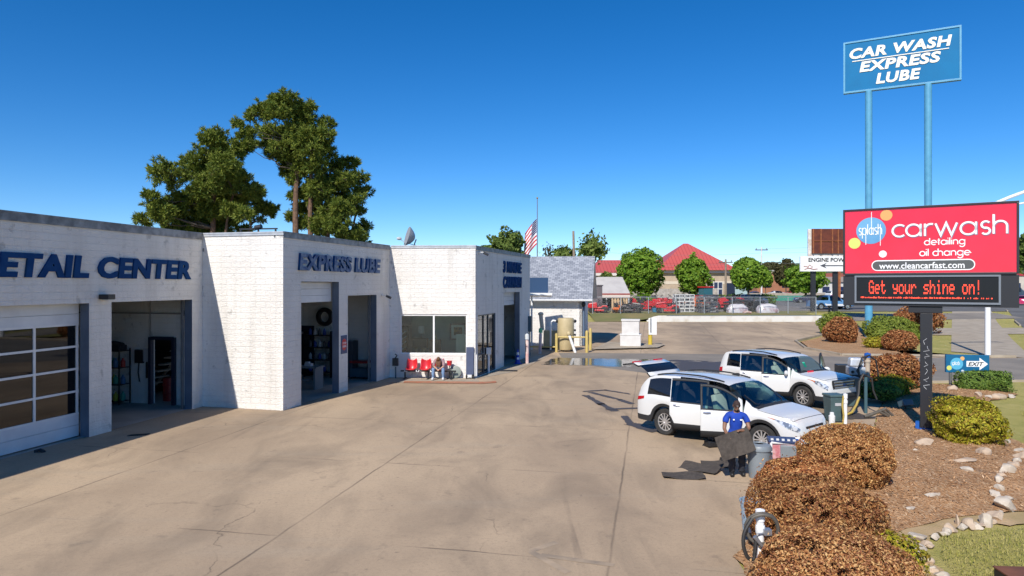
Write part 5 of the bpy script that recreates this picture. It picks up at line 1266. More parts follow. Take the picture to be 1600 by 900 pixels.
def shrub(name, label, loc, dims, n, size, mats, core, seed=1, group=None, boxy=0., cat='shrub', zmin=-.75, aspect=.5, shell=.3, lumps=.16):
    """leafy dome: leaf faces through the outer shell of an uneven ellipsoid, over dark twigs"""
    rx, ry, h = dims; t = thing(name, label, cat, loc, 0. if boxy > .5 else random.uniform(-.4, .4), group)
    D = sphere_dirs(n, zmin); rad = 1 + lump(D, seed, 2.6, lumps); rad *= 1 - shell*RNG.random(len(D))**2.2
    hol = lump(D, seed+77, 7.5, .5); keep = ~((hol < -.34) & (rad > .80)); D, rad = D[keep], rad[keep]
    st = RNG.random(len(D)) < .035; rad = np.where(st, rad*RNG.uniform(1.03, 1.14, len(D)), rad)
    Q = D.copy()
    if boxy:
        mxx = np.max(np.abs(D), axis=1)[:, None]; Q = D*(1-boxy)+D/mxx*boxy
    rz = h*.56; P = Q*rad[:, None]*np.array([rx, ry, rz]); P[:, 2] += h*.44; k = P[:, 2] > .01; P, D = P[k], D[k]
    V, F = leaves_np(P, D*np.array([1/rx, 1/ry, 1/rz]), size, aspect, .75, .4)
    link('foliage', np_mesh('foliage', V, F, [mats]), t)
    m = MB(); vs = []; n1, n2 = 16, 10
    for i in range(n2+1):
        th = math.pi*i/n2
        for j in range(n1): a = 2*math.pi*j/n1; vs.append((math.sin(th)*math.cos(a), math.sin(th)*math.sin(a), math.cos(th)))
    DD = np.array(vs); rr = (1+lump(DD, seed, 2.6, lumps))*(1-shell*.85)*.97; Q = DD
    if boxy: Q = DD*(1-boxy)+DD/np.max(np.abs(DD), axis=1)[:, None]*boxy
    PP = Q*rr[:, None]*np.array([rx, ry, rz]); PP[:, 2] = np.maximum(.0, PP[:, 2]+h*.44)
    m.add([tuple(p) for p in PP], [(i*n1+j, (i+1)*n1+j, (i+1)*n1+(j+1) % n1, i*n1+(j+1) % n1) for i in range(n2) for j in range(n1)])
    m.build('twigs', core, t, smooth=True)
    return t
bz = lambda x, y: bed_z(x, y)
BG = 'brown clipped shrubs along the planting bed'
def tint(nm, f, g): return M(nm, island=[tuple(min(.8, q*a*1.2) for q, a in zip(c, f)) for c in ((.11, .03, .014), (.33, .12, .042), (.46, .205, .075), (.60, .33, .14), (.22, .065, .027), g)], rough=.75, spec=.2, transl=.25)
BR1, BR2, BR3, BR4 = tint('rusty_leaves_a', (1.12, 1.32, 1.3), (.40, .17, .06)), tint('rusty_leaves_b', (1.08, 1.18, 1.15), (.26, .07, .03)), tint('rusty_leaves_c', (.90, 1.0, .98), (.20, .075, .04)), tint('rusty_leaves_d', (1.06, 1.25, 1.3), (.30, .12, .06))
def bsh(x, y, dims, n, size, label, seed, **k): return shrub('brown_shrub', label, (x, y, max(0, bz(x, y)-.05)), dims, n, size, (BR1, BR2, BR3, BR4)[seed-1], CORE, seed, lumps=.085, **{**dict(boxy=.22, zmin=-.85, shell=.34), **k})
bsh(7.25, 14.75, (.94, .92, 1.27), 46000, .024, 'largest round brown shrub, topmost of the row, next to the tipped hose ring', 1, group=BG, boxy=.08)
bsh(5.42, 12.75, (.80, .68, 1.16), 42000, .024, 'brown shrub right behind the grey trash can, third from the bottom', 2, group=BG)
bsh(4.72, 10.62, (1.0, .78, 1.3), 64000, .0215, 'wide brown shrub with a small gold shrub at its right foot', 3, group=BG)
bsh(4.02, 8.5, (1.0, .78, 1.33), 85000, .019, 'nearest brown shrub, beside the white post with the coiled hose, cut by the frame', 4, group=BG)
shrub('gold_shrub', 'small bright yellow green shrub at the foot of the brown shrub row', (5.62, 10.1, .12), (.42, .5, .6), 3200, .035, YGREEN, COREG, 5)
shrub('gold_shrub', 'large round golden green shrub right of the black sign post', (12.5, 18.7, .12), (.84, .8, 1.12), 19000, .04, YGREEN, COREG, 6, lumps=.15, shell=.42, boxy=.15)
shrub('brown_shrub', 'long low brown hedge between the vacuum posts and the exit lane', (16.1, 28.9, .1), (1.55, .9, 1.42), 9000, .055, BROWN, CORE, 7)
shrub('gold_shrub', 'bright gold shrub in front of the long brown hedge', (15.0, 27.0, .1), (.75, .6, .75), 3500, .05, YGREEN, COREG, 8)
shrub('green_shrub', 'dark green shrub in the sign shadow by the vacuum hoses', (13.75, 25.6, .1), (.72, .6, .70), 3000, .05, GREEN, COREG, 9)
shrub('hedge', 'clipped rectangular green hedge at the foot of the exit sign', (19.35, 28.05, .02), (1.02, .42, .82), 9000, .042, GREEN, COREG, 10, boxy=.85, zmin=-.95, lumps=.06, shell=.22, cat='hedge')
# island shrubs
shrub('brown_shrub', 'round brown shrub on the island left of the blue pylon post', (25.2, 52.2, .0), (1.28, 1.2, 1.95), 6500, .075, BROWN, CORE, 11, lumps=.08, group='clipped shrubs on the island')
shrub('brown_shrub', 'round brown shrub at the right corner of the island', (25.9, 45.6, .0), (1.12, 1.0, 1.40), 6000, .07, BROWN, CORE, 12, lumps=.08, group='clipped shrubs on the island')
shrub('green_shrub', 'large olive green clipped shrub right of the blue pylon post', (31.2, 56.4, .05), (2.1, 1.4, 1.75), 7000, .085, OLIVE, COREG, 13, lumps=.08, group='clipped shrubs on the island')
shrub('green_shrub', 'green clipped shrub directly behind the foot of the blue pylon post', (28.6, 53.2, .03), (.95, .9, 1.55), 5000, .075, OLIVE, COREG, 14, lumps=.08, group='clipped shrubs on the island')
shrub('green_shrub', 'low olive clipped shrub above the right corner brown shrub', (30.2, 52.2, .03), (1.15, .9, 1.0), 5000, .075, OLIVE, COREG, 15, lumps=.08, group='clipped shrubs on the island')
shrub('green_shrub', 'olive shrub peeking out left behind the blue pylon post', (28.4, 60.0, .1), (1.5, 1.2, 1.9), 5000, .085, OLIVE, COREG, 16, lumps=.08, group='clipped shrubs on the island')
shrub('brown_shrub', 'brown leafy shrub with bare twigs under the message board', (35.6, 60.0, .1), (2.3, 1.6, 2.6), 6000, .10, BROWN, CORE, 17, lumps=.2, shell=.5)
shrub('gold_shrub', 'small gold shrub left of the blue pylon post foot', (25.4, 47.6, .0), (.85, .6, .8), 2600, .06, YGREEN, COREG, 18, group='gold shrubs on the island edge')
shrub('gold_shrub', 'small gold shrub in front of the blue pylon post foot', (26.5, 47.4, .0), (.75, .6, .72), 2400, .06, YGREEN, COREG, 19, group='gold shrubs on the island edge')
shrub('gold_shrub', 'tiny gold shrub between the post and the right brown shrub', (25.1, 46.3+.6, .0), (.1, .1, .1), 60, .05, YGREEN, COREG, 20) if False else None
# ------------------------------------------------------------------ trees
def limb_path(a, b, sag=.15, n=6, wob=.1, rr=random):
    P = []
    for i in range(n+1):
        t = i/n; p = a.lerp(b, t); p.z += sag*(a-b).length*(t*t-t); p += Vector((rr.uniform(-1, 1), rr.uniform(-1, 1), rr.uniform(-1, 1)))*wob*(t*(1-t))*2; P.append(p)
    return P
def pine(label, loc, trunks, clumps, seed, nper=40, needle=.33, group='tall pines behind the building'):
    """trunks: list of (dx, dy, lean x, height, radius); clumps: list of (x, y, z, r, count) foliage masses relative to loc"""
    rr = random.Random(seed); r = np.random.default_rng(seed); t = thing('pine_tree', label, 'tree', loc, 0, group)
    T = []
    for dx, dy, lx, h, rad in trunks:
        P = [Vector((dx+lx*(z/h)**1.5+rr.uniform(-.08, .08), dy, z)) for z in np.linspace(0, h, 9)]; T.append(P)
        m = MB(); m.tube(P, [rad*(1-.75*i/8)+.02 for i in range(9)], 9); m.build('trunk', BARK, t, smooth=True)
    m = MB(); VV = []; NV = 0; FF = []
    for (cx, cy, cz, cr, cnt) in clumps:
        c = Vector((cx, cy, cz)); P = min(T, key=lambda q: min((p-c).length for p in q)); cand = [p for p in P if p.z < cz+.2] or [P[0]]
        a = max(cand, key=lambda p: p.z - .55*(p-c).length); L_ = limb_path(a, c, .12, 6, .25, rr); m.tube(L_, [.09*(1-.8*i/6)*min(1.3, cr) for i in range(7)], 6)
        for k in range(cnt):
            d = r.normal(0, 1, 3); d /= np.linalg.norm(d); q = np.array(c) + d*cr*np.array([1, 1, .72])*r.random()**.38
            if rr.random() < .22: m.tube([c + (Vector(q)-c)*.1, Vector(q)], [.025, .01], 4)
            out = d*.75 + np.array([0, 0, .55]) + r.normal(0, .25, 3); out /= np.linalg.norm(out)
            nd = out[None]*.55 + r.normal(0, .55, (nper, 3)); nd /= np.linalg.norm(nd, axis=1)[:, None]
            ln = needle*(.6+.6*r.random((nper, 1))); side = np.cross(nd, r.normal(0, 1, (nper, 3))); side /= np.linalg.norm(side, axis=1)[:, None]
            w_ = .03
            base = q[None] + out[None]*r.uniform(-.12, .1, (nper, 1))
            V = np.stack([base - side*w_*.5, base + nd*ln*.55 - side*w_, base + nd*ln, base + nd*ln*.55 + side*w_], 1).reshape(-1, 3)
            VV.append(V)
    m.build('branches', BARK2, t, smooth=True)
    V = np.concatenate(VV); F = np.arange(len(V)).reshape(-1, 4)
    link('foliage', np_mesh('foliage', V, F, [PINEN]), t); return t
def px_clumps(lst, Y, dy, base, dens, seed):
    """(px, py, radius px) -> clumps around a tree standing at distance Y"""
    r = random.Random(seed); out = []
    for px, py, pr in lst:
        R_ = pr*1.10/FPX*Y; out.append(((px-CX)/FPX*Y-base[0], r.uniform(-dy, dy), CAM_Z-(py-HY)/FPX*Y, R_, int(dens*1.5*R_*R_)+6))
    return out
YP = 46.; b1 = Vector(((330-CX)/FPX*YP, YP, 0))
cl = [(345, 222, 20), (322, 232, 22), (360, 240, 24), (300, 252, 26), (335, 260, 28), (372, 268, 22), (282, 280, 28), (312, 290, 28), (350, 290, 24), (385, 285, 16), (268, 305, 26), (300, 318, 28), (338, 315, 24), (395, 300, 16),
      (300, 270, 20), (330, 300, 22), (360, 312, 18), (290, 302, 20), (320, 330, 20), (345, 280, 20), (300, 345, 20), (268, 338, 18), (330, 360, 14), (290, 365, 16), (275, 318, 18), (255, 318, 14), (380, 300, 14), (250, 330, 24), (280, 340, 26), (312, 345, 24), (345, 342, 16), (385, 325, 22), (405, 300, 13), (245, 352, 20), (275, 362, 24), (310, 365, 22), (360, 358, 12), (400, 340, 14), (238, 345, 14), (370, 330, 12), (405, 322, 12), (262, 368, 16), (340, 368, 14)]
cl = [(331+(a-325)*.92, b, c) for a, b, c in cl]
pine('broad pine tree with low limbs on the left behind the building', b1, [(0, 0, .15, 13.2, .30), (.3, .2, 2.4, 8.5, .16), (.2, -.2, 1.3, 10.5, .15)], px_clumps(cl, YP, 2.6, b1, 40, 3), 21)
YP = 47.; b2 = Vector(((462-CX)/FPX*YP, YP, 0))
cl = [(440, 165, 14), (458, 162, 14), (478, 172, 16), (425, 180, 16), (450, 185, 20), (480, 192, 20), (400, 192, 14), (415, 208, 18), (445, 212, 22), (475, 218, 22), (505, 195, 14), (515, 215, 14), (395, 215, 14), (388, 200, 8),
      (460, 175, 14), (435, 200, 16), (470, 205, 18), (450, 225, 16), (478, 255, 14), (485, 225, 16), (440, 235, 14), (412, 225, 14), (465, 300, 12), (480, 315, 12), (452, 300, 11), (410, 190, 12), (500, 225, 14), (425, 232, 18), (455, 240, 20), (490, 240, 20), (512, 238, 12), (400, 236, 12), (430, 250, 12), (440, 262, 12), (470, 262, 18), (500, 262, 16), (380, 222, 8), (455, 280, 12), (480, 285, 14), (440, 246, 10), (462, 200, 16)]
pine('tallest pine with a high crown and bare lower trunk behind the building', b2, [(0, 0, .1, 16.2, .30), (.75, .4, .2, 15.0, .26)], px_clumps(cl, YP, 2.0, b2, 42, 4), 22)
YP = 49.; b3 = Vector(((508-CX)/FPX*YP, YP, 0))
cl = [(520, 255, 16), (545, 252, 12), (500, 275, 18), (530, 275, 20), (555, 275, 14), (480, 300, 16), (510, 300, 20), (540, 300, 20), (562, 295, 12), (470, 325, 14), (500, 328, 18), (530, 330, 18), (555, 325, 16), (565, 312, 10),
      (520, 285, 18), (525, 315, 18), (545, 330, 16), (500, 310, 16), (540, 365, 14), (515, 335, 16), (490, 290, 14), (505, 360, 14), (475, 345, 11), (545, 285, 16), (495, 340, 14), (515, 352, 18), (540, 355, 18), (560, 350, 12), (565, 368, 12), (485, 350, 12), (458, 322, 10), (530, 372, 14), (460, 340, 8), (552, 370, 14)]
pine('dark dense pine leaning right of the tallest pine behind the building', b3, [(0, 0, .4, 12.5, .26), (.7, .3, 1.4, 9.5, .18)], px_clumps(cl, YP, 2.2, b3, 40, 5), 23)
def round_tree(name, label, px, Y, top, rpx, group, mats=MAPLE, n=9000, size=.20, squash=1., seed=1, trunk_h=None, lump_amp=.15, shape=0., bark=BARK2, shell=.42):
    z = zt(Y); X = (px-CX)/FPX*Y; rx = rpx/FPX*Y; zt2_ = CAM_Z+(HY-top)/FPX*Y - z; t = thing(name, label, 'tree', (X, Y, z), 0, group)
    rz = rx*squash; cz = zt2_-rz
    D = sphere_dirs(n); rad = (1+lump(D, seed, 3.2, lump_amp))*(1-shell*RNG.random(len(D))**1.8)
    hol = lump(D, seed+55, 6., .5); keep = ~((hol < -.28) & (rad > .72)); D, rad = D[keep], rad[keep]; rad = np.where(RNG.random(len(D)) < .05, rad*RNG.uniform(1.02, 1.12, len(D)), rad)
    P = D*rad[:, None]*np.array([rx, rx*.95, rz]); zz = P[:, 2]/rz; P[:, :2] *= (1-shape*np.clip(zz, -1, 1))[:, None]; P[:, 2] += cz
    V, F = leaves_np(P, D, size, .6, .8, .4); link('crown', np_mesh('crown', V, F, [mats]), t)
    m = MB(); m.tube([(0, 0, 0), (.05, 0, cz*.5), (0, .05, cz+rz*.3)], [rx*.075, rx*.06, rx*.03], 8); rr = random.Random(seed)
    for k in range(7): a = rr.uniform(0, 6.28); m.tube([(0, 0, cz-rz*rr.uniform(.4, .8)), (math.cos(a)*rx*.35, math.sin(a)*rx*.35, cz-rz*.2), (math.cos(a)*rx*.7, math.sin(a)*rx*.7, cz+rz*rr.uniform(-.1, .4))], [rx*.04, rx*.025, rx*.012], 5)
    m.build('trunk', bark, t, smooth=True); return t
RG = 'round maples along the mower yard'
round_tree('maple_tree', 'largest round green maple, beside the open shed of the mower yard', 1001, 96, 389, 34, RG, seed=1, squash=1.06, shape=.10, n=11000)
round_tree('maple_tree', 'round green maple in front of the red roof, middle of the building', 1083, 98, 400, 26, RG, seed=2, squash=1.12, shape=.18)
round_tree('maple_tree', 'round green maple at the right end of the red roofed building', 1169, 100, 402.5, 25, RG, seed=3, squash=1.0, shape=.12)
round_tree('street_tree', 'light green spreading tree behind the engine power sign', 1259, 122, 414, 29, 'trees along the far road', seed=4, squash=.75, mats=MAPLE, n=7000, size=.26, lump_amp=.2)
round_tree('street_tree', 'dark olive tree left of the engine power sign', 1228, 165, 408, 15, 'trees along the far road', seed=5, squash=1.25, mats=DKG, n=5000, size=.35, lump_amp=.22)
round_tree('street_tree', 'thin yellow green tree right behind the third round maple', 1196, 128, 422, 10, 'trees along the far road', seed=6, squash=1.3, mats=MAPLE, n=2500, size=.25, lump_amp=.2)
round_tree('street_tree', 'dark tree on the far hillside behind the white pole', 1203, 240, 410, 14, 'trees along the far road', seed=7, squash=.7, mats=DKG, n=3500, size=.5, lump_amp=.2)
round_tree('street_tree', 'green tree at the right edge beyond the red sign', 1612, 110, 362, 26, None, seed=8, squash=1.2, mats=FARG, n=5000, size=.3, lump_amp=.2)
round_tree('yard_tree', 'green treetop showing over the roof left of the flag', 789, 62, 366, 27, None, seed=9, squash=1.0, mats=FARG, n=8000, size=.16, lump_amp=.3, shell=.5)
round_tree('yard_tree', 'sparse open crowned tree standing behind the shingled hut', 926, 92, 369, 20, 'trees behind the hut', seed=10, squash=1.0, mats=FARG, n=1500, size=.26, lump_amp=.35, shell=.7)
round_tree('yard_tree', 'small pale green tree behind the hut ridge', 880, 95, 385, 16, 'trees behind the hut', seed=11, squash=.9, mats=FARG, n=1200, size=.28, lump_amp=.3, shell=.6)
round_tree('yard_tree', 'nearly bare grey tree just right of the flagpole', 857, 100, 380, 12, 'trees behind the hut', seed=12, squash=1.1, mats=DKG, n=140, size=.2, lump_amp=.3, shell=.8)
round_tree('yard_tree', 'bushy green tree under the red wing roof by the hut', 949, 104, 427, 9, 'trees behind the hut', seed=13, squash=1.0, mats=FARG, n=2500, size=.26, lump_amp=.25)
shrub('yard_bush', 'low green bush at the foot of the largest round maple', ((1003-CX)/FPX*92, 92, zt(92)), (2.0, 1.2, 1.7), 1500, .2, MAPLE, COREG, 31)
shrub('yard_bush', 'dark clipped hedge under the third round maple', ((1163-CX)/FPX*104, 104, zt(104)), (4.6, 1.0, 1.6), 2500, .2, GREEN, COREG, 32, boxy=.7)
# far wooded ridge: one mass nobody could count
def far_ridge(name, pts, Y, depth, seed):
    rr = random.Random(seed); mb = MB(); n = 70; m = 10
    xs0, xs1 = pts[0][0], pts[-1][0]; vs = []
    for i in range(n+1):
        px = xs0+(xs1-xs0)*i/n; h = CAM_Z+(HY-lerp_pts(pts, px))/FPX*Y
        for j in range(m+1):
            t = j/m; y = Y - depth*(1-t); vs.append(((px-CX)/FPX*Y+rr.uniform(-2, 2), y, 1.0+(h-1)*math.sin(t*math.pi/2)*rr.uniform(.94, 1.04)))
    mb.add(vs, [(i*(m+1)+j, (i+1)*(m+1)+j, (i+1)*(m+1)+j+1, i*(m+1)+j+1) for i in range(n) for j in range(m)])
    return tag(mb.build(name, M('wooded_hillside', (.055, .085, .04), (.09, .12, .055), .07, .95, bump=.8, bscale=.12), None, smooth=True), kind='structure')
far_ridge('hills', [(700, 440), (860, 428), (1000, 432), (1150, 424), (1230, 413), (1290, 411), (1340, 418), (1450, 424), (1560, 415), (1640, 405), (1900, 420)], 900, 300, 1)
P = []; 
for px in np.linspace(840, 1900, 260):
    Y = random.uniform(260, 420); 
    h = random.uniform(3, 7.5)
    for k in range(26): P.append(((px-CX)/FPX*Y+random.gauss(0, 3.5), Y+random.gauss(0, 3), 1.3+h*random.random()**.7))
P = np.array(P); V, F = leaves_np(P, np.tile((0, -.7, .7), (len(P), 1)), .95, .7, .6, .4)
tag(link('treeline', np_mesh('treeline', V, F, [FARG])), kind='stuff')
# ------------------------------------------------------------------ back of the lot, mower yard, far buildings
# shingled utility hut
def shingle_build(t, b):
    L = t.links.new; uv = _n(t, 'ShaderNodeUVMap').outputs[0]
    br = _n(t, 'ShaderNodeTexBrick'); br.inputs['Scale'].default_value = 1; br.inputs['Brick Width'].default_value = .34; br.inputs['Row Height'].default_value = .2; br.inputs['Mortar Size'].default_value = .012; br.inputs['Bias'].default_value = -.1
    br.inputs['Color1'].default_value = (.21, .225, .26, 1); br.inputs['Color2'].default_value = (.40, .415, .45, 1); br.inputs['Mortar'].default_value = (.09, .10, .125, 1)
    L(uv, br.inputs['Vector']); L(br.outputs[0], b.inputs['Base Color']); b.inputs['Roughness'].default_value = .9
SHING = ground_mat('grey_shingles', shingle_build)
HB = Vector((5.02, 48.9, 0)); u_ = Vector((.16, .987, 0)); v_ = Vector((.987, -.16, 0))
HP = lambda a, b, z=0.: HB - v_*a + u_*b + Z*z                 # a metres to the left, b metres back
hut = thing('utility_hut', 'small painted block hut with a grey shingled gable roof', 'hut', HB)
wall_part('wall', HP(7, 0), HP(0, 0), 3.62, .2, parent=hut, base=HB)
wall_part('wall', HP(0, .0), HP(0, 8.2), 3.62, .2, [(1.0, 2.0, -.1, 2.2)], parent=hut, base=HB, jamb=JAMB)
wall_part('wall', HP(.2, 8.2), HP(7, 8.2), 3.62, .2, parent=hut, base=HB)
m = MB(); gp = [HP(.12, -.1, 3.6)-HB, HP(.12, 8.3, 3.6)-HB, HP(.12, 4.1, 6.42)-HB]; m.add([p for p in gp]+[p+v_*.14 for p in gp], [(0, 1, 2), (5, 4, 3), (0, 3, 4, 1), (1, 4, 5, 2), (2, 5, 3, 0)]); m.build('gable', M('grey_gable', (.30, .29, .28), (.25, .24, .23), 2, .8), hut)
for sgn in (0, 1):
    b0, b1 = (-.55, 4.1) if sgn == 0 else (8.75, 4.1); z0, z1 = 3.36, 6.62
    q = [HP(7.2, b0, z0), HP(-.75, b0, z0), HP(-.75, b1, z1), HP(7.2, b1, z1)]; me = bpy.data.meshes.new('roof_slope')
    q = [p-HB for p in q]; lo = [p-Z*.12 for p in q]
    me.from_pydata([p[:] for p in q+lo], [], [(0, 1, 2, 3), (7, 6, 5, 4), (0, 4, 5, 1), (1, 5, 6, 2), (2, 6, 7, 3), (3, 7, 4, 0)]); me.materials.append(SHING); me.materials.append(WHITEM)
    uv = me.uv_layers.new(name='UVMap'); sl = (q[3]-q[0]).length
    for p in me.polygons:
        p.material_index = 0 if p.index == 0 else 1
        for k, li in enumerate(p.loop_indices): uv.data[li].uv = [(0, 0), (7.95, 0), (7.95, sl), (0, sl)][k]
    link('roof', me, hut)
m = MB(); a, b = HP(7.2, -.62, 3.30)-HB, HP(-.75, -.62, 3.30)-HB; m.tube([a, b], .07, 6); m.build('gutter', WHITEM, hut)
m = MB(); a = HP(-.1, .25)-HB; m.cyl(a+Z*.05, a+Z*3.3, .07, .07, 8); a = HP(-.13, .75)-HB; m.cyl(a+Z*.05, a+Z*3.3, .05, .05, 8); m.build('downspout', M('slate_pipe', (.12, .17, .24), rough=.5), hut)
m = MB(); a = HP(-.08, .12, 3.0)-HB; m.ball(a, (.18, .16, .2)); m.build('yard_light', BLACK, hut, smooth=True)
# blue awning box and little white canopy between the buildings
t = thing('canopy', 'small white canopy with a dark blue box above it, between wash building and hut', 'canopy', (1.75, 45.4, 0))
m = MB(); m.box((.15, .3, 3.72), (1.5, 1.2, .16), rot_m(R(-6), 0, 0)); m.build('roof_sheet', WHITEM, t); m = MB(); m.box((.0, .4, 4.35), (1.3, .9, 1.05)); m.build('blue_box', M('navy_box', (.02, .06, .14), rough=.5), t)
m = MB(); m.box((-.42, .75, 1.83), (.12, .12, 3.62)); m.build('post', WHITEM, t)
TAN = M('tan_tank', (.52, .42, .24), (.44, .35, .19), 2, .55); YEL = M('pale_yellow_pipe', (.56, .42, .13), (.48, .36, .12), 3, .5); PINK = M('faded_pink_post', (.62, .36, .33), (.66, .55, .50), 3, .6); PVC = M('white_pvc', (.80, .80, .80), rough=.4)
p = G(884, 549); t = thing('water_tank', 'tall tan cylindrical tank with white pipes against the hut wall', 'tank', p)
m = MB(); m.lathe([(.001, .12), (.5, .12), (.55, .2), (.55, 2.1), (.5, 2.2), (.001, 2.2)], 28); m.build('tank', TAN, t, smooth=True)
m = MB()
for a in (0, 2.1, 4.2): m.cyl((.4*math.cos(a), .4*math.sin(a), 0), (.4*math.cos(a), .4*math.sin(a), .15), .06)
m.build('foot', BLACK, t)
m = MB(); m.tube([(-.55, -.1, 2.0), (-.85, -.1, 2.05), (-1.0, -.1, 1.9), (-1.0, -.1, .1)], .06); m.tube([(.55, 0, 2.0), (.62, 0, 2.0), (.62, 0, .9)], .04); m.build('pipe', PVC, t, smooth=True)
m = MB(); m.ball((-.58, -.1, 2.0), (.11, .11, .11)); m.ball((.6, 0, 2.0), (.12, .11, .11)); m.box((.6, 0, 1.4), (.14, .12, .12)); m.box((.6, 0, 1.1), (.14, .12, .12)); m.build('valve', BLACK, t)
p = G(857, 545); t = thing('pump_tank', 'short tan box tank with a capped tan stack pipe left of the tall tank', 'tank', p)
m = MB(); m.box((.15, 0, .72), (1.0, .7, 1.1), None, .96); m.build('tank', TAN, t, bevel=.05); m = MB(); m.tube([(-.42, 0, 1.28), (-.5, 0, 2.0), (-.53, 0, 2.35)], .14, 12); m.ball((-.53, 0, 2.4), (.2, .2, .13)); m.build('stack_pipe', M('pale_tan', (.62, .54, .42), rough=.6), t, smooth=True); m = MB(); m.box((0, 0, .08), (1.3, .8, .16)); m.build('skid', BLACK, t)
def bollard(label, px, py, h, r, mat, group=None, capm=None, lean=0.):
    p = G(px, py, 0); t = thing('bollard', label, 'bollard', p, 0, group); m = MB(); m.lathe([(.001, 0), (r, 0), (r, h-r), (r*.75, h-r*.3), (.001, h)], 14); o = m.build('post', mat, t, smooth=True)
    if capm: m = MB(); m.lathe([(.001, h-.02), (r*1.3, h), (r*1.2, h+.25), (.001, h+.34)], 14); m.build('cap', capm, t, smooth=True)
    if lean: t.rotation_euler = (0, R(lean), 0)
    return t
bollard('faded pink bollard with a pale tip at the wash tunnel exit', 823.5, 568, 1.35, .10, PINK, None, M('pale_tip', (.6, .62, .62), rough=.5)); bollard('faded pink bollard with a green cap next to the hut', 843.5, 553, 1.35, .10, PINK, None, M('green_tip', (.12, .45, .22), rough=.5), 2)
bollard('tan guard post at the left end of the tank railing', 869.5, 550.5, 1.25, .09, YEL, 'tan guard posts around the tank'); bollard('tan guard post at the right end of the tank railing', 917, 551, 1.45, .10, YEL, 'tan guard posts around the tank'); bollard('tan guard post behind the right end of the tank railing', 922.5, 547, 1.5, .10, YEL, 'tan guard posts around the tank')
t = thing('guard_rail', 'tan pipe railing between the guard posts in front of the tank', 'railing', G(869.5, 550.5)); e_ = G(917, 551)-G(869.5, 550.5)
m = MB(); m.tube([(.09, -.02, 1.0), e_+Vector((-.1, -.02, 1.0))], .05); m.build('rail', YEL, t); m = MB(); m.tube([(-.09, 0, .35), (-1.9, .2, .35)], .05); m.build('rail', YEL, t)
t = thing('pipe_stand', 'leaning white standpipe in front of the tall tank', 'pipe', G(899, 551)); m = MB(); m.tube([(0, 0, 0), (-.35, .1, 1.0), (-.42, .12, 1.15)], .09, 10); m.build('pipe', PVC, t, smooth=True); m = MB(); m.ball((-.42, .1, 1.22), (.15, .13, .16)); m.build('elbow', TAN, t, smooth=True)
p = G(985, 543); t = thing('pay_station', 'square pale masonry pedestal with a stepped top in the back lot', 'pedestal', p, R(-12)); CAB_ = M('pale_masonry', (.66, .64, .62), (.58, .56, .54), 2, .7, bump=.1)
m = MB(); m.box((0, .55, .42), (1.42, 1.1, .84)); m.build('base', CAB_, t, bevel=.02); m = MB(); m.box((0, .55, 1.34), (1.2, .95, .998)); m.build('column', CAB_, t, bevel=.02); m = MB(); m.box((0, .55, .88), (1.5, 1.16, .08)); m.build('ledge', CAB_, t, bevel=.02); m = MB(); m.box((0, .55, 1.90), (1.3, 1.05, .12)); m.build('cap', CAB_, t, bevel=.02)
p = G(1016, 540.5); t = thing('bollard_sign', 'yellow bollard carrying a white rectangular sign on a pole', 'sign', p); m = MB(); m.lathe([(.001, 0), (.15, 0), (.15, 1.15), (.001, 1.25)], 14); m.build('bollard', M('yellow_paint', (.60, .43, .04), (.52, .38, .05), 3, .5), t, smooth=True)
m = MB(); m.cyl((0, -.22, 1.0), (0, -.22, 2.0), .04); m.build('pole', GREYM, t); m = MB(); m.box((.14, -.17, 1.42), (.58, .03, 1.2)); m.build('sign_plate', WS, t, bevel=.005)
sheet('pay_island', [p.xy[:] for p in (G(925, 548), G(1028, 545), G(1040, 540), G(950, 536))], .10, CONC)
# flag at half staff
p = Vector(((839.5-CX)/FPX*62, 62, 0)); t = thing('flagpole', 'tall grey flagpole rising behind the shingled hut', 'flagpole', p); m = MB(); m.cyl((0, 0, 0), (0, 0, 12.2), .07, .04, 10); m.build('pole', M('pole_grey', (.22, .24, .26), rough=.4, metal=.4), t, smooth=True); m = MB(); m.ball((0, 0, 12.28), (.09, .09, .09)); m.build('finial', M('brass', (.5, .36, .1), rough=.3, metal=1), t)
def flag_build(t, b):
    L = t.links.new; uv = _n(t, 'ShaderNodeUVMap').outputs[0]; s = _n(t, 'ShaderNodeSeparateXYZ'); L(uv, s.inputs[0])
    st = mk_math(t, 'GREATER_THAN', mk_math(t, 'FRACT', mk_math(t, 'MULTIPLY', s.outputs[1], 6.5)), .5); c = mk_mix(t, st, (.50, .02, .035), (.78, .78, .78))
    k = mk_math(t, 'MULTIPLY', mk_math(t, 'LESS_THAN', s.outputs[0], .42), mk_math(t, 'GREATER_THAN', s.outputs[1], .46))
    vo = _n(t, 'ShaderNodeTexVoronoi'); vo.inputs['Scale'].default_value = 13; vo.inputs['Randomness'].default_value = .1; L(uv, vo.inputs['Vector']); sta = mk_math(t, 'LESS_THAN', vo.outputs[0], .28)
    c = mk_mix(t, k, c, mk_mix(t, sta, (.02, .03, .13), (.75, .75, .75))); L(c, b.inputs['Base Color']); b.inputs['Roughness'].default_value = .7
FLAGM = ground_mat('flag_cloth', flag_build)
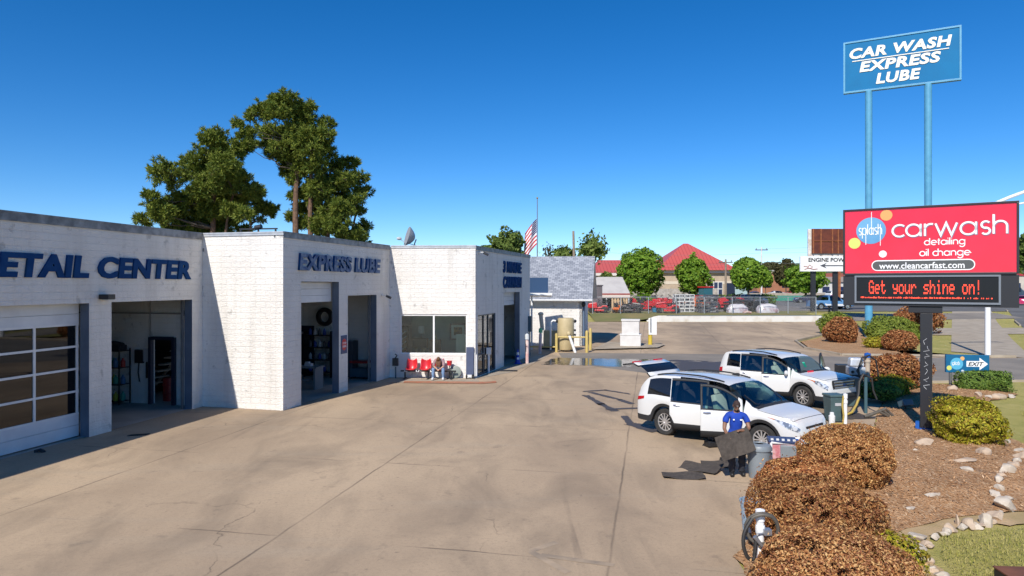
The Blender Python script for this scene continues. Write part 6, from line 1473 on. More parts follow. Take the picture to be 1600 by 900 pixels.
def flag_mesh():
    nu, nv = 22, 16; vs = []; uv = []; fs = []
    for i in range(nu+1):
        for j in range(nv+1):
            a, b = i/nu, j/nv; x = -.06-1.05*a-.18*a*(1-b); z = 8.05+2.35*b-1.35*a**1.2-.25*a*(1-b); y = .16*math.sin(7*a+2.5*b)*(.3+a)
            vs.append((x, y, z)); uv.append((a, b))
    for i in range(nu):
        for j in range(nv): fs.append((i*(nv+1)+j, (i+1)*(nv+1)+j, (i+1)*(nv+1)+j+1, i*(nv+1)+j+1))
    me = bpy.data.meshes.new('flag'); me.from_pydata(vs, [], fs); me.materials.append(FLAGM); l = me.uv_layers.new(name='UVMap')
    for p_ in me.polygons:
        p_.use_smooth = True
        for li in p_.loop_indices: l.data[li].uv = uv[me.loops[li].vertex_index]
    return me
tag(link('flag', flag_mesh(), None, p), 'striped red white and blue flag drooping at half staff', 'flag')
# low white wall, bank and chain link fence
YARD = M('yard_grass', (.24, .19, .075), (.15, .155, .045), .35, .95, bump=.6, bscale=8)
def yz(x, y):
    if x > 34: return zt(y)
    f = min(1, max(0, (x-13)/4.)); lo = .38 + min(1, max(0, (y-74)/5.5))*.62; return max(zt(y), lo*(1-f)+1.0*f)
yard = [(9, 74.0), (13, 74.25), (17, 74.4), (34.2, 74.4), (34.25, 80), (36, 83), (40, 84.4), (30, 90), (9, 90)]
def yard_sheet():
    bm = bmesh.new(); f = bm.faces.new([bm.verts.new((p_[0], p_[1], 0)) for p_ in yard]); bmesh.ops.triangulate(bm, faces=[f])
    for x in (13, 15, 17, 34): bmesh.ops.bisect_plane(bm, geom=bm.verts[:]+bm.edges[:]+bm.faces[:], plane_co=(x, 0, 0), plane_no=(1, 0, 0))
    for y in (75.5, 77.5, 79.5, 82, 84): bmesh.ops.bisect_plane(bm, geom=bm.verts[:]+bm.edges[:]+bm.faces[:], plane_co=(0, y, 0), plane_no=(0, 1, 0))
    for v in bm.verts: v.co.z = yz(v.co.x, v.co.y)+.02
    for fc in bm.faces:
        if fc.normal.z < 0: fc.normal_flip()
    me = bpy.data.meshes.new('yard_grass_bank'); bm.to_mesh(me); bm.free(); me.materials.append(YARD); tag(link('yard_grass_bank', me), kind='structure')
yard_sheet()
sheet('yard_gravel', [(17, 84.2), (30, 84.2), (40, 86), (40, 104), (9, 104), (9, 86)], .03, M('grey_gravel', (.20, .18, .165), (.15, .135, .12), .8, .95))
t = thing('low_wall', 'long low white painted retaining wall along the back of the lot', 'wall', (16, 74.2, 0))
WW = M('peeling_white_paint', (.64, .62, .58), (.50, .43, .34), 1.1, .8, bump=.2, lo=.5, hi=.8)
m = MB(); P = [(-1.3, .25, .52), (-.6, .08, .85), (0, 0, .99), (18.1, 0, 1.0), (18.1, .4, 1.0), (0, .4, .99), (-.6, .48, .85), (-1.3, .6, .52)]; n_ = len(P)
m.add([(x, y, z+.02) for x, y, z in P]+[(x, y, .2) for x, y, z in P], [tuple(range(n_))]+[(i, n_+i, n_+(i+1) % n_, (i+1) % n_) for i in range(n_)]); m.build('wall', WW, t, bevel=.02)
m = MB(); m.box((9.5, .2, 1.045), (17.2, .3, .045)); m.build('coping', M('blue_grey_coping', (.13, .19, .22), (.2, .2, .2), 1, .6), t)
t = thing('chain_link_fence', 'chain link fence on steel posts around the mower yard', 'fence', (9.5, 80.4, 1.0)); GAL = M('galvanised_steel', (.45, .47, .48), rough=.4, metal=.6)
for x in np.linspace(0, 26.3, 9):
    m = MB(); m.cyl((x, 0, -.1), (x, 0, 1.98), .05, .05, 8); m.build('fence_post', GAL, t)
m = MB(); m.cyl((0, 0, 1.95), (26.3, 0, 1.95), .035, .035, 8); m.build('top_rail', GAL, t)
def link_build(tt, b):
    L = tt.links.new; b.inputs['Base Color'].default_value = (.42, .43, .44, 1); tr = _n(tt, 'ShaderNodeBsdfTransparent'); ms = _n(tt, 'ShaderNodeMixShader'); tc = _n(tt, 'ShaderNodeTexCoord').outputs['Object']; s = _n(tt, 'ShaderNodeSeparateXYZ'); L(tc, s.inputs[0])
    def wire(op): return mk_math(tt, 'LESS_THAN', mk_math(tt, 'FRACT', mk_math(tt, 'MULTIPLY', mk_math(tt, op, s.outputs[0], s.outputs[2]), 14.)), .035)
    L(mk_math(tt, 'MAXIMUM', wire('ADD'), wire('SUBTRACT')), ms.inputs[0]); L(tr.outputs[0], ms.inputs[1]); L(b.outputs[0], ms.inputs[2]); L(ms.outputs[0], tt.nodes['Material Output'].inputs[0])
CHAIN = ground_mat('chain_link_mesh', link_build)
m = MB(); m.add([(0, .03, .03), (26.3, .03, .03), (26.3, .03, 1.93), (0, .03, 1.93)], [(0, 1, 2, 3)]); m.add([(26.3, .03, .03), (26.3, 5, .13), (26.3, 5, 2.0), (26.3, .03, 1.93)], [(0, 1, 2, 3)]); m.build('wire_mesh', CHAIN, t)
# mowers -------------------------------------------------------------------------------
def mower(label, loc, rz, c=(.50, .02, .025), s=1., group='riding mowers in the yard', seat_c=(.02, .02, .02)):
    t = thing('riding_mower', label, 'mower', loc, rz, group); B = M('mower_body_%d' % int(c[0]*100+c[1]*10), c, rough=.3, coat=.4)
    m = MB(); m.prism([(.15, .38), (.95, .42), (1.0, .62), (.92, .82), (.25, .92), (.15, .85)], -.27, .27, Matrix.Rotation(R(90), 4, 'X')); m.build('hood', B, t, bevel=.06)
    m = MB(); m.prism([(-.75, .35), (.15, .35), (.12, .5), (-.2, .52), (-.3, .66), (-.7, .66), (-.8, .5)], -.40, .40, Matrix.Rotation(R(90), 4, 'X')); m.build('body', B, t, bevel=.04)
    m = MB(); m.box((-.05, 0, .22), (.85, 1.1, .16)); m.build('deck', B, t, bevel=.05)
    m = MB(); m.box((-.42, 0, .74), (.42, .46, .12)); m.box((-.66, 0, .98), (.12, .46, .42), rot_m(0, R(-12), 0)); m.build('seat', M('mower_seat', seat_c, rough=.6), t, bevel=.04)
    m = MB(); m.cyl((.15, 0, .85), (-.02, 0, 1.1), .02); A = Matrix.Translation((-.03, 0, 1.11)) @ Matrix.Rotation(R(-35), 4, 'Y'); m.tube([A @ Vector((.18*math.cos(a*.5236), .18*math.sin(a*.5236), 0)) for a in range(12)], .018, 6, closed=True); m.build('steering_wheel', BLACK, t)
    for x, y, r, w in ((.72, .36, .2, .16), (.72, -.36, .2, .16), (-.5, .40, .28, .24), (-.5, -.40, .28, .24)):
        m = MB(); A = Matrix.Translation((x, y, r)) @ Matrix.Rotation(R(90), 4, 'X'); m.lathe([(r*.45, -w/2), (r*.9, -w/2), (r, -w/4), (r, w/4), (r*.9, w/2), (r*.45, w/2)], 16, A); wh = m.build('wheel', RUB, t, smooth=True)
        m = MB(); m.lathe([(.001, -w*.4), (r*.46, -w*.42), (r*.46, w*.42), (.001, w*.4)], 12, A); m.build('hub', M('pale_hub', (.6, .58, .5), rough=.5), wh)
    t.scale = (s, s, s); return t
def gp(px, Y, x=None): return ((px-CX)/FPX*Y, Y, yz((px-CX)/FPX*Y, Y)+.03)
m0 = mower('red riding mower nearest the fence, in front of the white crate stack', gp(1044, 81.6), R(172), s=1.5)
for px, Y, rz, lb, s in ((936, 82.5, 170, 'red mower under the shed roof beside the hut', 1.35), (995, 89, 200, 'red mower standing between two rows in the mower yard', 1.35), (1002, 92, 30, 'red mower at the back near the largest maple', 1.3), (1018, 89.5, -30, 'red mower turned towards the fence near the blue bin', 1.4),
                     (1034, 92, 10, 'red mower lifted high at the back of the yard', 1.4), (1012, 96, 60, 'dark red mower deep in the yard below the pale fence', 1.3), (988, 94, 120, 'red mower by the green bush in the yard', 1.3), (1126, 92, 20, 'red mower amid the black machines at the right of the yard', 1.5), (1060, 96, 90, 'dark red mower in front of the pale board fence', 1.5)):
    copy_tree(m0, gp(px, Y), R(rz), lb, s)
for i, (px, Y, rz, lb) in enumerate(((1026, 95, 40, 'red mower in the second row beside the pale fence end'), (1046, 93, 150, 'red mower parked tight behind the front red mower'), (1068, 92.5, 70, 'red mower showing above the right white crate stack'), (1090, 93.5, -20, 'red mower below the tractor hood'), (1112, 95, 110, 'red mower right of the tractor wheels'), (1120, 88, 10, 'red mower just right of the dark crate stack'), (1136, 94, -60, 'red mower near the wooden pole base'), (1152, 93, 45, 'red mower behind the first wrapped bundle'), (980, 91, -70, 'red mower at the corner post of the open shed'), (1008, 86, 15, 'red mower in front of the low green bush'))): copy_tree(m0, gp(px, Y), R(rz), lb, 1.35+.1*(i % 3))
m1 = mower('black mower with orange deck in front of the shed', gp(985, 82.3), R(-20), (.06, .05, .05), 1.35)
for px, Y, rz, lb in ((975, 84, 150, 'black mower with orange deck next to the pallet'), (1146, 90, 30, 'black machine at the right end of the mower rows'), (1112, 88, 100, 'black mower behind the black crate stack')): copy_tree(m1, gp(px, Y), R(rz), lb, 1.4)
m2 = mower('orange mower standing on the back row behind the crates', gp(1082, 91), R(15), (.55, .12, .02), 1.5)
copy_tree(m2, gp(1103, 90.5), R(160), 'orange mower behind the black crate stack', 1.5); copy_tree(m2, gp(966, 82.2), R(60), 'small orange mower beside the fence post near the shed', 1.0)
t = thing('tractor', 'red tractor with blue glazed cab and red roof in the yard', 'tractor', gp(1098, 95), R(200)); TR = M('tractor_red', (.52, .025, .02), rough=.3, coat=.4)
m = MB(); m.box((1.1, 0, 1.25), (1.9, .8, .75)); m.build('hood', TR, t, bevel=.1); m = MB(); m.box((-.5, 0, 1.9), (1.4, 1.35, 1.5)); m.build('cab', M('teal_cab_glass', (.02, .12, .16), rough=.1), t, bevel=.05); m = MB(); m.box((-.5, 0, 2.75), (1.7, 1.6, .18)); m.build('roof', TR, t, bevel=.06)
for x, y, r in ((1.6, .7, .5), (1.6, -.7, .5), (-.7, .9, .85), (-.7, -.9, .85)):
    m = MB(); A = Matrix.Translation((x, y, r)) @ Matrix.Rotation(R(90), 4, 'X'); m.lathe([(r*.5, -.2), (r, -.18), (r, .18), (r*.5, .2), (r*.5, -.2)], 18, A, False); m.build('wheel', RUB, t, smooth=True)
t = thing('loader', 'red implement with curved bars left of the tractor', 'implement', gp(1076, 94), R(10)); m = MB(); m.prism([(-1.2, .6), (1.1, .7), (1.3, 1.1), (.4, 1.3), (-.2, 1.1), (-1.2, 1.2)], -.5, .5, Matrix.Rotation(R(90), 4, 'X')); m.build('bucket', TR, t, bevel=.1)
m = MB(); m.tube([(-1, .4, 0), (-.9, .4, .7)], .08); m.tube([(1, -.4, 0), (.9, -.4, .7)], .08); m.tube([(0, 0, 1.2), (.1, 0, 2.3)], .06); m.build('leg', BLACK, t)
# crates and bundles
def crate(name, label, loc, rz, c, group, w=2.3, d=1.2, h=.42):
    t = thing(name, label, 'crate', loc, rz, group); mt = M('%s_frame' % name, c, rough=.5); m = MB()
    for z in (.03, h-.03):
        for y in (-d/2, d/2): m.box((0, y, z), (w, .06, .06))
        for x in (-w/2+.03, w/2-.03): m.box((x, 0, z), (.06, d-.062, .06))
    for x in (-w/2+.03, 0, w/2-.03):
        for y in (-d/2, d/2): m.box((x, y, h/2), (.06, .058, h-.122))
    m.build('frame', mt, t); m = MB(); rr = random.Random(int(loc[2]*100+loc[0]))
    for k in range(6): m.box((rr.uniform(-w*.4, w*.4), rr.uniform(-.2, .2), h*.45), (rr.uniform(.2, .5), d*.7, h*.55), rot_m(0, 0, rr.uniform(-.3, .3)))
    m.build('contents', M('crate_contents', (.05, .05, .055), (.30, .30, .31), 3, .5), t); return t
lev = ['lowest', 'second', 'third', 'fourth', 'top']
for px, Y, nm, c, who in ((1060, 83.5, 'white_crate', (.62, .62, .60), 'white metal crate, %s of the left white stack behind the fence'), (1076, 83.6, 'white_crate', (.62, .62, .60), 'white metal crate, %s of the right white stack behind the fence'), (1105, 82.6, 'black_crate', (.10, .10, .11), 'black and white crate, %s of the dark stack behind the fence')):
    z0 = gp(px, Y)[2]
    for k in range(5):
        q = gp(px, Y); crate(nm, who % lev[k], (q[0]+random.uniform(-.05, .05), q[1], z0+k*.43), R(random.uniform(-3, 3)), c, 'stacked crates in the mower yard', 1.15 if nm == 'white_crate' else 2.3)
t = thing('pallet', 'upright wooden pallet of pale boards leaning near the shed', 'pallet', gp(968, 82.6), 0); PW_ = M('pallet_wood', (.58, .40, .22), (.48, .33, .18), 4, .8)
for k in range(6): m = MB(); m.box((-.85+k*.34, 0, .85), (.22, .04, 1.7)); m.build('board', PW_, t)
for z in (.3, 1.4): m = MB(); m.box((0, .07, z), (1.9, .09, .1)); m.build('batten', PW_, t)
def bundle(label, px, Y, w, h, seed):
    rr = random.Random(seed); m = MB(); n1, n2 = 24, 10; vs = []
    for i in range(n2+1):
        th = math.pi*.5*i/n2
        for j in range(n1):
            a = 2*math.pi*j/n1; k = 1+rr.uniform(-.06, .06); sq = lambda v: math.copysign(abs(v)**.6, v); vs.append((w/2*sq(math.cos(a))*math.cos(th)**.5*k, .7*sq(math.sin(a))*math.cos(th)**.5*k, h*math.sin(th)*k))
    m.add(vs, [(i*n1+j, i*n1+(j+1) % n1, (i+1)*n1+(j+1) % n1, (i+1)*n1+j) for i in range(n2) for j in range(n1)])
    tag(m.build('wrapped_bundle', M('clear_wrap', (.52, .50, .52), (.30, .16, .18), 1.6, .25, lo=.5, hi=.7), None, gp(px, Y), smooth=True), label, 'bundle', 'plastic wrapped bundles in the yard')
bundle('plastic wrapped bundle with red parts in the middle of the fence', 1152, 82.5, 2.6, 1.0, 1); bundle('wide plastic wrapped bundle at the right end of the fence', 1199, 82.3, 2.6, 1.05, 2)
t = thing('black_machine', 'black machine with long arms behind the wrapped bundles', 'machine', gp(1168, 84), R(8)); m = MB(); m.prism([(-3, 1.2), (-1, 1.5), (1.2, 1.3), (2, .5), (1.6, .3), (.8, 1.0), (-1, 1.25), (-3, 1.0)], -.4, .4, Matrix.Rotation(R(90), 4, 'X')); m.build('arm', BLACK, t, bevel=.05); m = MB(); m.box((1.2, 0, .75), (1.6, 1.2, 1.2)); m.build('body', BLACK, t, bevel=.15)
for x in (-2.6, .5, 1.8): m = MB(); A = Matrix.Translation((x, 0, .35)) @ Matrix.Rotation(R(90), 4, 'X'); m.lathe([(.001, -.55), (.35, -.5), (.35, .5), (.001, .55)], 16, A); m.build('roller', RUB, t)
tag(MB().box((0, 0, .25), (.7, .6, .5), None, 1.15).build('blue_bin', M('bin_blue', (.02, .16, .30), rough=.5), None, gp(1024.5, 83), bevel=.04), 'small blue bin between the mowers near the fence', 'bin')
tag(MB().tube([(-.5, 0, .1), (0, .1, .22), (.45, 0, .1)], .14).build('scrap_bag', M('pale_bag', (.6, .52, .48), (.3, .15, .12), 4, .7), None, gp(1168, 80.2-.6), smooth=True), 'crumpled pale bag in the grass below the fence', 'bag')
# open shed of the yard
p = Vector(((945-CX)/FPX*88, 88, yz(12, 88))); t = thing('open_shed', 'open sided shed with pale metal roof and red trim in the yard', 'shed', p); PR_ = M('pale_sheet_roof', (.52, .49, .46), (.45, .42, .40), 1, .5)
x0, x1 = (916-945)/FPX*88, (984-945)/FPX*88; z_e, z_r = CAM_Z-(456-445)*88/FPX-p.z-.55, CAM_Z-(443-445)*88/FPX-p.z+.0
m = MB(); m.add([(x0, -.2, z_e+.35), (x1, -.2, z_e+.35), (x1-.3, 4, z_r+.9), (x0, 4, z_r+.9), (x0, -.2, z_e+.25), (x1, -.2, z_e+.25), (x1-.3, 4, z_r+.8), (x0, 4, z_r+.8)], [(0, 1, 2, 3), (7, 6, 5, 4), (0, 4, 5, 1), (1, 5, 6, 2), (2, 6, 7, 3), (3, 7, 4, 0)]); m.build('roof', PR_, t)
m = MB(); m.box(((x0+x1)/2, -.26, z_e+.27), (x1-x0, .1, .16)); m.build('red_trim', M('dull_red_trim', (.34, .05, .04), rough=.6), t); m = MB(); m.box(((x0+x1)/2, -.24, z_e-.02), (x1-x0, .06, .40)); m.build('fascia', M('cream_fascia', (.66, .56, .48), rough=.7), t)
for x in (x0+.9, x0+2.6, x1-.15): m = MB(); m.box((x, -.12, z_e/2-.1), (.14, .14, z_e-.2)); m.build('post', M('pale_post', (.5, .52, .52), rough=.6), t)
m = MB(); m.box(((x0+x1)/2, 3.6, z_e*.5), (x1-x0, .1, z_e)); m.build('rear_panel', M('shed_dark', (.07, .045, .035), rough=.8), t)
tag(MB().box((0, 0, 1.6), (1.5, 2, 3.2)).box((0, 0, 3.26), (1.7, 2.2, .12)).build('storage_shed', M('grey_brown_metal', (.13, .11, .12), (.10, .085, .09), 1, .6), None, ((930-CX)/FPX*84, 84, yz(9.5, 84)+1.4-1.4), bevel=.02), 'tall grey brown metal shed beside the hut gable', 'shed')
# pale board fence, white building and the red roofed building
def board_fence(name, label, pa, pb, h, c):
    d = pb-pa; n = max(2, int(d.length/2.4)); t = thing(name, label, 'fence', pa, math.atan2(d.y, d.x)); L_ = d.length; m = MB()
    m.box((L_/2, 0, h/2), (L_, .06, h)); m.build('board_panel', c, t)
    for k in range(n+1): m = MB(); m.box((L_*k/n, -.08, h/2+.05), (.14, .1, h+.1)); m.build('fence_post', c, t)
board_fence('board_fence', 'weathered pale board fence behind the mower yard', Vector((17, 104, 1.3)), Vector((31.5, 105, 1.3)), 2.5, M('weathered_boards', (.50, .46, .42), (.34, .31, .28), 2.5, .85))
board_fence('picket_fence', 'low beige fence along the far road right of the maples', Vector((46, 134, 1.3)), Vector((62, 134, 1.3)), 1.5, M('beige_boards', (.42, .36, .30), (.34, .29, .24), 2, .85))
YR = 118.; RX = lambda px, Y=YR: (px-CX)/FPX*Y
rb = thing('red_roof_building', 'beige building with a large red hipped metal roof and a low wing', 'building', (RX(1090), YR, 1.3)); bw = Vector((RX(1090), YR, 1.3))
BEI = M('beige_block', (.47, .37, .27), (.40, .31, .23), 1, .8); BEI2 = M('pale_band', (.60, .52, .42), rough=.8)
def roof_build(tt, b):
    L = tt.links.new; tc = _n(tt, 'ShaderNodeTexCoord').outputs['Object']; s = _n(tt, 'ShaderNodeSeparateXYZ'); L(tc, s.inputs[0])
    g = _n(tt, 'ShaderNodeNewGeometry'); sn = _n(tt, 'ShaderNodeSeparateXYZ'); L(g.outputs['Normal'], sn.inputs[0])
    sel = mk_math(tt, 'GREATER_THAN', mk_math(tt, 'ABSOLUTE', sn.outputs[0]), mk_math(tt, 'ABSOLUTE', sn.outputs[1]))
    co = mk_math(tt, 'ADD', mk_math(tt, 'MULTIPLY', s.outputs[1], sel), mk_math(tt, 'MULTIPLY', s.outputs[0], mk_math(tt, 'SUBTRACT', 1., sel)))
    f = mk_math(tt, 'LESS_THAN', mk_math(tt, 'FRACT', mk_math(tt, 'MULTIPLY', co, 1.6)), .16)
    L(mk_mix(tt, f, (.52, .10, .085), (.36, .06, .055)), b.inputs['Base Color']); b.inputs['Roughness'].default_value = .45
REDROOF = ground_mat('red_standing_seam', roof_build)
ez, rz_ = CAM_Z+(445-422.5)/FPX*YR-1.3, CAM_Z+(445-380.5)/FPX*(YR+8)-1.3; hw = RX(1152)-RX(1090)
def ctr(px): return RX(px)-bw.x
m = MB(); m.box((0, 8, ez/2-.2), (2*hw-1.6, 16-1.6, ez-.4)); wl = m.build('wall', BEI, rb); m = MB(); m.box((0, 8, ez*.62), (2*hw-1.5, 16-1.5, .5)); m.build('wall_band', BEI2, rb); m = MB(); m.box((0, 8, ez-.2), (2*hw-.6, 16-.6, .5)); m.build('fascia', M('pale_fascia', (.62, .57, .53), rough=.6), rb)
m = MB(); a = hw+.3; m.add([(-a, -.3, ez+.05), (a, -.3, ez+.05), (a, 16.3, ez+.05), (-a, 16.3, ez+.05), (-.4, 8, rz_), (.4, 8, rz_)], [(0, 1, 5, 4), (1, 2, 5), (2, 3, 4, 5), (3, 0, 4), (3, 2, 1, 0)]); m.build('roof', REDROOF, rb)
m = MB(); zc = ez+1.6
m.add([(ctr(932), 4, 0), (-hw+1.2, 4, 0), (-hw+1.2, 14, 0), (ctr(932), 14, 0)]+[(ctr(932), 4, ez-.4), (-hw+1.2, 4, ez-.4), (-hw+1.2, 14, ez-.4), (ctr(932), 14, ez-.4)], [(0, 1, 5, 4), (1, 2, 6, 5), (2, 3, 7, 6), (3, 0, 4, 7)]); m.build('wing_wall', BEI, rb)
m = MB(); xw = -hw+4.; m.add([(ctr(928), 3, ez-.35), (xw, 3, ez-.35), (xw, 15, ez-.35), (ctr(928), 15, ez-.35), (ctr(945), 9, zc+.5), (xw, 9, zc+.5)], [(0, 1, 5, 4), (2, 3, 4, 5), (3, 0, 4), (3, 2, 1, 0)]); m.build('wing_roof', REDROOF, rb); m = MB(); m.box(((ctr(928)+xw)/2-1.5, 3.2, ez-.62), (xw-ctr(928)-3.5, .3, .5)); m.build('fascia', M('pale_fascia'), rb)
for x0_, x1_, z0_, z1_ in ((ctr(1110), ctr(1131), 1.2, 3.6),):
    m = MB(); m.box(((x0_+x1_)/2, .76, (z0_+z1_)/2), (x1_-x0_, .16, z1_-z0_)); wn = m.build('window', M('pale_window_frame', (.62, .62, .6), rough=.5), rb); n3 = 3
    for k in range(n3):
        for j in range(2): m = MB(); w3_ = (x1_-x0_)/n3; h3 = (z1_-z0_)/2; m.box((x0_+w3_*(k+.5), .67, z0_+h3*(j+.5)), (w3_-.16, .03, h3-.16)); m.build('pane', M('blue_dark_pane', (.02, .03, .08), rough=.15), wn)
m = MB(); m.box((ctr(1143), .7, 1.7), (1.6, .12, 3.4)); m.build('door', M('navy_trim'), rb)
m = MB(); m.box((ctr(1157), 1.0, 1.35), (3.6, .4, 2.7)); m.build('teal_panel', M('pale_teal_wall', (.35, .46, .46), rough=.5), rb)
# brick building, cottages and far boxes along the road
def far_house(name, label, px, Y, w, d, h, c, roof_c, roof_h, z=1.4, group='buildings along the far road'):
    t = thing(name, label, 'building', ((px-CX)/FPX*Y, Y, z), R(4), group); WMx = M('%s_wall_%d' % (name, px), c, tuple(q*.85 for q in c), .8, .85); m = MB(); m.box((0, d/2, h/2), (w, d, h)); m.build('wall', WMx, t); m = MB()
    if roof_h > .5: m.add([(-w/2-.4, -.4, h), (w/2+.4, -.4, h), (w/2+.4, d+.4, h), (-w/2-.4, d+.4, h), (-w/2-.4, d/2, h+roof_h), (w/2+.4, d/2, h+roof_h)], [(0, 1, 5, 4), (2, 3, 4, 5), (3, 0, 4), (1, 2, 5), (3, 2, 1, 0)])
    else: m.box((0, d/2, h+.2), (w+.4, d+.4, .4))
    m.build('roof', M('roof_%d' % px, roof_c, rough=.8), t); n = max(2, int(w/4))
    for k in range(n): m = MB(); m.box((-w/2+w*(k+.5)/n, -.03, h*.55), (w/n*.4, .1, h*.34)); m.build('window', M('blue_dark_pane'), t)
    return t
far_house('brick_house', 'reddish brick house with a tan band right of the third maple', 1213, 175, 10, 8, 6.0, (.38, .17, .10), (.42, .33, .25), .2)
far_house('white_building', 'pale white building front behind the brick house', 1208, 220, 9, 6, 7.3, (.62, .62, .62), (.4, .4, .4), .2)
far_house('orange_house', 'orange brown house under the right end of the arrow sign', 1297, 160, 11, 8, 4.2, (.40, .20, .10), (.28, .08, .05), 1.6)
far_house('white_cottage', 'white sided house beside the arrow sign post', 1318, 150, 12, 8, 3.6, (.62, .60, .56), (.30, .24, .2), 1.2)
far_house('shop_front', 'cream shop with a red band at the right picture edge', 1606, 120, 9, 8, 4.6, (.60, .54, .46), (.45, .03, .05), .2)
tag(MB().box((0, 0, .5), (7, .2, 1.0)).box((0, .8, .06), (6.6, 1.4, .1)).build('green_tarp', M('green_tarp_cloth', (.03, .24, .17), rough=.6), None, ((1231-CX)/FPX*133, 133.0, 1.3)), 'green tarp in front of the low beige fence', 'tarp')
# poles
POLE = M('weathered_pole', (.30, .24, .18), (.22, .17, .13), 3, .9); WPOLE = M('white_painted_pole', (.72, .71, .70), (.62, .60, .58), 2, .6)
def util_pole(label, px, Y, ytop, mat, arm=True, r=.16, lean=0., z=None):
    z = zt(Y) if z is None else z; h = CAM_Z+(HY-ytop)/FPX*Y-z; t = thing('utility_pole', label, 'pole', ((px-CX)/FPX*Y, Y, z)); m = MB(); m.cyl((0, 0, 0), (lean, 0, h), r, r*.7, 10); m.build('pole', mat, t, smooth=True)
    if arm: 
        m = MB(); m.box((lean, 0, h-.5), (2.2, .14, .16)); m.build('crossarm', M('dark_arm', (.10, .085, .07), rough=.8), t); m = MB()
        for x in (-.9, 0, .9): m.cyl((lean+x, 0, h-.42), (lean+x, 0, h-.15), .07)
        m.build('insulator', M('grey_ceramic', (.2, .2, .22), rough=.4), t)
    return t
util_pole('white utility pole with a dark crossarm right of the third maple', 1190, 118, 386, WPOLE); util_pole('brown wooden pole in front of the red roofed building', 1134, 108, 405, POLE, r=.2); util_pole('leaning bare wooden pole behind the shingled hut', 899, 85, 361, POLE, False, .2, -.25)
def wire(label, a, b, sag):
    pts = [a.lerp(b, k/14)-Z*sag*4*(k/14)*(1-k/14) for k in range(15)]; m = MB(); m.tube(pts, .022, 4); tag(m.build('power_line', M('wire_grey', (.16, .16, .17), rough=.6), None), label, 'power line', 'power lines over the far road')
wire('power line running right from the white utility pole', Vector((RX(1190, 118), 118, 9.9)), Vector((RX(1460, 118), 112, 11.5)), .5); wire('upper power line running right from the white utility pole', Vector((RX(1190, 118), 118, 10.6)), Vector((RX(1460, 118), 112, 12.4)), .4); wire('lower cable running right from the white utility pole', Vector((RX(1190, 118), 118, 8.3)), Vector((RX(1460, 118), 112, 8.9)), .6); wire('lower cable running left from the white utility pole', Vector((RX(1190, 118), 118, 8.3)), Vector((RX(900, 118), 118, 8.6)), .7)
wire('power line running left from the white utility pole to the wooden pole', Vector((RX(1190, 118), 118, 9.9)), Vector((RX(900, 118), 118, 10.4)), .6)
# white mast with two arms behind the signs
p = Vector((29.2, 41.9, 0)); t = thing('signal_mast', 'slim white mast standing on the lawn behind the red sign with arms to the right', 'mast', p); m = MB(); m.cyl((0, 0, 0), (0, 0, 9.3), .165, .13, 14); m.build('mast', PVC, t, smooth=True); m = MB(); m.tube([(0, 0, 9.2), (1.2, -.2, 9.75), (3.6, -.8, 10.7)], .10, 8); m.build('arm', PVC, t, smooth=True); m = MB(); m.tube([(0, 0, 8.6), (1.6, -.2, 9.3), (3.6, -.8, 9.75)], .06, 8); m.build('arm', PVC, t, smooth=True)
m = MB(); m.box((0, 0, .03), (.6, .6, .06)); m.build('base_plate', GREYM, t)
tag(MB().box((0, 0, .35), (.18, .18, .7)).box((0, 0, .74), (.34, .3, .14)).build('meter_post', BLACK, None, gp(1296, 83)), 'short dark utility stub in the grass right of the white wall end', 'post')
# ------------------------------------------------------------------ border stones
STONE = M('pale_limestone', (.58, .51, .42), (.38, .31, .235), 4, .85, bump=.35, bscale=9); STONE2 = M('tan_fieldstone', (.52, .40, .29), (.42, .32, .23), 4, .85, bump=.35, bscale=9)
def stone(label, px, py, sx, sy, sz, seed, mat=STONE, group='pale stones edging the planting bed', rz=None):
    bm = bmesh.new(); bmesh.ops.create_icosphere(bm, subdivisions=4, radius=1); rr = np.random.default_rng(seed); pl = rr.normal(0, 1, (9, 3)); pl /= np.linalg.norm(pl, axis=1)[:, None]; of = rr.uniform(.42, .8, 9)
    for v in bm.verts:
        d = np.array(v.co); k = 1.
        for q, o_ in zip(pl, of):
            c = d@q
            if c > o_: k = min(k, o_/c)
        v.co = Vector(d*k*np.array([sx*1.12, sy*1.25, sz*1.15])*(1+.05*math.sin(5*d[0]+seed)))
    me = bpy.data.meshes.new('border_stone'); bm.to_mesh(me); bm.free(); me.materials.append(mat)
    p = G(px, py, .06); o = link('border_stone', me, None, (p.x, p.y, max(bed_z(p.x, p.y), .0)+sz*.35), (0, 0, rr.uniform(0, 3) if rz is None else rz)); return tag(o, label, 'stone', group)
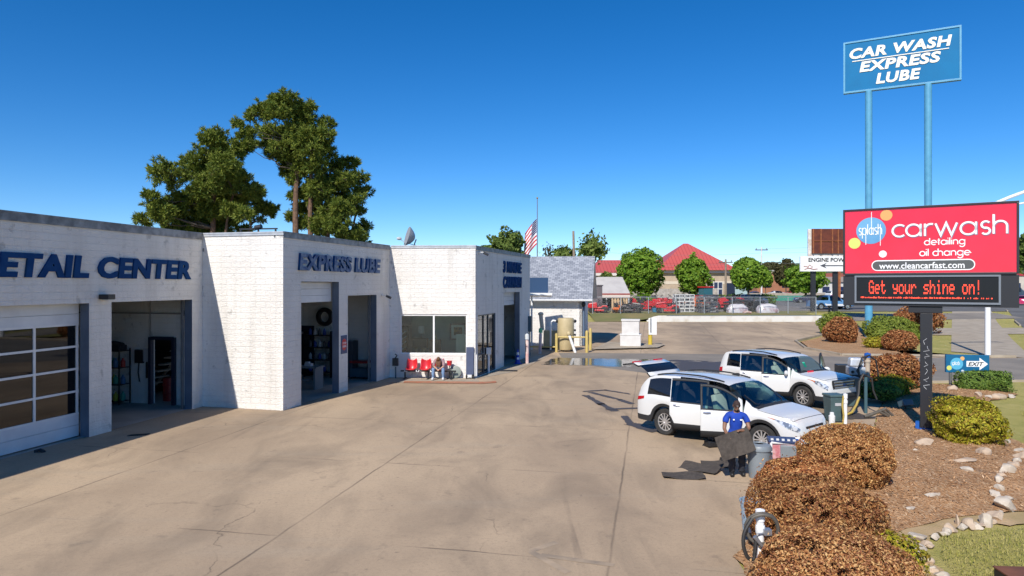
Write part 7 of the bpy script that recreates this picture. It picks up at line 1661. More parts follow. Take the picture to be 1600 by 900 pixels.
ST = [(1433, 838, .22, .11, .10, 0, 'pale flat stone, topmost of the pair at the left end of the border'), (1437, 856, .26, .10, .08, 0, 'long pale stone under the flat stone at the left end of the border'), (1462, 836, .10, .08, .06, 0, 'small pale stone right of the flat pair'), (1486, 824, .11, .10, .09, 1, 'tan stone starting the short middle row of the border'), (1497, 815, .05, .06, .13, 1, 'thin upright stone in the middle row of the border'),
      (1516, 818, .18, .10, .10, 1, 'wide tan stone in the middle row of the border'), (1540, 814, .13, .11, .13, 0, 'rounded grey stone near the right end of the middle row'), (1556, 806, .14, .12, .11, 1, 'tan stone ending the middle row of the border'), (1570, 790, .26, .18, .15, 0, 'largest white stone at the outer corner of the border'), (1556, 776, .14, .10, .08, 0, 'pale stone just above the largest white stone'),
      (1562, 758, .18, .10, .09, 0, 'slanted white stone between two larger border stones'), (1572, 745, .25, .15, .12, 0, 'broad white stone below the yellow shrub on the border'), (1586, 736, .16, .10, .09, 1, 'tan stone by the right picture edge on the border'), (1596, 722, .16, .14, .12, 1, 'brown stone at the upper right end of the border'), (1592, 708, .32, .12, .10, 0, 'long white stone right of the yellow shrub'),
      (1575, 690, .2, .1, .07, 0, 'narrow pale stone at the right foot of the yellow shrub'), (1536, 716, .16, .12, .15, 1, 'upright tan stone directly below the yellow shrub'), (1510, 728, .30, .16, .06, 1, 'flat tan stone lying in the mulch below the yellow shrub'), (1512, 743, .16, .09, .06, 0, 'white stone lying alone in the middle of the mulch'), (1445, 700, .27, .19, .11, 1, 'flat brown stone in front of the black sign post'),
      (1431, 711, .08, .06, .05, 0, 'small white stone beside the flat brown stone'), (1459, 778, .28, .08, .04, 0, 'thin white sliver stone in the centre of the mulch'), (1424, 796, .12, .06, .04, 0, 'small pale stone in the mulch near the brown shrubs'), (1448, 872, .10, .08, .06, 1, 'small tan stone at the lower left of the border'), (1470, 896, .12, .10, .07, 0, 'pale stone at the bottom picture edge of the border'), (1455, 884, .08, .06, .05, 0, 'chip of pale stone near the bottom end of the border'),
      (1489, 614, .22, .16, .16, 1, 'tan stone by the left end of the clipped hedge'), (1528, 619, .26, .16, .12, 1, 'tan stone in front of the clipped hedge'), (1560, 620, .30, .18, .14, 1, 'wide tan stone at the right end of the clipped hedge'), (1545, 620, .16, .12, .10, 0, 'pale stone between the tan hedge stones'), (1580, 618, .2, .12, .09, 0, 'pale stone beyond the right end of the clipped hedge')]
for i, (px, py, a, b, c, k, lb) in enumerate(ST): stone(lb, px, py, a, b, c, 40+i, STONE2 if k else STONE, rz=(0.3 if a > .2 else None))
for i, (px, py) in enumerate(((1451, 849), (1474, 831), (1527, 819), (1549, 811), (1563, 799), (1561, 768), (1566, 752), (1581, 742), (1441, 868), (1446, 846), (1479, 827), (1506, 821), (1534, 817), (1577, 781), (1590, 729), (1460, 889))):
    stone('small pale chip stone filling a gap between larger border stones', px, py, .07+.05*(i*7 % 5)/5, .07+.03*(i*3 % 4)/4, .05+.03*(i % 3)/3, 140+i, STONE if i % 3 else STONE2, 'small filler stones of the border')
# ------------------------------------------------------------------ wash bay equipment
GBIN = M('grey_plastic', (.22, .25, .275), (.18, .21, .235), 3, .45); GRN = M('grey_green_plastic', (.075, .125, .13), (.06, .10, .105), 3, .45); HOSE = M('black_hose', (.030, .028, .026), rough=.5); HOSE2 = M('grey_hose', (.12, .105, .085), (.08, .07, .055), 8, .6)
p = G(1186, 746); t = thing('trash_can', 'round grey trash can with a hooded lid in front of the front wheel', 'trash can', p)
m = MB(); m.lathe([(.001, 0), (.215, 0), (.225, .04), (.26, .62), (.275, .63), (.275, .67), (.001, .67)], 28); m.build('can', GBIN, t, smooth=True)
m = MB(); m.lathe([(.285, .64), (.29, .68), (.255, .75), (.15, .79), (.13, .79), (.12, .76), (.001, .75)], 28); m.build('lid', GBIN, t, smooth=True); m = MB(); m.lathe([(.118, .765), (.001, .765)], 20); m.build('opening', BLACK, t)
for a in (0, math.pi): m = MB(); m.box((.27*math.cos(a), .27*math.sin(a), .55), (.06, .12, .05)); m.build('handle', GBIN, t, bevel=.01)
p = G(1222, 738); t = thing('tool_tub', 'pink and grey caddy bin with blue lid behind the grey trash can', 'bin', p, R(-15))
m = MB(); m.box((0, 0, .36), (.50, .40, .72), None, 1.1); m.build('bin', M('pink_print_plastic', (.50, .16, .19), (.62, .40, .42), 7, .5), t, bevel=.03)
m = MB(); m.box((.12, -.0, .36), (.34, .445, .66), None, 1.1); m.build('side_panel', GBIN, t, bevel=.03)
m = MB(); m.box((0, 0, .76), (.64, .52, .06)); m.build('lid', M('navy_lid', (.02, .04, .12), rough=.4), t, bevel=.02)
for k in range(5): m = MB(); m.box((-.24+k*.12, -.2, .80), (.06, .06, .05)); m.build('clip', WHITEM, t)
p = G(1204, 742); t = thing('work_table', 'white pvc work stand with a blue tray next to the grey trash can', 'stand', p+Vector((.1, .35, 0)), R(-12)); 
m = MB(); m.tube([(0, -.3, .74), (.75, -.3, .74)], .035); m.tube([(0, .2, .74), (.75, .2, .74)], .035); m.tube([(0, -.3, .74), (0, .2, .74)], .035); m.tube([(.75, -.3, .74), (.75, .2, .74)], .035); m.build('frame', PVC, t)
for x in (0, .75):
    for y in (-.3, .2): m = MB(); m.cyl((x, y, 0), (x, y, .74), .03); m.build('leg', PVC, t)
m = MB(); m.box((.37, -.05, .73), (.6, .4, .05)); m.build('tray', M('bright_blue_box'), t)
def coil(mb, c, r, n, rad, ax=(0, 1, 0), jit=.03, seed=1):
    rr = random.Random(seed); A = Vector(ax).normalized(); U = A.orthogonal().normalized(); W = A.cross(U)
    for k in range(n):
        q = Vector(c) + A*(k-(n-1)/2)*rad*1.6; r2 = r*(1+rr.uniform(-jit, jit)); sx = rr.uniform(-.02, .02)
        mb.tube([q + U*math.cos(a*.2618)*r2*(1+sx) + W*math.sin(a*.2618)*r2 + A*.01*math.sin(a*.52) for a in range(24)], rad, 8, closed=True)
def vac_post(name, label, loc, h, mat=PVC, r=.05, group=None): 
    t = thing(name, label, 'post', loc, 0, group); m = MB(); m.cyl((0, 0, 0), (0, 0, h-.12), r, r, 14); m.build('post', mat, t, smooth=True); m = MB(); m.lathe([(r*1.2, h-.16), (r*1.25, h-.02), (.001, h)], 14); m.lathe([(r*1.2, h-.32), (r*1.28, h-.30), (r*1.28, h-.24), (r*1.2, h-.22)], 14); m.build('cap', mat, t, smooth=True); return t
vp = Vector((3.2, 8.8, 0)); t = vac_post('vacuum_post', 'white post with a coiled black hose in the lower right corner', vp, 1.52, r=.048)
m = MB(); coil(m, (.0, -.07, 1.28), .20, 2, .021, (.1, 1, .1)); m.tube(smooth([(.10, -.08, 1.46), (.17, -.08, 1.38), (.21, -.07, 1.2), (.215, -.05, .8), (.22, 0, .2), (.25, .1, .03)]), .022, 8); m.build('hose', HOSE2, t, smooth=True)
m = MB(); m.tube(smooth([(-.14, -.1, 1.42), (-.24, -.11, 1.25), (-.255, -.12, 1.08), (-.20, -.12, .93), (-.125, -.11, .92), (-.10, -.10, 1.05), (-.085, -.09, 1.2)]), .025, 8); m.build('hose_loop', HOSE, t, smooth=True)
m = MB(); m.cyl((-.115, -.12, 1.20), (-.02, -.12, 1.08), .028, .02); m.box((.06, -.06, 1.24), (.1, .1, .07)); m.tube([(-.06, -.08, 1.22), (.12, -.08, 1.24)], .008); m.build('nozzle', M('nozzle_metal', (.35, .36, .38), rough=.35, metal=.6), t)
p = Vector((4.06, 11.55, 0)); t = thing('bucket', 'pale blue bucket half hidden left of the widest brown shrub', 'bucket', p); m = MB(); m.lathe([(.001, .25), (.15, .25), (.19, .72), (.205, .73), (.205, .76), (.185, .76), (.15, .3), (.001, .3)], 22); m.build('pail', M('pale_blue_plastic', (.28, .38, .48), rough=.4), t, smooth=True); m = MB(); m.cyl((0, 0, 0), (0, 0, .25), .06); m.build('stand', BLACK, t)
# hose stand near second suv
vp = G(1321, 663); t = vac_post('vacuum_post', 'short white post with yellow hose between the two green bins', vp, .98, r=.055); m = MB(); m.tube([(-.06, 0, .9), (-.12, -.05, .6), (-.10, -.1, .3), (-.15, -.15, .05), (-.5, -.1, .03)], .03, 8); m.build('hose', M('yellow_hose', (.42, .30, .05), (.34, .24, .05), 6, .6), t, smooth=True)
p = G(1309, 655); 
def wheelie(label, p, rz, mat, h=1.0, w=.55, d=.55):
    t = thing('wheelie_bin', label, 'bin', p, rz, 'bins by the vacuum hoses'); m = MB(); m.box((0, 0, h/2+.03), (w*.82, d*.82, h), None, 1.2); m.build('bin', mat, t, bevel=.03); m = MB(); m.box((0, 0, h+.07), (w*1.06, d*1.08, .08)); m.build('lid', mat, t, bevel=.03)
    for s in (-1, 1): m = MB(); A = Matrix.Translation((s*w*.36, d*.42, .09)) @ Matrix.Rotation(R(90), 4, 'Y'); m.lathe([(.001, -.03), (.09, -.03), (.09, .03), (.001, .03)], 14, A); m.build('wheel', RUB, t)
    m = MB(); m.box((0, -d*.46, h*.75), (w*.4, .03, .09)); m.build('label_plate', M('pale_panel'), t); return t
wheelie('grey green bin half in shade in front of the second suv', G(1309, 661)+Vector((0, .25, 0)), R(5), GRN, .78, .5, .5); wheelie('grey green bin under the chrome box near the hose posts', G(1334, 637)+Vector((0, .3, 0)), R(-8), GRN, .95)
m = MB(); m.lathe([(.001, 0), (.09, 0), (.1, .25), (.07, .27), (.06, .36), (.001, .37)], 14); tag(m.build('jug', M('white_jug', (.75, .75, .74), rough=.4), None, G(1300, 662), smooth=True), 'small white jug standing left of the shaded green bin', 'jug')
p = G(1337, 616); t = thing('coin_vacuum', 'chrome domed vacuum box on a black stand beside the second suv', 'vacuum', p, R(-10)); m = MB(); m.box((0, 0, .40), (.42, .42, .8)); m.build('stand', BLACK, t, bevel=.02); m = MB(); m.box((0, 0, .96), (.62, .5, .32)); m.build('body', M('brushed_chrome', (.66, .67, .70), (.56, .57, .6), 6, .35, .35), t, bevel=.04); m = MB(); m.box((0, 0, 1.3), (.55, .46, .34), None, .86); m.build('hood', M('brushed_chrome'), t, bevel=.06); m = MB(); m.cyl((-.18, -.26, .92), (-.18, -.24, .92), .06); m.build('port', BLACK, t)
p = G(1317, 606); t = thing('dark_bin', 'low black crate behind the chrome vacuum box', 'crate', p, R(-10)); m = MB(); m.box((0, 0, .5), (.55, .5, 1.0)); m.build('box', BLACK, t, bevel=.03)
vp = G(1360, 620); t = vac_post('vacuum_post', 'tan post with a blue cap carrying looped vacuum hoses', vp+Vector((.1, .4, 0)), 1.62, M('tan_post', (.52, .42, .32), (.44, .36, .28), 4, .7), .09); m = MB(); m.lathe([(.12, 1.5), (.12, 1.66), (.001, 1.7)], 14); m.build('blue_cap', M('bright_blue_box'), t, smooth=True)
m = MB(); m.tube([(.0, -.1, 1.6), (-.3, -.15, 1.5), (-.45, -.18, 1.1), (-.42, -.2, .6), (-.5, -.22, .2)], .035, 8); m.tube([(.0, -.1, 1.6), (.28, -.1, 1.4), (.36, -.1, .9), (.45, -.1, .4)], .03, 8); m.tube([(-.3, -.2, 1.35), (-.55, -.25, 1.0), (-.3, -.3, .5), (-.7, -.35, .2), (-1.0, -.4, .05)], .035, 8); m.build('hose', HOSE, t, smooth=True)
vp = G(1353, 646); t = thing('hose_post', 'teal post with black and yellow hoses beside the dark green shrub', 'post', vp); m = MB(); m.cyl((0, 0, 0), (0, 0, 1.35), .055, .055, 12); m.build('post', M('teal_post', (.05, .11, .13), rough=.5), t, smooth=True)
m = MB(); m.tube([(0, -.05, 1.3), (-.15, -.1, 1.35), (-.3, -.15, 1.1), (-.35, -.2, .7), (-.5, -.3, .35), (-.75, -.35, .05)], .04, 8); m.tube([(0, -.05, 1.3), (.15, -.1, 1.2), (.2, -.1, .8), (.3, -.15, .5)], .03, 8); m.build('hose', HOSE, t, smooth=True); m = MB(); m.tube([(-.35, -.25, .6), (-.5, -.35, .35), (-.7, -.45, .12), (-.95, -.5, .03)], .04, 8); m.build('yellow_hose', M('yellow_hose'), t, smooth=True)
m = MB(); rr = random.Random(4)
for k in range(3): m.tube([(-.4+rr.uniform(-.2, .2), -.5, .05), (-.1+k*.1, -.55, .22+.05*k), (.25+k*.08, -.5, .04)], .05, 8)
tag(m.build('hose_heap', HOSE2, None, vp+Vector((.1, -.3, 0)), smooth=True), 'heap of grey vacuum hose at the foot of the teal post', 'hose')
m = MB(); m.tube([(1.0*math.cos(a*.35)*.22, .1*math.sin(a*.8), .20+.2*math.sin(a*.35)) for a in range(18)], .03, 8, closed=True); tag(m.build('hose_ring', HOSE2, None, G(1256, 742)+Vector((.15, .5, .35)), smooth=True), 'grey hose ring showing over the brown shrub behind the trash can', 'hose')
p = Vector((13.6, 23.6, bed_z(13.6, 23.6))); t = thing('flood_light', 'teal flood light box lying on the shaded mulch behind the sign post', 'flood light', p, R(20)); m = MB(); m.box((0, 0, .22), (.45, .25, .22), rot_m(R(-25), 0, 0)); m.build('housing', M('teal_grey_box'), t, bevel=.03); m = MB(); m.cyl((0, 0, 0), (0, 0, .12), .03); m.build('stake', BLACK, t)
# rusty box at the lower right corner
p = Vector((6.95, 9.7, 0)); t = thing('steel_box', 'rusty topped black steel box cut off by the bottom right corner', 'box', p, R(-4)); m = MB(); m.box((.45, -.45, .19), (1.1, .9, .38)); m.build('box', BLACK, t, bevel=.01); m = MB(); m.box((.45, -.45, .392), (1.12, .92, .02)); m.build('lid', M('rusty_lid', (.20, .075, .04), (.12, .05, .03), 3, .8), t)
# ------------------------------------------------------------------ floor mats
MATM = M('dark_floor_mat', (.055, .045, .038), (.085, .07, .058), 14, .9, bump=.2)
def floor_mat(label, loc, rz, w, d, seed, tilt=(0, 0), lift=.0, group='floor mats lying on the concrete'):
    rr = random.Random(seed); n1, n2 = 10, 8; vs = []; top = []
    for z in (0, .014):
        for i in range(n1+1):
            for j in range(n2+1):
                a, b = i/n1-.5, j/n2-.5; cut = .06*max(0, abs(b)-.3)*(1 if a > .35 else 0); wz = .06*math.sin(6*a+seed)*b+.05*max(0, a)*2*abs(b)+.03*math.sin(9*b+seed*2)*a+.07*(a*a)
                vs.append((a*w-cut, b*d*(1-.18*max(0, a-.2)), .01+z+max(0, wz)))
    N_ = (n1+1)*(n2+1); I = lambda i, j, k=0: k*N_+i*(n2+1)+j; fs = []
    for i in range(n1):
        for j in range(n2): fs += [(I(i, j, 1), I(i+1, j, 1), I(i+1, j+1, 1), I(i, j+1, 1)), (I(i, j), I(i, j+1), I(i+1, j+1), I(i+1, j))]
    for i in range(n1): fs += [(I(i, 0), I(i+1, 0), I(i+1, 0, 1), I(i, 0, 1)), (I(i, n2), I(i, n2, 1), I(i+1, n2, 1), I(i+1, n2))]
    for j in range(n2): fs += [(I(0, j), I(0, j, 1), I(0, j+1, 1), I(0, j+1)), (I(n1, j), I(n1, j+1), I(n1, j+1, 1), I(n1, j, 1))]
    m = MB(); m.add(vs, fs); o = m.build('floor_mat', MATM, None, loc, (tilt[0], tilt[1], rz), smooth=True, ang=50); return tag(o, label, 'floor mat', group)
floor_mat('dark floor mat lying nearest the camera, left of the trash can', G(1068, 745), R(-8), .95, .52, 1); floor_mat('dark floor mat in the middle of the three on the ground', G(1094, 734)+Vector((0, 0, .02)), R(-38), .98, .62, 4, (R(6), R(-4))); floor_mat('dark floor mat closest to the feet of the man in blue', G(1122, 727)+Vector((0, 0, .01)), R(-12), .8, .5, 7)
m = MB(); rr = random.Random(12)
m.box((0, 0, .10), (.34, .26, .16)); m.box((.06, .05, .22), (.22, .18, .1), rot_m(.2, .1, .5)); tag(m.build('tool_bag', BLACK, None, G(1096, 702)+Vector((.35, .25, 0)), (0, 0, .3), bevel=.04), 'black bag on the ground under the open front door', 'bag')
m = MB(); m.box((0, 0, .06), (.3, .2, .12), None, .85); tag(m.build('shoe_box', BLACK, None, G(1137, 726)+Vector((.02, .2, 0)), bevel=.02), 'small black case on the ground beside the man in blue', 'case')
# ------------------------------------------------------------------ seats, hand truck, cones by the office
RC = M('red_seat_shell', (.58, .022, .03), rough=.35, coat=.3); d_ = (D_-C_).normalized(); nC = nC_
def walk_pt(px, out, z=0.): s = on_line(C_, D_, px); q = C_+(D_-C_)*s + nC*out; q.z = z+.02; return q
rzc = math.atan2(d_.y, d_.x)
seat0 = None
t = thing('seat_bench', 'dark beam bench carrying the red shell seats below the shop window', 'bench', walk_pt(672, .45), rzc); m = MB(); m.box((0, 0, .36), (2.6, .08, .06)); m.build('beam', STEEL, t)
for x in (-1.1, 0, 1.1): m = MB(); m.box((x, 0, .17), (.06, .06, .34)); m.box((x, 0, .015), (.08, .5, .03)); m.build('leg', STEEL, t)
def shell_seat(label, px):
    t = thing('shell_seat', label, 'seat', walk_pt(px, .45), rzc, 'red shell seats below the shop window'); nu, nv = 14, 12; vs = []
    prof = [(-.26, .44), (-.24, .415), (-.1, .40), (.08, .40), (.17, .43), (.225, .52), (.25, .65), (.265, .78), (.27, .85)]
    for i in range(nv+1):
        f = i/nv*(len(prof)-1); k = min(int(f), len(prof)-2); q = f-k; y = prof[k][0]*(1-q)+prof[k+1][0]*q; z = prof[k][1]*(1-q)+prof[k+1][1]*q; hw_ = .255*(1-.25*max(0, (i/nv-.75)/.25)**2-.12*max(0, (.2-i/nv)/.2)**2)
        for j in range(nu+1): a = j/nu*2-1; vs.append((a*hw_, y-.10*a*a*(1 if i > nv*.45 else .25), z+.06*a**4+.03*a*a))
    m = MB(); m.add(vs, [(i*(nu+1)+j, i*(nu+1)+j+1, (i+1)*(nu+1)+j+1, (i+1)*(nu+1)+j) for i in range(nv) for j in range(nu)]); o = m.build('shell', RC, t, smooth=True); so = o.modifiers.new('t', 'SOLIDIFY'); so.thickness = .02
    m = MB(); m.tube([(-.26, -.2, .42), (-.30, -.24, .36), (-.18, .0, .34)], .018); m.tube([(.26, -.2, .42), (.30, -.24, .36), (.18, 0, .34)], .018); m.build('bracket', WHITEM, t); return t
shell_seat('red shell seat half in shade, farthest from the seated person', 646); shell_seat('red shell seat in full sun, next to the seated person', 667.5)
shell_seat('red shell seat that the person with bowed head sits on', 688)
p = walk_pt(704, .35); t = thing('ashtray_stand', 'small red pot on a stand right of the seated person', 'pot', p); m = MB(); m.lathe([(.001, .62), (.10, .62), (.13, .82), (.135, .84), (.001, .84)], 16); m.build('pot', RC, t, smooth=True); m = MB(); m.cyl((0, 0, 0), (0, 0, .62), .02); m.lathe([(.001, 0), (.12, 0), (.1, .03), (.001, .03)], 14); m.build('stand', STEEL, t)
p = walk_pt(712, .25); t = thing('leaning_disc', 'round grey disc leaning on the wall right of the seated person', 'disc', p, rzc); m = MB(); A = Matrix.Translation((0, .05, .30)) @ Matrix.Rotation(R(82), 4, 'X'); m.lathe([(.001, -.03), (.27, -.03), (.29, -.01), (.29, .03), (.26, .04), (.001, .035)], 26, A); m.build('disc', M('grey_green_disc', (.22, .25, .22), rough=.5), t, smooth=True); m = MB(); m.tube([(-.12, -.15, 0), (-.08, -.1, .35), (.02, 0, .3)], .02); m.build('leg', WHITEM, t)
p = walk_pt(735, .25); t = thing('hand_truck', 'blue grey folded hand truck leaning on the wall corner', 'hand truck', p, rzc); HTM = M('slate_panel', (.06, .08, .15), (.05, .065, .12), 3, .5); m = MB(); m.box((0, .08, .78), (.36, .07, 1.36), rot_m(R(-6), 0, R(4))); m.build('panel', HTM, t, bevel=.02); m = MB(); m.tube([(.23, .12, .1), (.23, .18, 1.2)], .03); m.tube([(.30, .12, .1), (.30, .18, 1.1)], .03); m.build('rail', WHITEM, t)
for x in (-.14, .16): m = MB(); A = Matrix.Translation((x, -.08, .1)) @ Matrix.Rotation(R(90), 4, 'Y'); m.lathe([(.001, -.03), (.1, -.03), (.1, .03), (.001, .03)], 14, A); m.build('wheel', RUB, t)
m = MB(); m.box((0, -.06, .12), (.2, .08, .12)); m.build('bracket', WHITEM, t)
p = walk_pt(620, .2); p = C_ + nB*.45 + d_*.0 - dB*1.2; p.z = 0; t = thing('hose_bib', 'dark wall hydrant with short hose near the corner of the oil bay wall', 'hydrant', C_ + d_*.35 + nC*.3, rzc); m = MB(); m.cyl((0, 0, 0), (0, 0, .55), .03); m.build('pipe', M('teal_grey_box'), t); m = MB(); m.box((0, -.05, .78), (.26, .16, .36)); m.tube([(0, -.1, .95), (.1, -.14, 1.1), (.0, -.1, 1.15)], .03); m.build('reel', BLACK, t, bevel=.03)
p = G(763.5, 583); t = thing('keypad_post', 'white post with a square box in front of the glass door', 'post', p); m = MB(); m.cyl((0, 0, 0), (0, 0, .98), .055, .055, 12); m.build('post', PVC, t, smooth=True); m = MB(); m.box((0, 0, 1.1), (.24, .16, .34)); m.build('box', WHITEM, t, bevel=.015)
def cone(label, px, py, s=1.):
    t = thing('traffic_cone', label, 'cone', G(px, py), R(10)); t.scale = (s,)*3; CB = M('blue_cone_plastic', (.01, .04, .38), rough=.4); m = MB(); m.box((0, 0, .02), (.36, .36, .04)); m.build('base', CB, t, bevel=.015); m = MB(); m.lathe([(.14, .04), (.10, .25), (.098, .26), (.075, .42), (.072, .43), (.03, .7), (.001, .71)], 20); m.build('cone_body', CB, t, smooth=True); m = MB(); m.lathe([(.079, .43), (.058, .56)], 20); m.build('reflective_band', WHITEM, t, smooth=True); m = MB(); m.box((0, -.105, .27), (.12, .012, .10), rot_m(R(-10), 0, 0)); m.build('sticker', WHITEM, t)
cone('blue traffic cone with a white band at the wash tunnel door', 809, 568.5, 1.15)
q = D_ + dD*.9 - nD*.55; m = MB(); m.lathe([(.001, 0), (.2, 0), (.16, .04), (.03, .75), (.001, .76)], 16); tag(m.build('blue_cone', M('blue_cone_plastic'), None, (q.x, q.y, .02), smooth=True), 'blue cone standing inside the glass door of the office', 'cone')
m = MB(); m.box((0, 0, .01), (1.0, .35, .02)); tag(m.build('drain_grate', BLACK, None, (G(793, 580).x, G(793, 580).y, .018), (0, 0, R(-2)), bevel=.004), 'dark drain grate in the concrete before the wash tunnel', 'drain')
m = MB(); m.tube([(-.12, 0, .02), (0, .05, .05), (.14, -.02, .02)], .05, 6); tag(m.build('cloth_rag', M('dark_rag', (.03, .032, .04), rough=.9), None, G(40, 707)+Vector((.35, 0, 0)), smooth=True), 'dark rag on the ground at the foot of the overhead door', 'rag')
m = MB(); m.prism([(-.28, -.08), (.25, -.1), (.3, .07), (-.2, .1)], .0, .012); tag(m.build('drain_cover', BLACK, None, G(216, 680)+Vector((0, 0, .008)), (0, 0, R(20))), 'small dark iron cover in the concrete before the open detail bay', 'cover')
# faint old arrow on the concrete
mk_ = M('faded_grey_marking', (.26, .205, .15), (.47, .35, .235), 2.2, .9)
A0, A1, A2, A3, A4_, A5 = G(828, 862), G(870, 848), G(888, 896), G(845, 868), G(925, 888), G(960, 884)
def mark(a, b, wd):
    d = (b-a).normalized(); n = Vector((-d.y, d.x, 0))*wd; return [(a-n).xy[:], (a+n).xy[:], (b+n).xy[:], (b-n).xy[:]]
for i, (a, b) in enumerate(((A0, A1), (A0, A2), (A3, A5))): sheet('pavement_marking', mark(a, b, .07), .007+.001*i, mk_)
# ------------------------------------------------------------------ people
SKIN_D = M('skin_dark', (.25, .125, .075), rough=.55); SKIN_L = M('skin_light', (.50, .30, .21), rough=.55); BLUE_S = M('royal_blue_shirt', (.008, .055, .40), (.006, .045, .33), 8, .8); NAVY_T = M('dark_trousers', (.022, .024, .034), (.035, .037, .048), 9, .9, bump=.3); JEANS = M('blue_jeans', (.13, .22, .38), (.20, .30, .46), 8, .85); TOPM = M('rose_grey_top', (.36, .22, .22), (.28, .20, .22), 7, .85); HAIR_B = M('auburn_hair', (.10, .038, .014), (.17, .07, .025), 18, .6); HAIR_K = M('black_hair', (.012, .01, .01), rough=.8); SHOE_W = M('white_shoe', (.65, .65, .66), rough=.5); SHOE_K = M('black_boot', (.014, .014, .015), rough=.5)
def skin_mesh(verts, edges, radii, root, subs=2):
    me = bpy.data.meshes.new('skin'); me.from_pydata([tuple(v) for v in verts], edges, []); o = bpy.data.objects.new('skin', me); col.objects.link(o)
    md = o.modifiers.new('s', 'SKIN'); md.use_smooth_shade = True
    sv = me.skin_vertices[0].data
    for i, r in enumerate(radii): sv[i].radius = (r, r) if not isinstance(r, tuple) else r; sv[i].use_root = (i == root)
    ss = o.modifiers.new('d', 'SUBSURF'); ss.levels = subs; ss.render_levels = subs
    dg = bpy.context.evaluated_depsgraph_get(); out = bpy.data.meshes.new_from_object(o.evaluated_get(dg)); bpy.data.objects.remove(o); return out
def figure(name_label, loc, rz, J, skin, garments, hairdo, face_dir, scale=1.):
    """J: joint name -> (x, y, z); builds one continuous body and garment shells as children"""
    t = thing('person', name_label, 'person', loc, rz); t.scale = (scale,)*3
    names = [k for k in J if k != 'head']; V = [Vector(J[k]) for k in names]; ix = {k: i for i, k in enumerate(names)}
    RAD = dict(pelvis=(.135, .115), waist=(.125, .10), chest=(.145, .115), neck0=(.085, .075), neck=.052, head0=.07, shL=.068, shR=.068, elL=.045, elR=.045, wrL=.032, wrR=.032, plL=(.038, .022), plR=(.038, .022), hipL=.10, hipR=.10, knL=.066, knR=.066, anL=.042, anR=.042, toL=.038, toR=.038, midL=.055, midR=.055, thL=.088, thR=.088, caL=.06, caR=.06)
    E = [('pelvis', 'waist'), ('waist', 'chest'), ('chest', 'neck0'), ('neck0', 'neck'), ('neck', 'head0')]
    for s in 'LR': E += [('neck0', 'sh'+s), ('sh'+s, 'mid'+s), ('mid'+s, 'el'+s), ('el'+s, 'wr'+s), ('wr'+s, 'pl'+s), ('pelvis', 'hip'+s), ('hip'+s, 'th'+s), ('th'+s, 'kn'+s), ('kn'+s, 'ca'+s), ('ca'+s, 'an'+s), ('an'+s, 'to'+s)]
    edges = [(ix[a], ix[b]) for a, b in E]; rad = [RAD[k] for k in names]
    # fingers: five per hand, unequal and bent
    finger = set()
    for s in 'LR':
        w, p = Vector(J['wr'+s]), Vector(J['pl'+s]); d = (p-w).normalized(); side = d.cross(Vector((0, 0, 1)) if abs(d.z) < .8 else Vector((0, 1, 0))).normalized(); dn = side.cross(d).normalized()
        if dn.z > 0: dn = -dn
        for k, (o_, l) in enumerate(((-.027, .062), (-.009, .072), (.009, .068), (.027, .054))):
            i0 = len(V); V += [p + side*o_ + d*.012, p + side*o_ + d*(.012+l*.5) + dn*.008, p + side*o_*1.1 + d*(.012+l*.85) + dn*.03]; rad += [.0095, .009, .0075]; edges += [(ix['pl'+s], i0), (i0, i0+1), (i0+1, i0+2)]
        i0 = len(V); sg = 1 if s == 'L' else -1; V += [w.lerp(p, .45) + side*.035*sg, w.lerp(p, .85) + side*.06*sg + dn*.01]; rad += [.011, .009]; edges += [(ix['pl'+s], i0), (i0, i0+1)]
    me = skin_mesh(V, edges, rad, ix['pelvis'])
    bones = [(a, b) for a, b in E]
    def seg_d(p, a, b):
        ab = b-a; u = max(0, min(1, (p-a).dot(ab)/max(1e-9, ab.length_squared))); return (p-a-ab*u).length
    fb = []
    for p_ in me.polygons:
        c = p_.center; fb.append(min(range(len(bones)), key=lambda k: seg_d(c, Vector(J[bones[k][0]]), Vector(J[bones[k][1]])) - (.03 if bones[k][0] in ('pelvis', 'waist', 'chest') else 0)))
    # head with face
    hc = Vector(J['head']); f = Vector(face_dir).normalized(); up = (hc-Vector(J['neck'])).normalized(); up = (up - f*up.dot(f)).normalized(); sd = up.cross(f); A = Matrix.Translation(hc) @ Matrix((( sd.x, f.x, up.x, 0), (sd.y, f.y, up.y, 0), (sd.z, f.z, up.z, 0), (0, 0, 0, 1)))
    bm = bmesh.new(); bm.from_mesh(me); base_n = len(bm.faces)
    h = MB(); h.T = A; h.ball((0, -.008, .02), (.076, .092, .105), 20, 14); h.ball((0, .022, -.055), (.054, .062, .062), 14, 10)
    h.tube([(0, .085, .035), (0, .108, -.01), (0, .085, -.022)], [.010, .016, .010], 8); h.ball((0, .080, -.058), (.022, .010, .007), 8, 6); h.ball((.078, -.01, .0), (.012, .022, .032), 8, 6); h.ball((-.078, -.01, .0), (.012, .022, .032), 8, 6)
    hm = h.mesh('h', [skin], smooth=True, ang=70); bm.from_mesh(hm); body_me = bpy.data.meshes.new('body'); bm.to_mesh(body_me); bm.free(); body_me.materials.append(skin)
    body_me.polygons.foreach_set('use_smooth', [True]*len(body_me.polygons)); body_me.polygons.foreach_set('material_index', [0]*len(body_me.polygons)); body = link('body', body_me, t)
    m = MB(); m.T = A
    for s in (-1, 1): m.ball((s*.031, .077, .022), (.013, .009, .008), 8, 6)
    m.build('eyes', M('eye_dark', (.03, .02, .015), rough=.3), body, smooth=True)
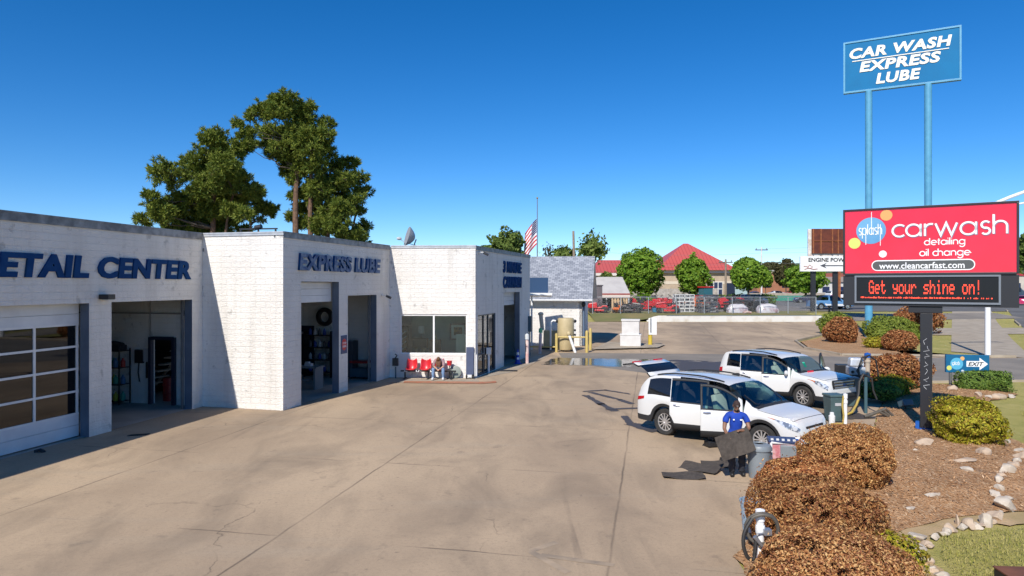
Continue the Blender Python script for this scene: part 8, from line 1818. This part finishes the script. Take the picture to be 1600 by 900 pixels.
    for nm, keep, mat, inf in garments:
        ks = {k for k, b in enumerate(bones) if b in keep}; g = bmesh.new(); g.from_mesh(me); g.faces.ensure_lookup_table(); kill = [g.faces[i] for i in range(len(fb)) if fb[i] not in ks]; g.normal_update(); off = {v: v.normal.copy() for v in g.verts}
        for v in g.verts: v.co += off[v]*(inf + (.012*math.sin(v.co.z*38+v.co.x*21)*math.sin(v.co.y*33) if nm == 'trousers' else .006*math.sin(v.co.z*30+v.co.x*25)))
        bmesh.ops.delete(g, geom=kill, context='FACES')
        seen = set(); comps = []
        for v0 in g.verts:
            if v0 in seen: continue
            st = [v0]; seen.add(v0); cp = []
            while st:
                v = st.pop(); cp.append(v)
                for e in v.link_edges:
                    q = e.other_vert(v)
                    if q not in seen: seen.add(q); st.append(q)
            comps.append(cp)
        big = max(len(c_) for c_ in comps); bmesh.ops.delete(g, geom=[v for c_ in comps if len(c_) < .25*big for v in c_], context='VERTS')
        gm = bpy.data.meshes.new(nm); g.to_mesh(gm); g.free(); gm.materials.clear(); gm.materials.append(mat)
        for q in gm.polygons: q.material_index = 0; q.use_smooth = True
        o = link(nm, gm, t); so = o.modifiers.new('t', 'SOLIDIFY'); so.thickness = .012; so.offset = -1
    hairdo(t, A); return t, A
TORSO = [('pelvis', 'waist'), ('waist', 'chest'), ('chest', 'neck0')]
SLV = [('neck0', 'shL'), ('neck0', 'shR'), ('shL', 'midL'), ('shR', 'midR')]
LONG = SLV + [('midL', 'elL'), ('midR', 'elR')]
LEGS = [('pelvis', 'hipL'), ('pelvis', 'hipR'), ('hipL', 'thL'), ('hipR', 'thR'), ('thL', 'knL'), ('thR', 'knR'), ('knL', 'caL'), ('knR', 'caR'), ('caL', 'anL'), ('caR', 'anR')]
FEET = [('anL', 'toL'), ('anR', 'toR')]
# man in blue: faces the camera (local -y), head bowed, right hand gripping the mat edge, left hand across
Jm = dict(pelvis=(0, .05, .92), waist=(0, .03, 1.08), chest=(0, -.01, 1.26), neck0=(0, -.03, 1.42), neck=(0, -.05, 1.50), head0=(0, -.075, 1.56), head=(0, -.095, 1.63),
    shL=(.19, -.02, 1.40), midL=(.245, -.05, 1.25), elL=(.265, -.14, 1.12), wrL=(.09, -.33, 1.12), plL=(.02, -.36, 1.125), shR=(-.19, -.02, 1.40), midR=(-.25, -.04, 1.24), elR=(-.275, -.09, 1.10), wrR=(-.235, -.30, 1.00), plR=(-.215, -.365, .985),
    hipL=(.10, .04, .88), thL=(.12, .0, .68), knL=(.13, -.02, .47), caL=(.135, .02, .28), anL=(.14, .05, .09), toL=(.16, -.10, .045), hipR=(-.10, .04, .88), thR=(-.105, -.03, .68), knR=(-.10, -.07, .48), caR=(-.10, -.05, .28), anR=(-.10, -.02, .09), toR=(-.11, -.17, .045))
def short_hair(t, A):
    m = MB(); m.T = A; n1, n2 = 18, 9; vs = []
    for i in range(n2+1):
        th = math.pi*.52*i/n2
        for j in range(n1): a = 2*math.pi*j/n1; vs.append((.081*math.sin(th)*math.cos(a), -.012+.097*math.sin(th)*math.sin(a), .028+.107*math.cos(th)))
    m.add(vs, [(i*n1+j, (i+1)*n1+j, (i+1)*n1+(j+1) % n1, i*n1+(j+1) % n1) for i in range(n2) for j in range(n1)]); m.build('cap', M('dark_cap', (.05, .028, .024), (.035, .02, .018), 20, .85), t, smooth=True)
    m = MB(); m.T = A; m.box((0, .09, .068), (.04, .012, .014)); m.build('cap_badge', M('pale_badge', (.30, .28, .27), rough=.6), t)
    m = MB(); m.T = A; m.ball((0, .045, -.082), (.055, .048, .036), 12, 8); m.build('beard', HAIR_K, t, smooth=True)
mp = G(1150, 744); man, MA = figure('man in a blue polo shirt and dark trousers holding a floor mat', mp, R(-8), Jm, SKIN_D, [('shirt', TORSO + SLV + [('pelvis', 'hipL'), ('pelvis', 'hipR')], BLUE_S, .016), ('trousers', LEGS, NAVY_T, .022), ('boot', [('anL', 'toL')], SHOE_K, .014), ('boot', [('anR', 'toR')], SHOE_K, .014)], short_hair, (-.02, -.86, -.50), 1.0)
m = MB()
for x, w_ in ((-.075, .035), (.085, .045)): m.box((x, -.158, 1.325), (w_, .012, .028), rot_m(R(-8), 0, 0))
m.build('shirt_print', M('white_print'), man)
o = floor_mat('dark floor mat that the man in blue holds up in front of him', (0, 0, 0), 0, .80, .55, 3, group='floor mats lying on the concrete'); o['group'] = ''
del o['group']
MM = Matrix.Translation(mp) @ Matrix.Rotation(R(-8), 4, 'Z'); o.matrix_world = MM @ Matrix.Translation((-.10, -.40, .83)) @ Matrix.Rotation(R(14), 4, 'Z') @ Matrix.Rotation(R(-17), 4, 'Y') @ Matrix.Rotation(R(78), 4, 'X')
# seated person: elbows on knees, head bowed, long hair
Js = dict(pelvis=(0, .06, .50), waist=(0, .02, .66), chest=(0, -.13, .82), neck0=(0, -.24, .93), neck=(0, -.30, .96), head0=(0, -.34, .965), head=(0, -.40, .965),
    shL=(.175, -.22, .90), midL=(.235, -.27, .77), elL=(.235, -.34, .64), wrL=(.07, -.47, .52), plL=(.03, -.52, .49), shR=(-.175, -.22, .90), midR=(-.235, -.27, .77), elR=(-.235, -.34, .64), wrR=(-.07, -.47, .53), plR=(-.03, -.52, .50),
    hipL=(.10, .0, .49), thL=(.16, -.2, .52), knL=(.22, -.42, .52), caL=(.225, -.44, .30), anL=(.23, -.42, .10), toL=(.24, -.57, .045), hipR=(-.10, .0, .49), thR=(-.17, -.2, .52), knR=(-.25, -.42, .52), caR=(-.25, -.46, .30), anR=(-.25, -.46, .10), toR=(-.27, -.61, .045))
def long_hair(t, A):
    m = MB(); m.T = A; n1, n2 = 20, 12; vs = []; rr = random.Random(3)
    for i in range(n2+1):
        th = math.pi*.62*i/n2
        for j in range(n1): a = 2*math.pi*j/n1; k = 1+.03*math.sin(9*a)*(i/n2); vs.append((.092*math.sin(th)*math.cos(a)*k, -.015+.108*math.sin(th)*math.sin(a)*k, .02+.118*math.cos(th)))
    m.add(vs, [(i*n1+j, (i+1)*n1+j, (i+1)*n1+(j+1) % n1, i*n1+(j+1) % n1) for i in range(n2) for j in range(n1)])
    inv = A.inverted().to_3x3()
    for k in range(34):
        a = R(-10+200*k/33); p0 = Vector((.085*math.cos(a), .03+.075*math.sin(a), .03)); g = inv @ Vector((0, 0, -1)); fl = inv @ Vector((0, -.25, 0)); L_ = rr.uniform(.22, .32)
        m.tube([p0, p0+(g+fl)*L_*.4+Vector((.02*math.cos(a), 0, 0)), p0+(g+fl*.6)*L_+Vector((rr.uniform(-.02, .02),)*3)], [.018, .017, .006], 5)
    m.build('hair', HAIR_B, t, smooth=True)
sp = walk_pt(689.5, .42)
sit, SA = figure('person with long auburn hair and jeans sitting bowed over below the window', sp, rzc, Js, SKIN_L, [('top', TORSO + LONG, TOPM, .018), ('jeans', LEGS, JEANS, .016), ('shoe', [('anL', 'toL')], SHOE_W, .014), ('shoe', [('anR', 'toR')], SHOE_W, .014)], long_hair, (0, -.45, -.9), .97)
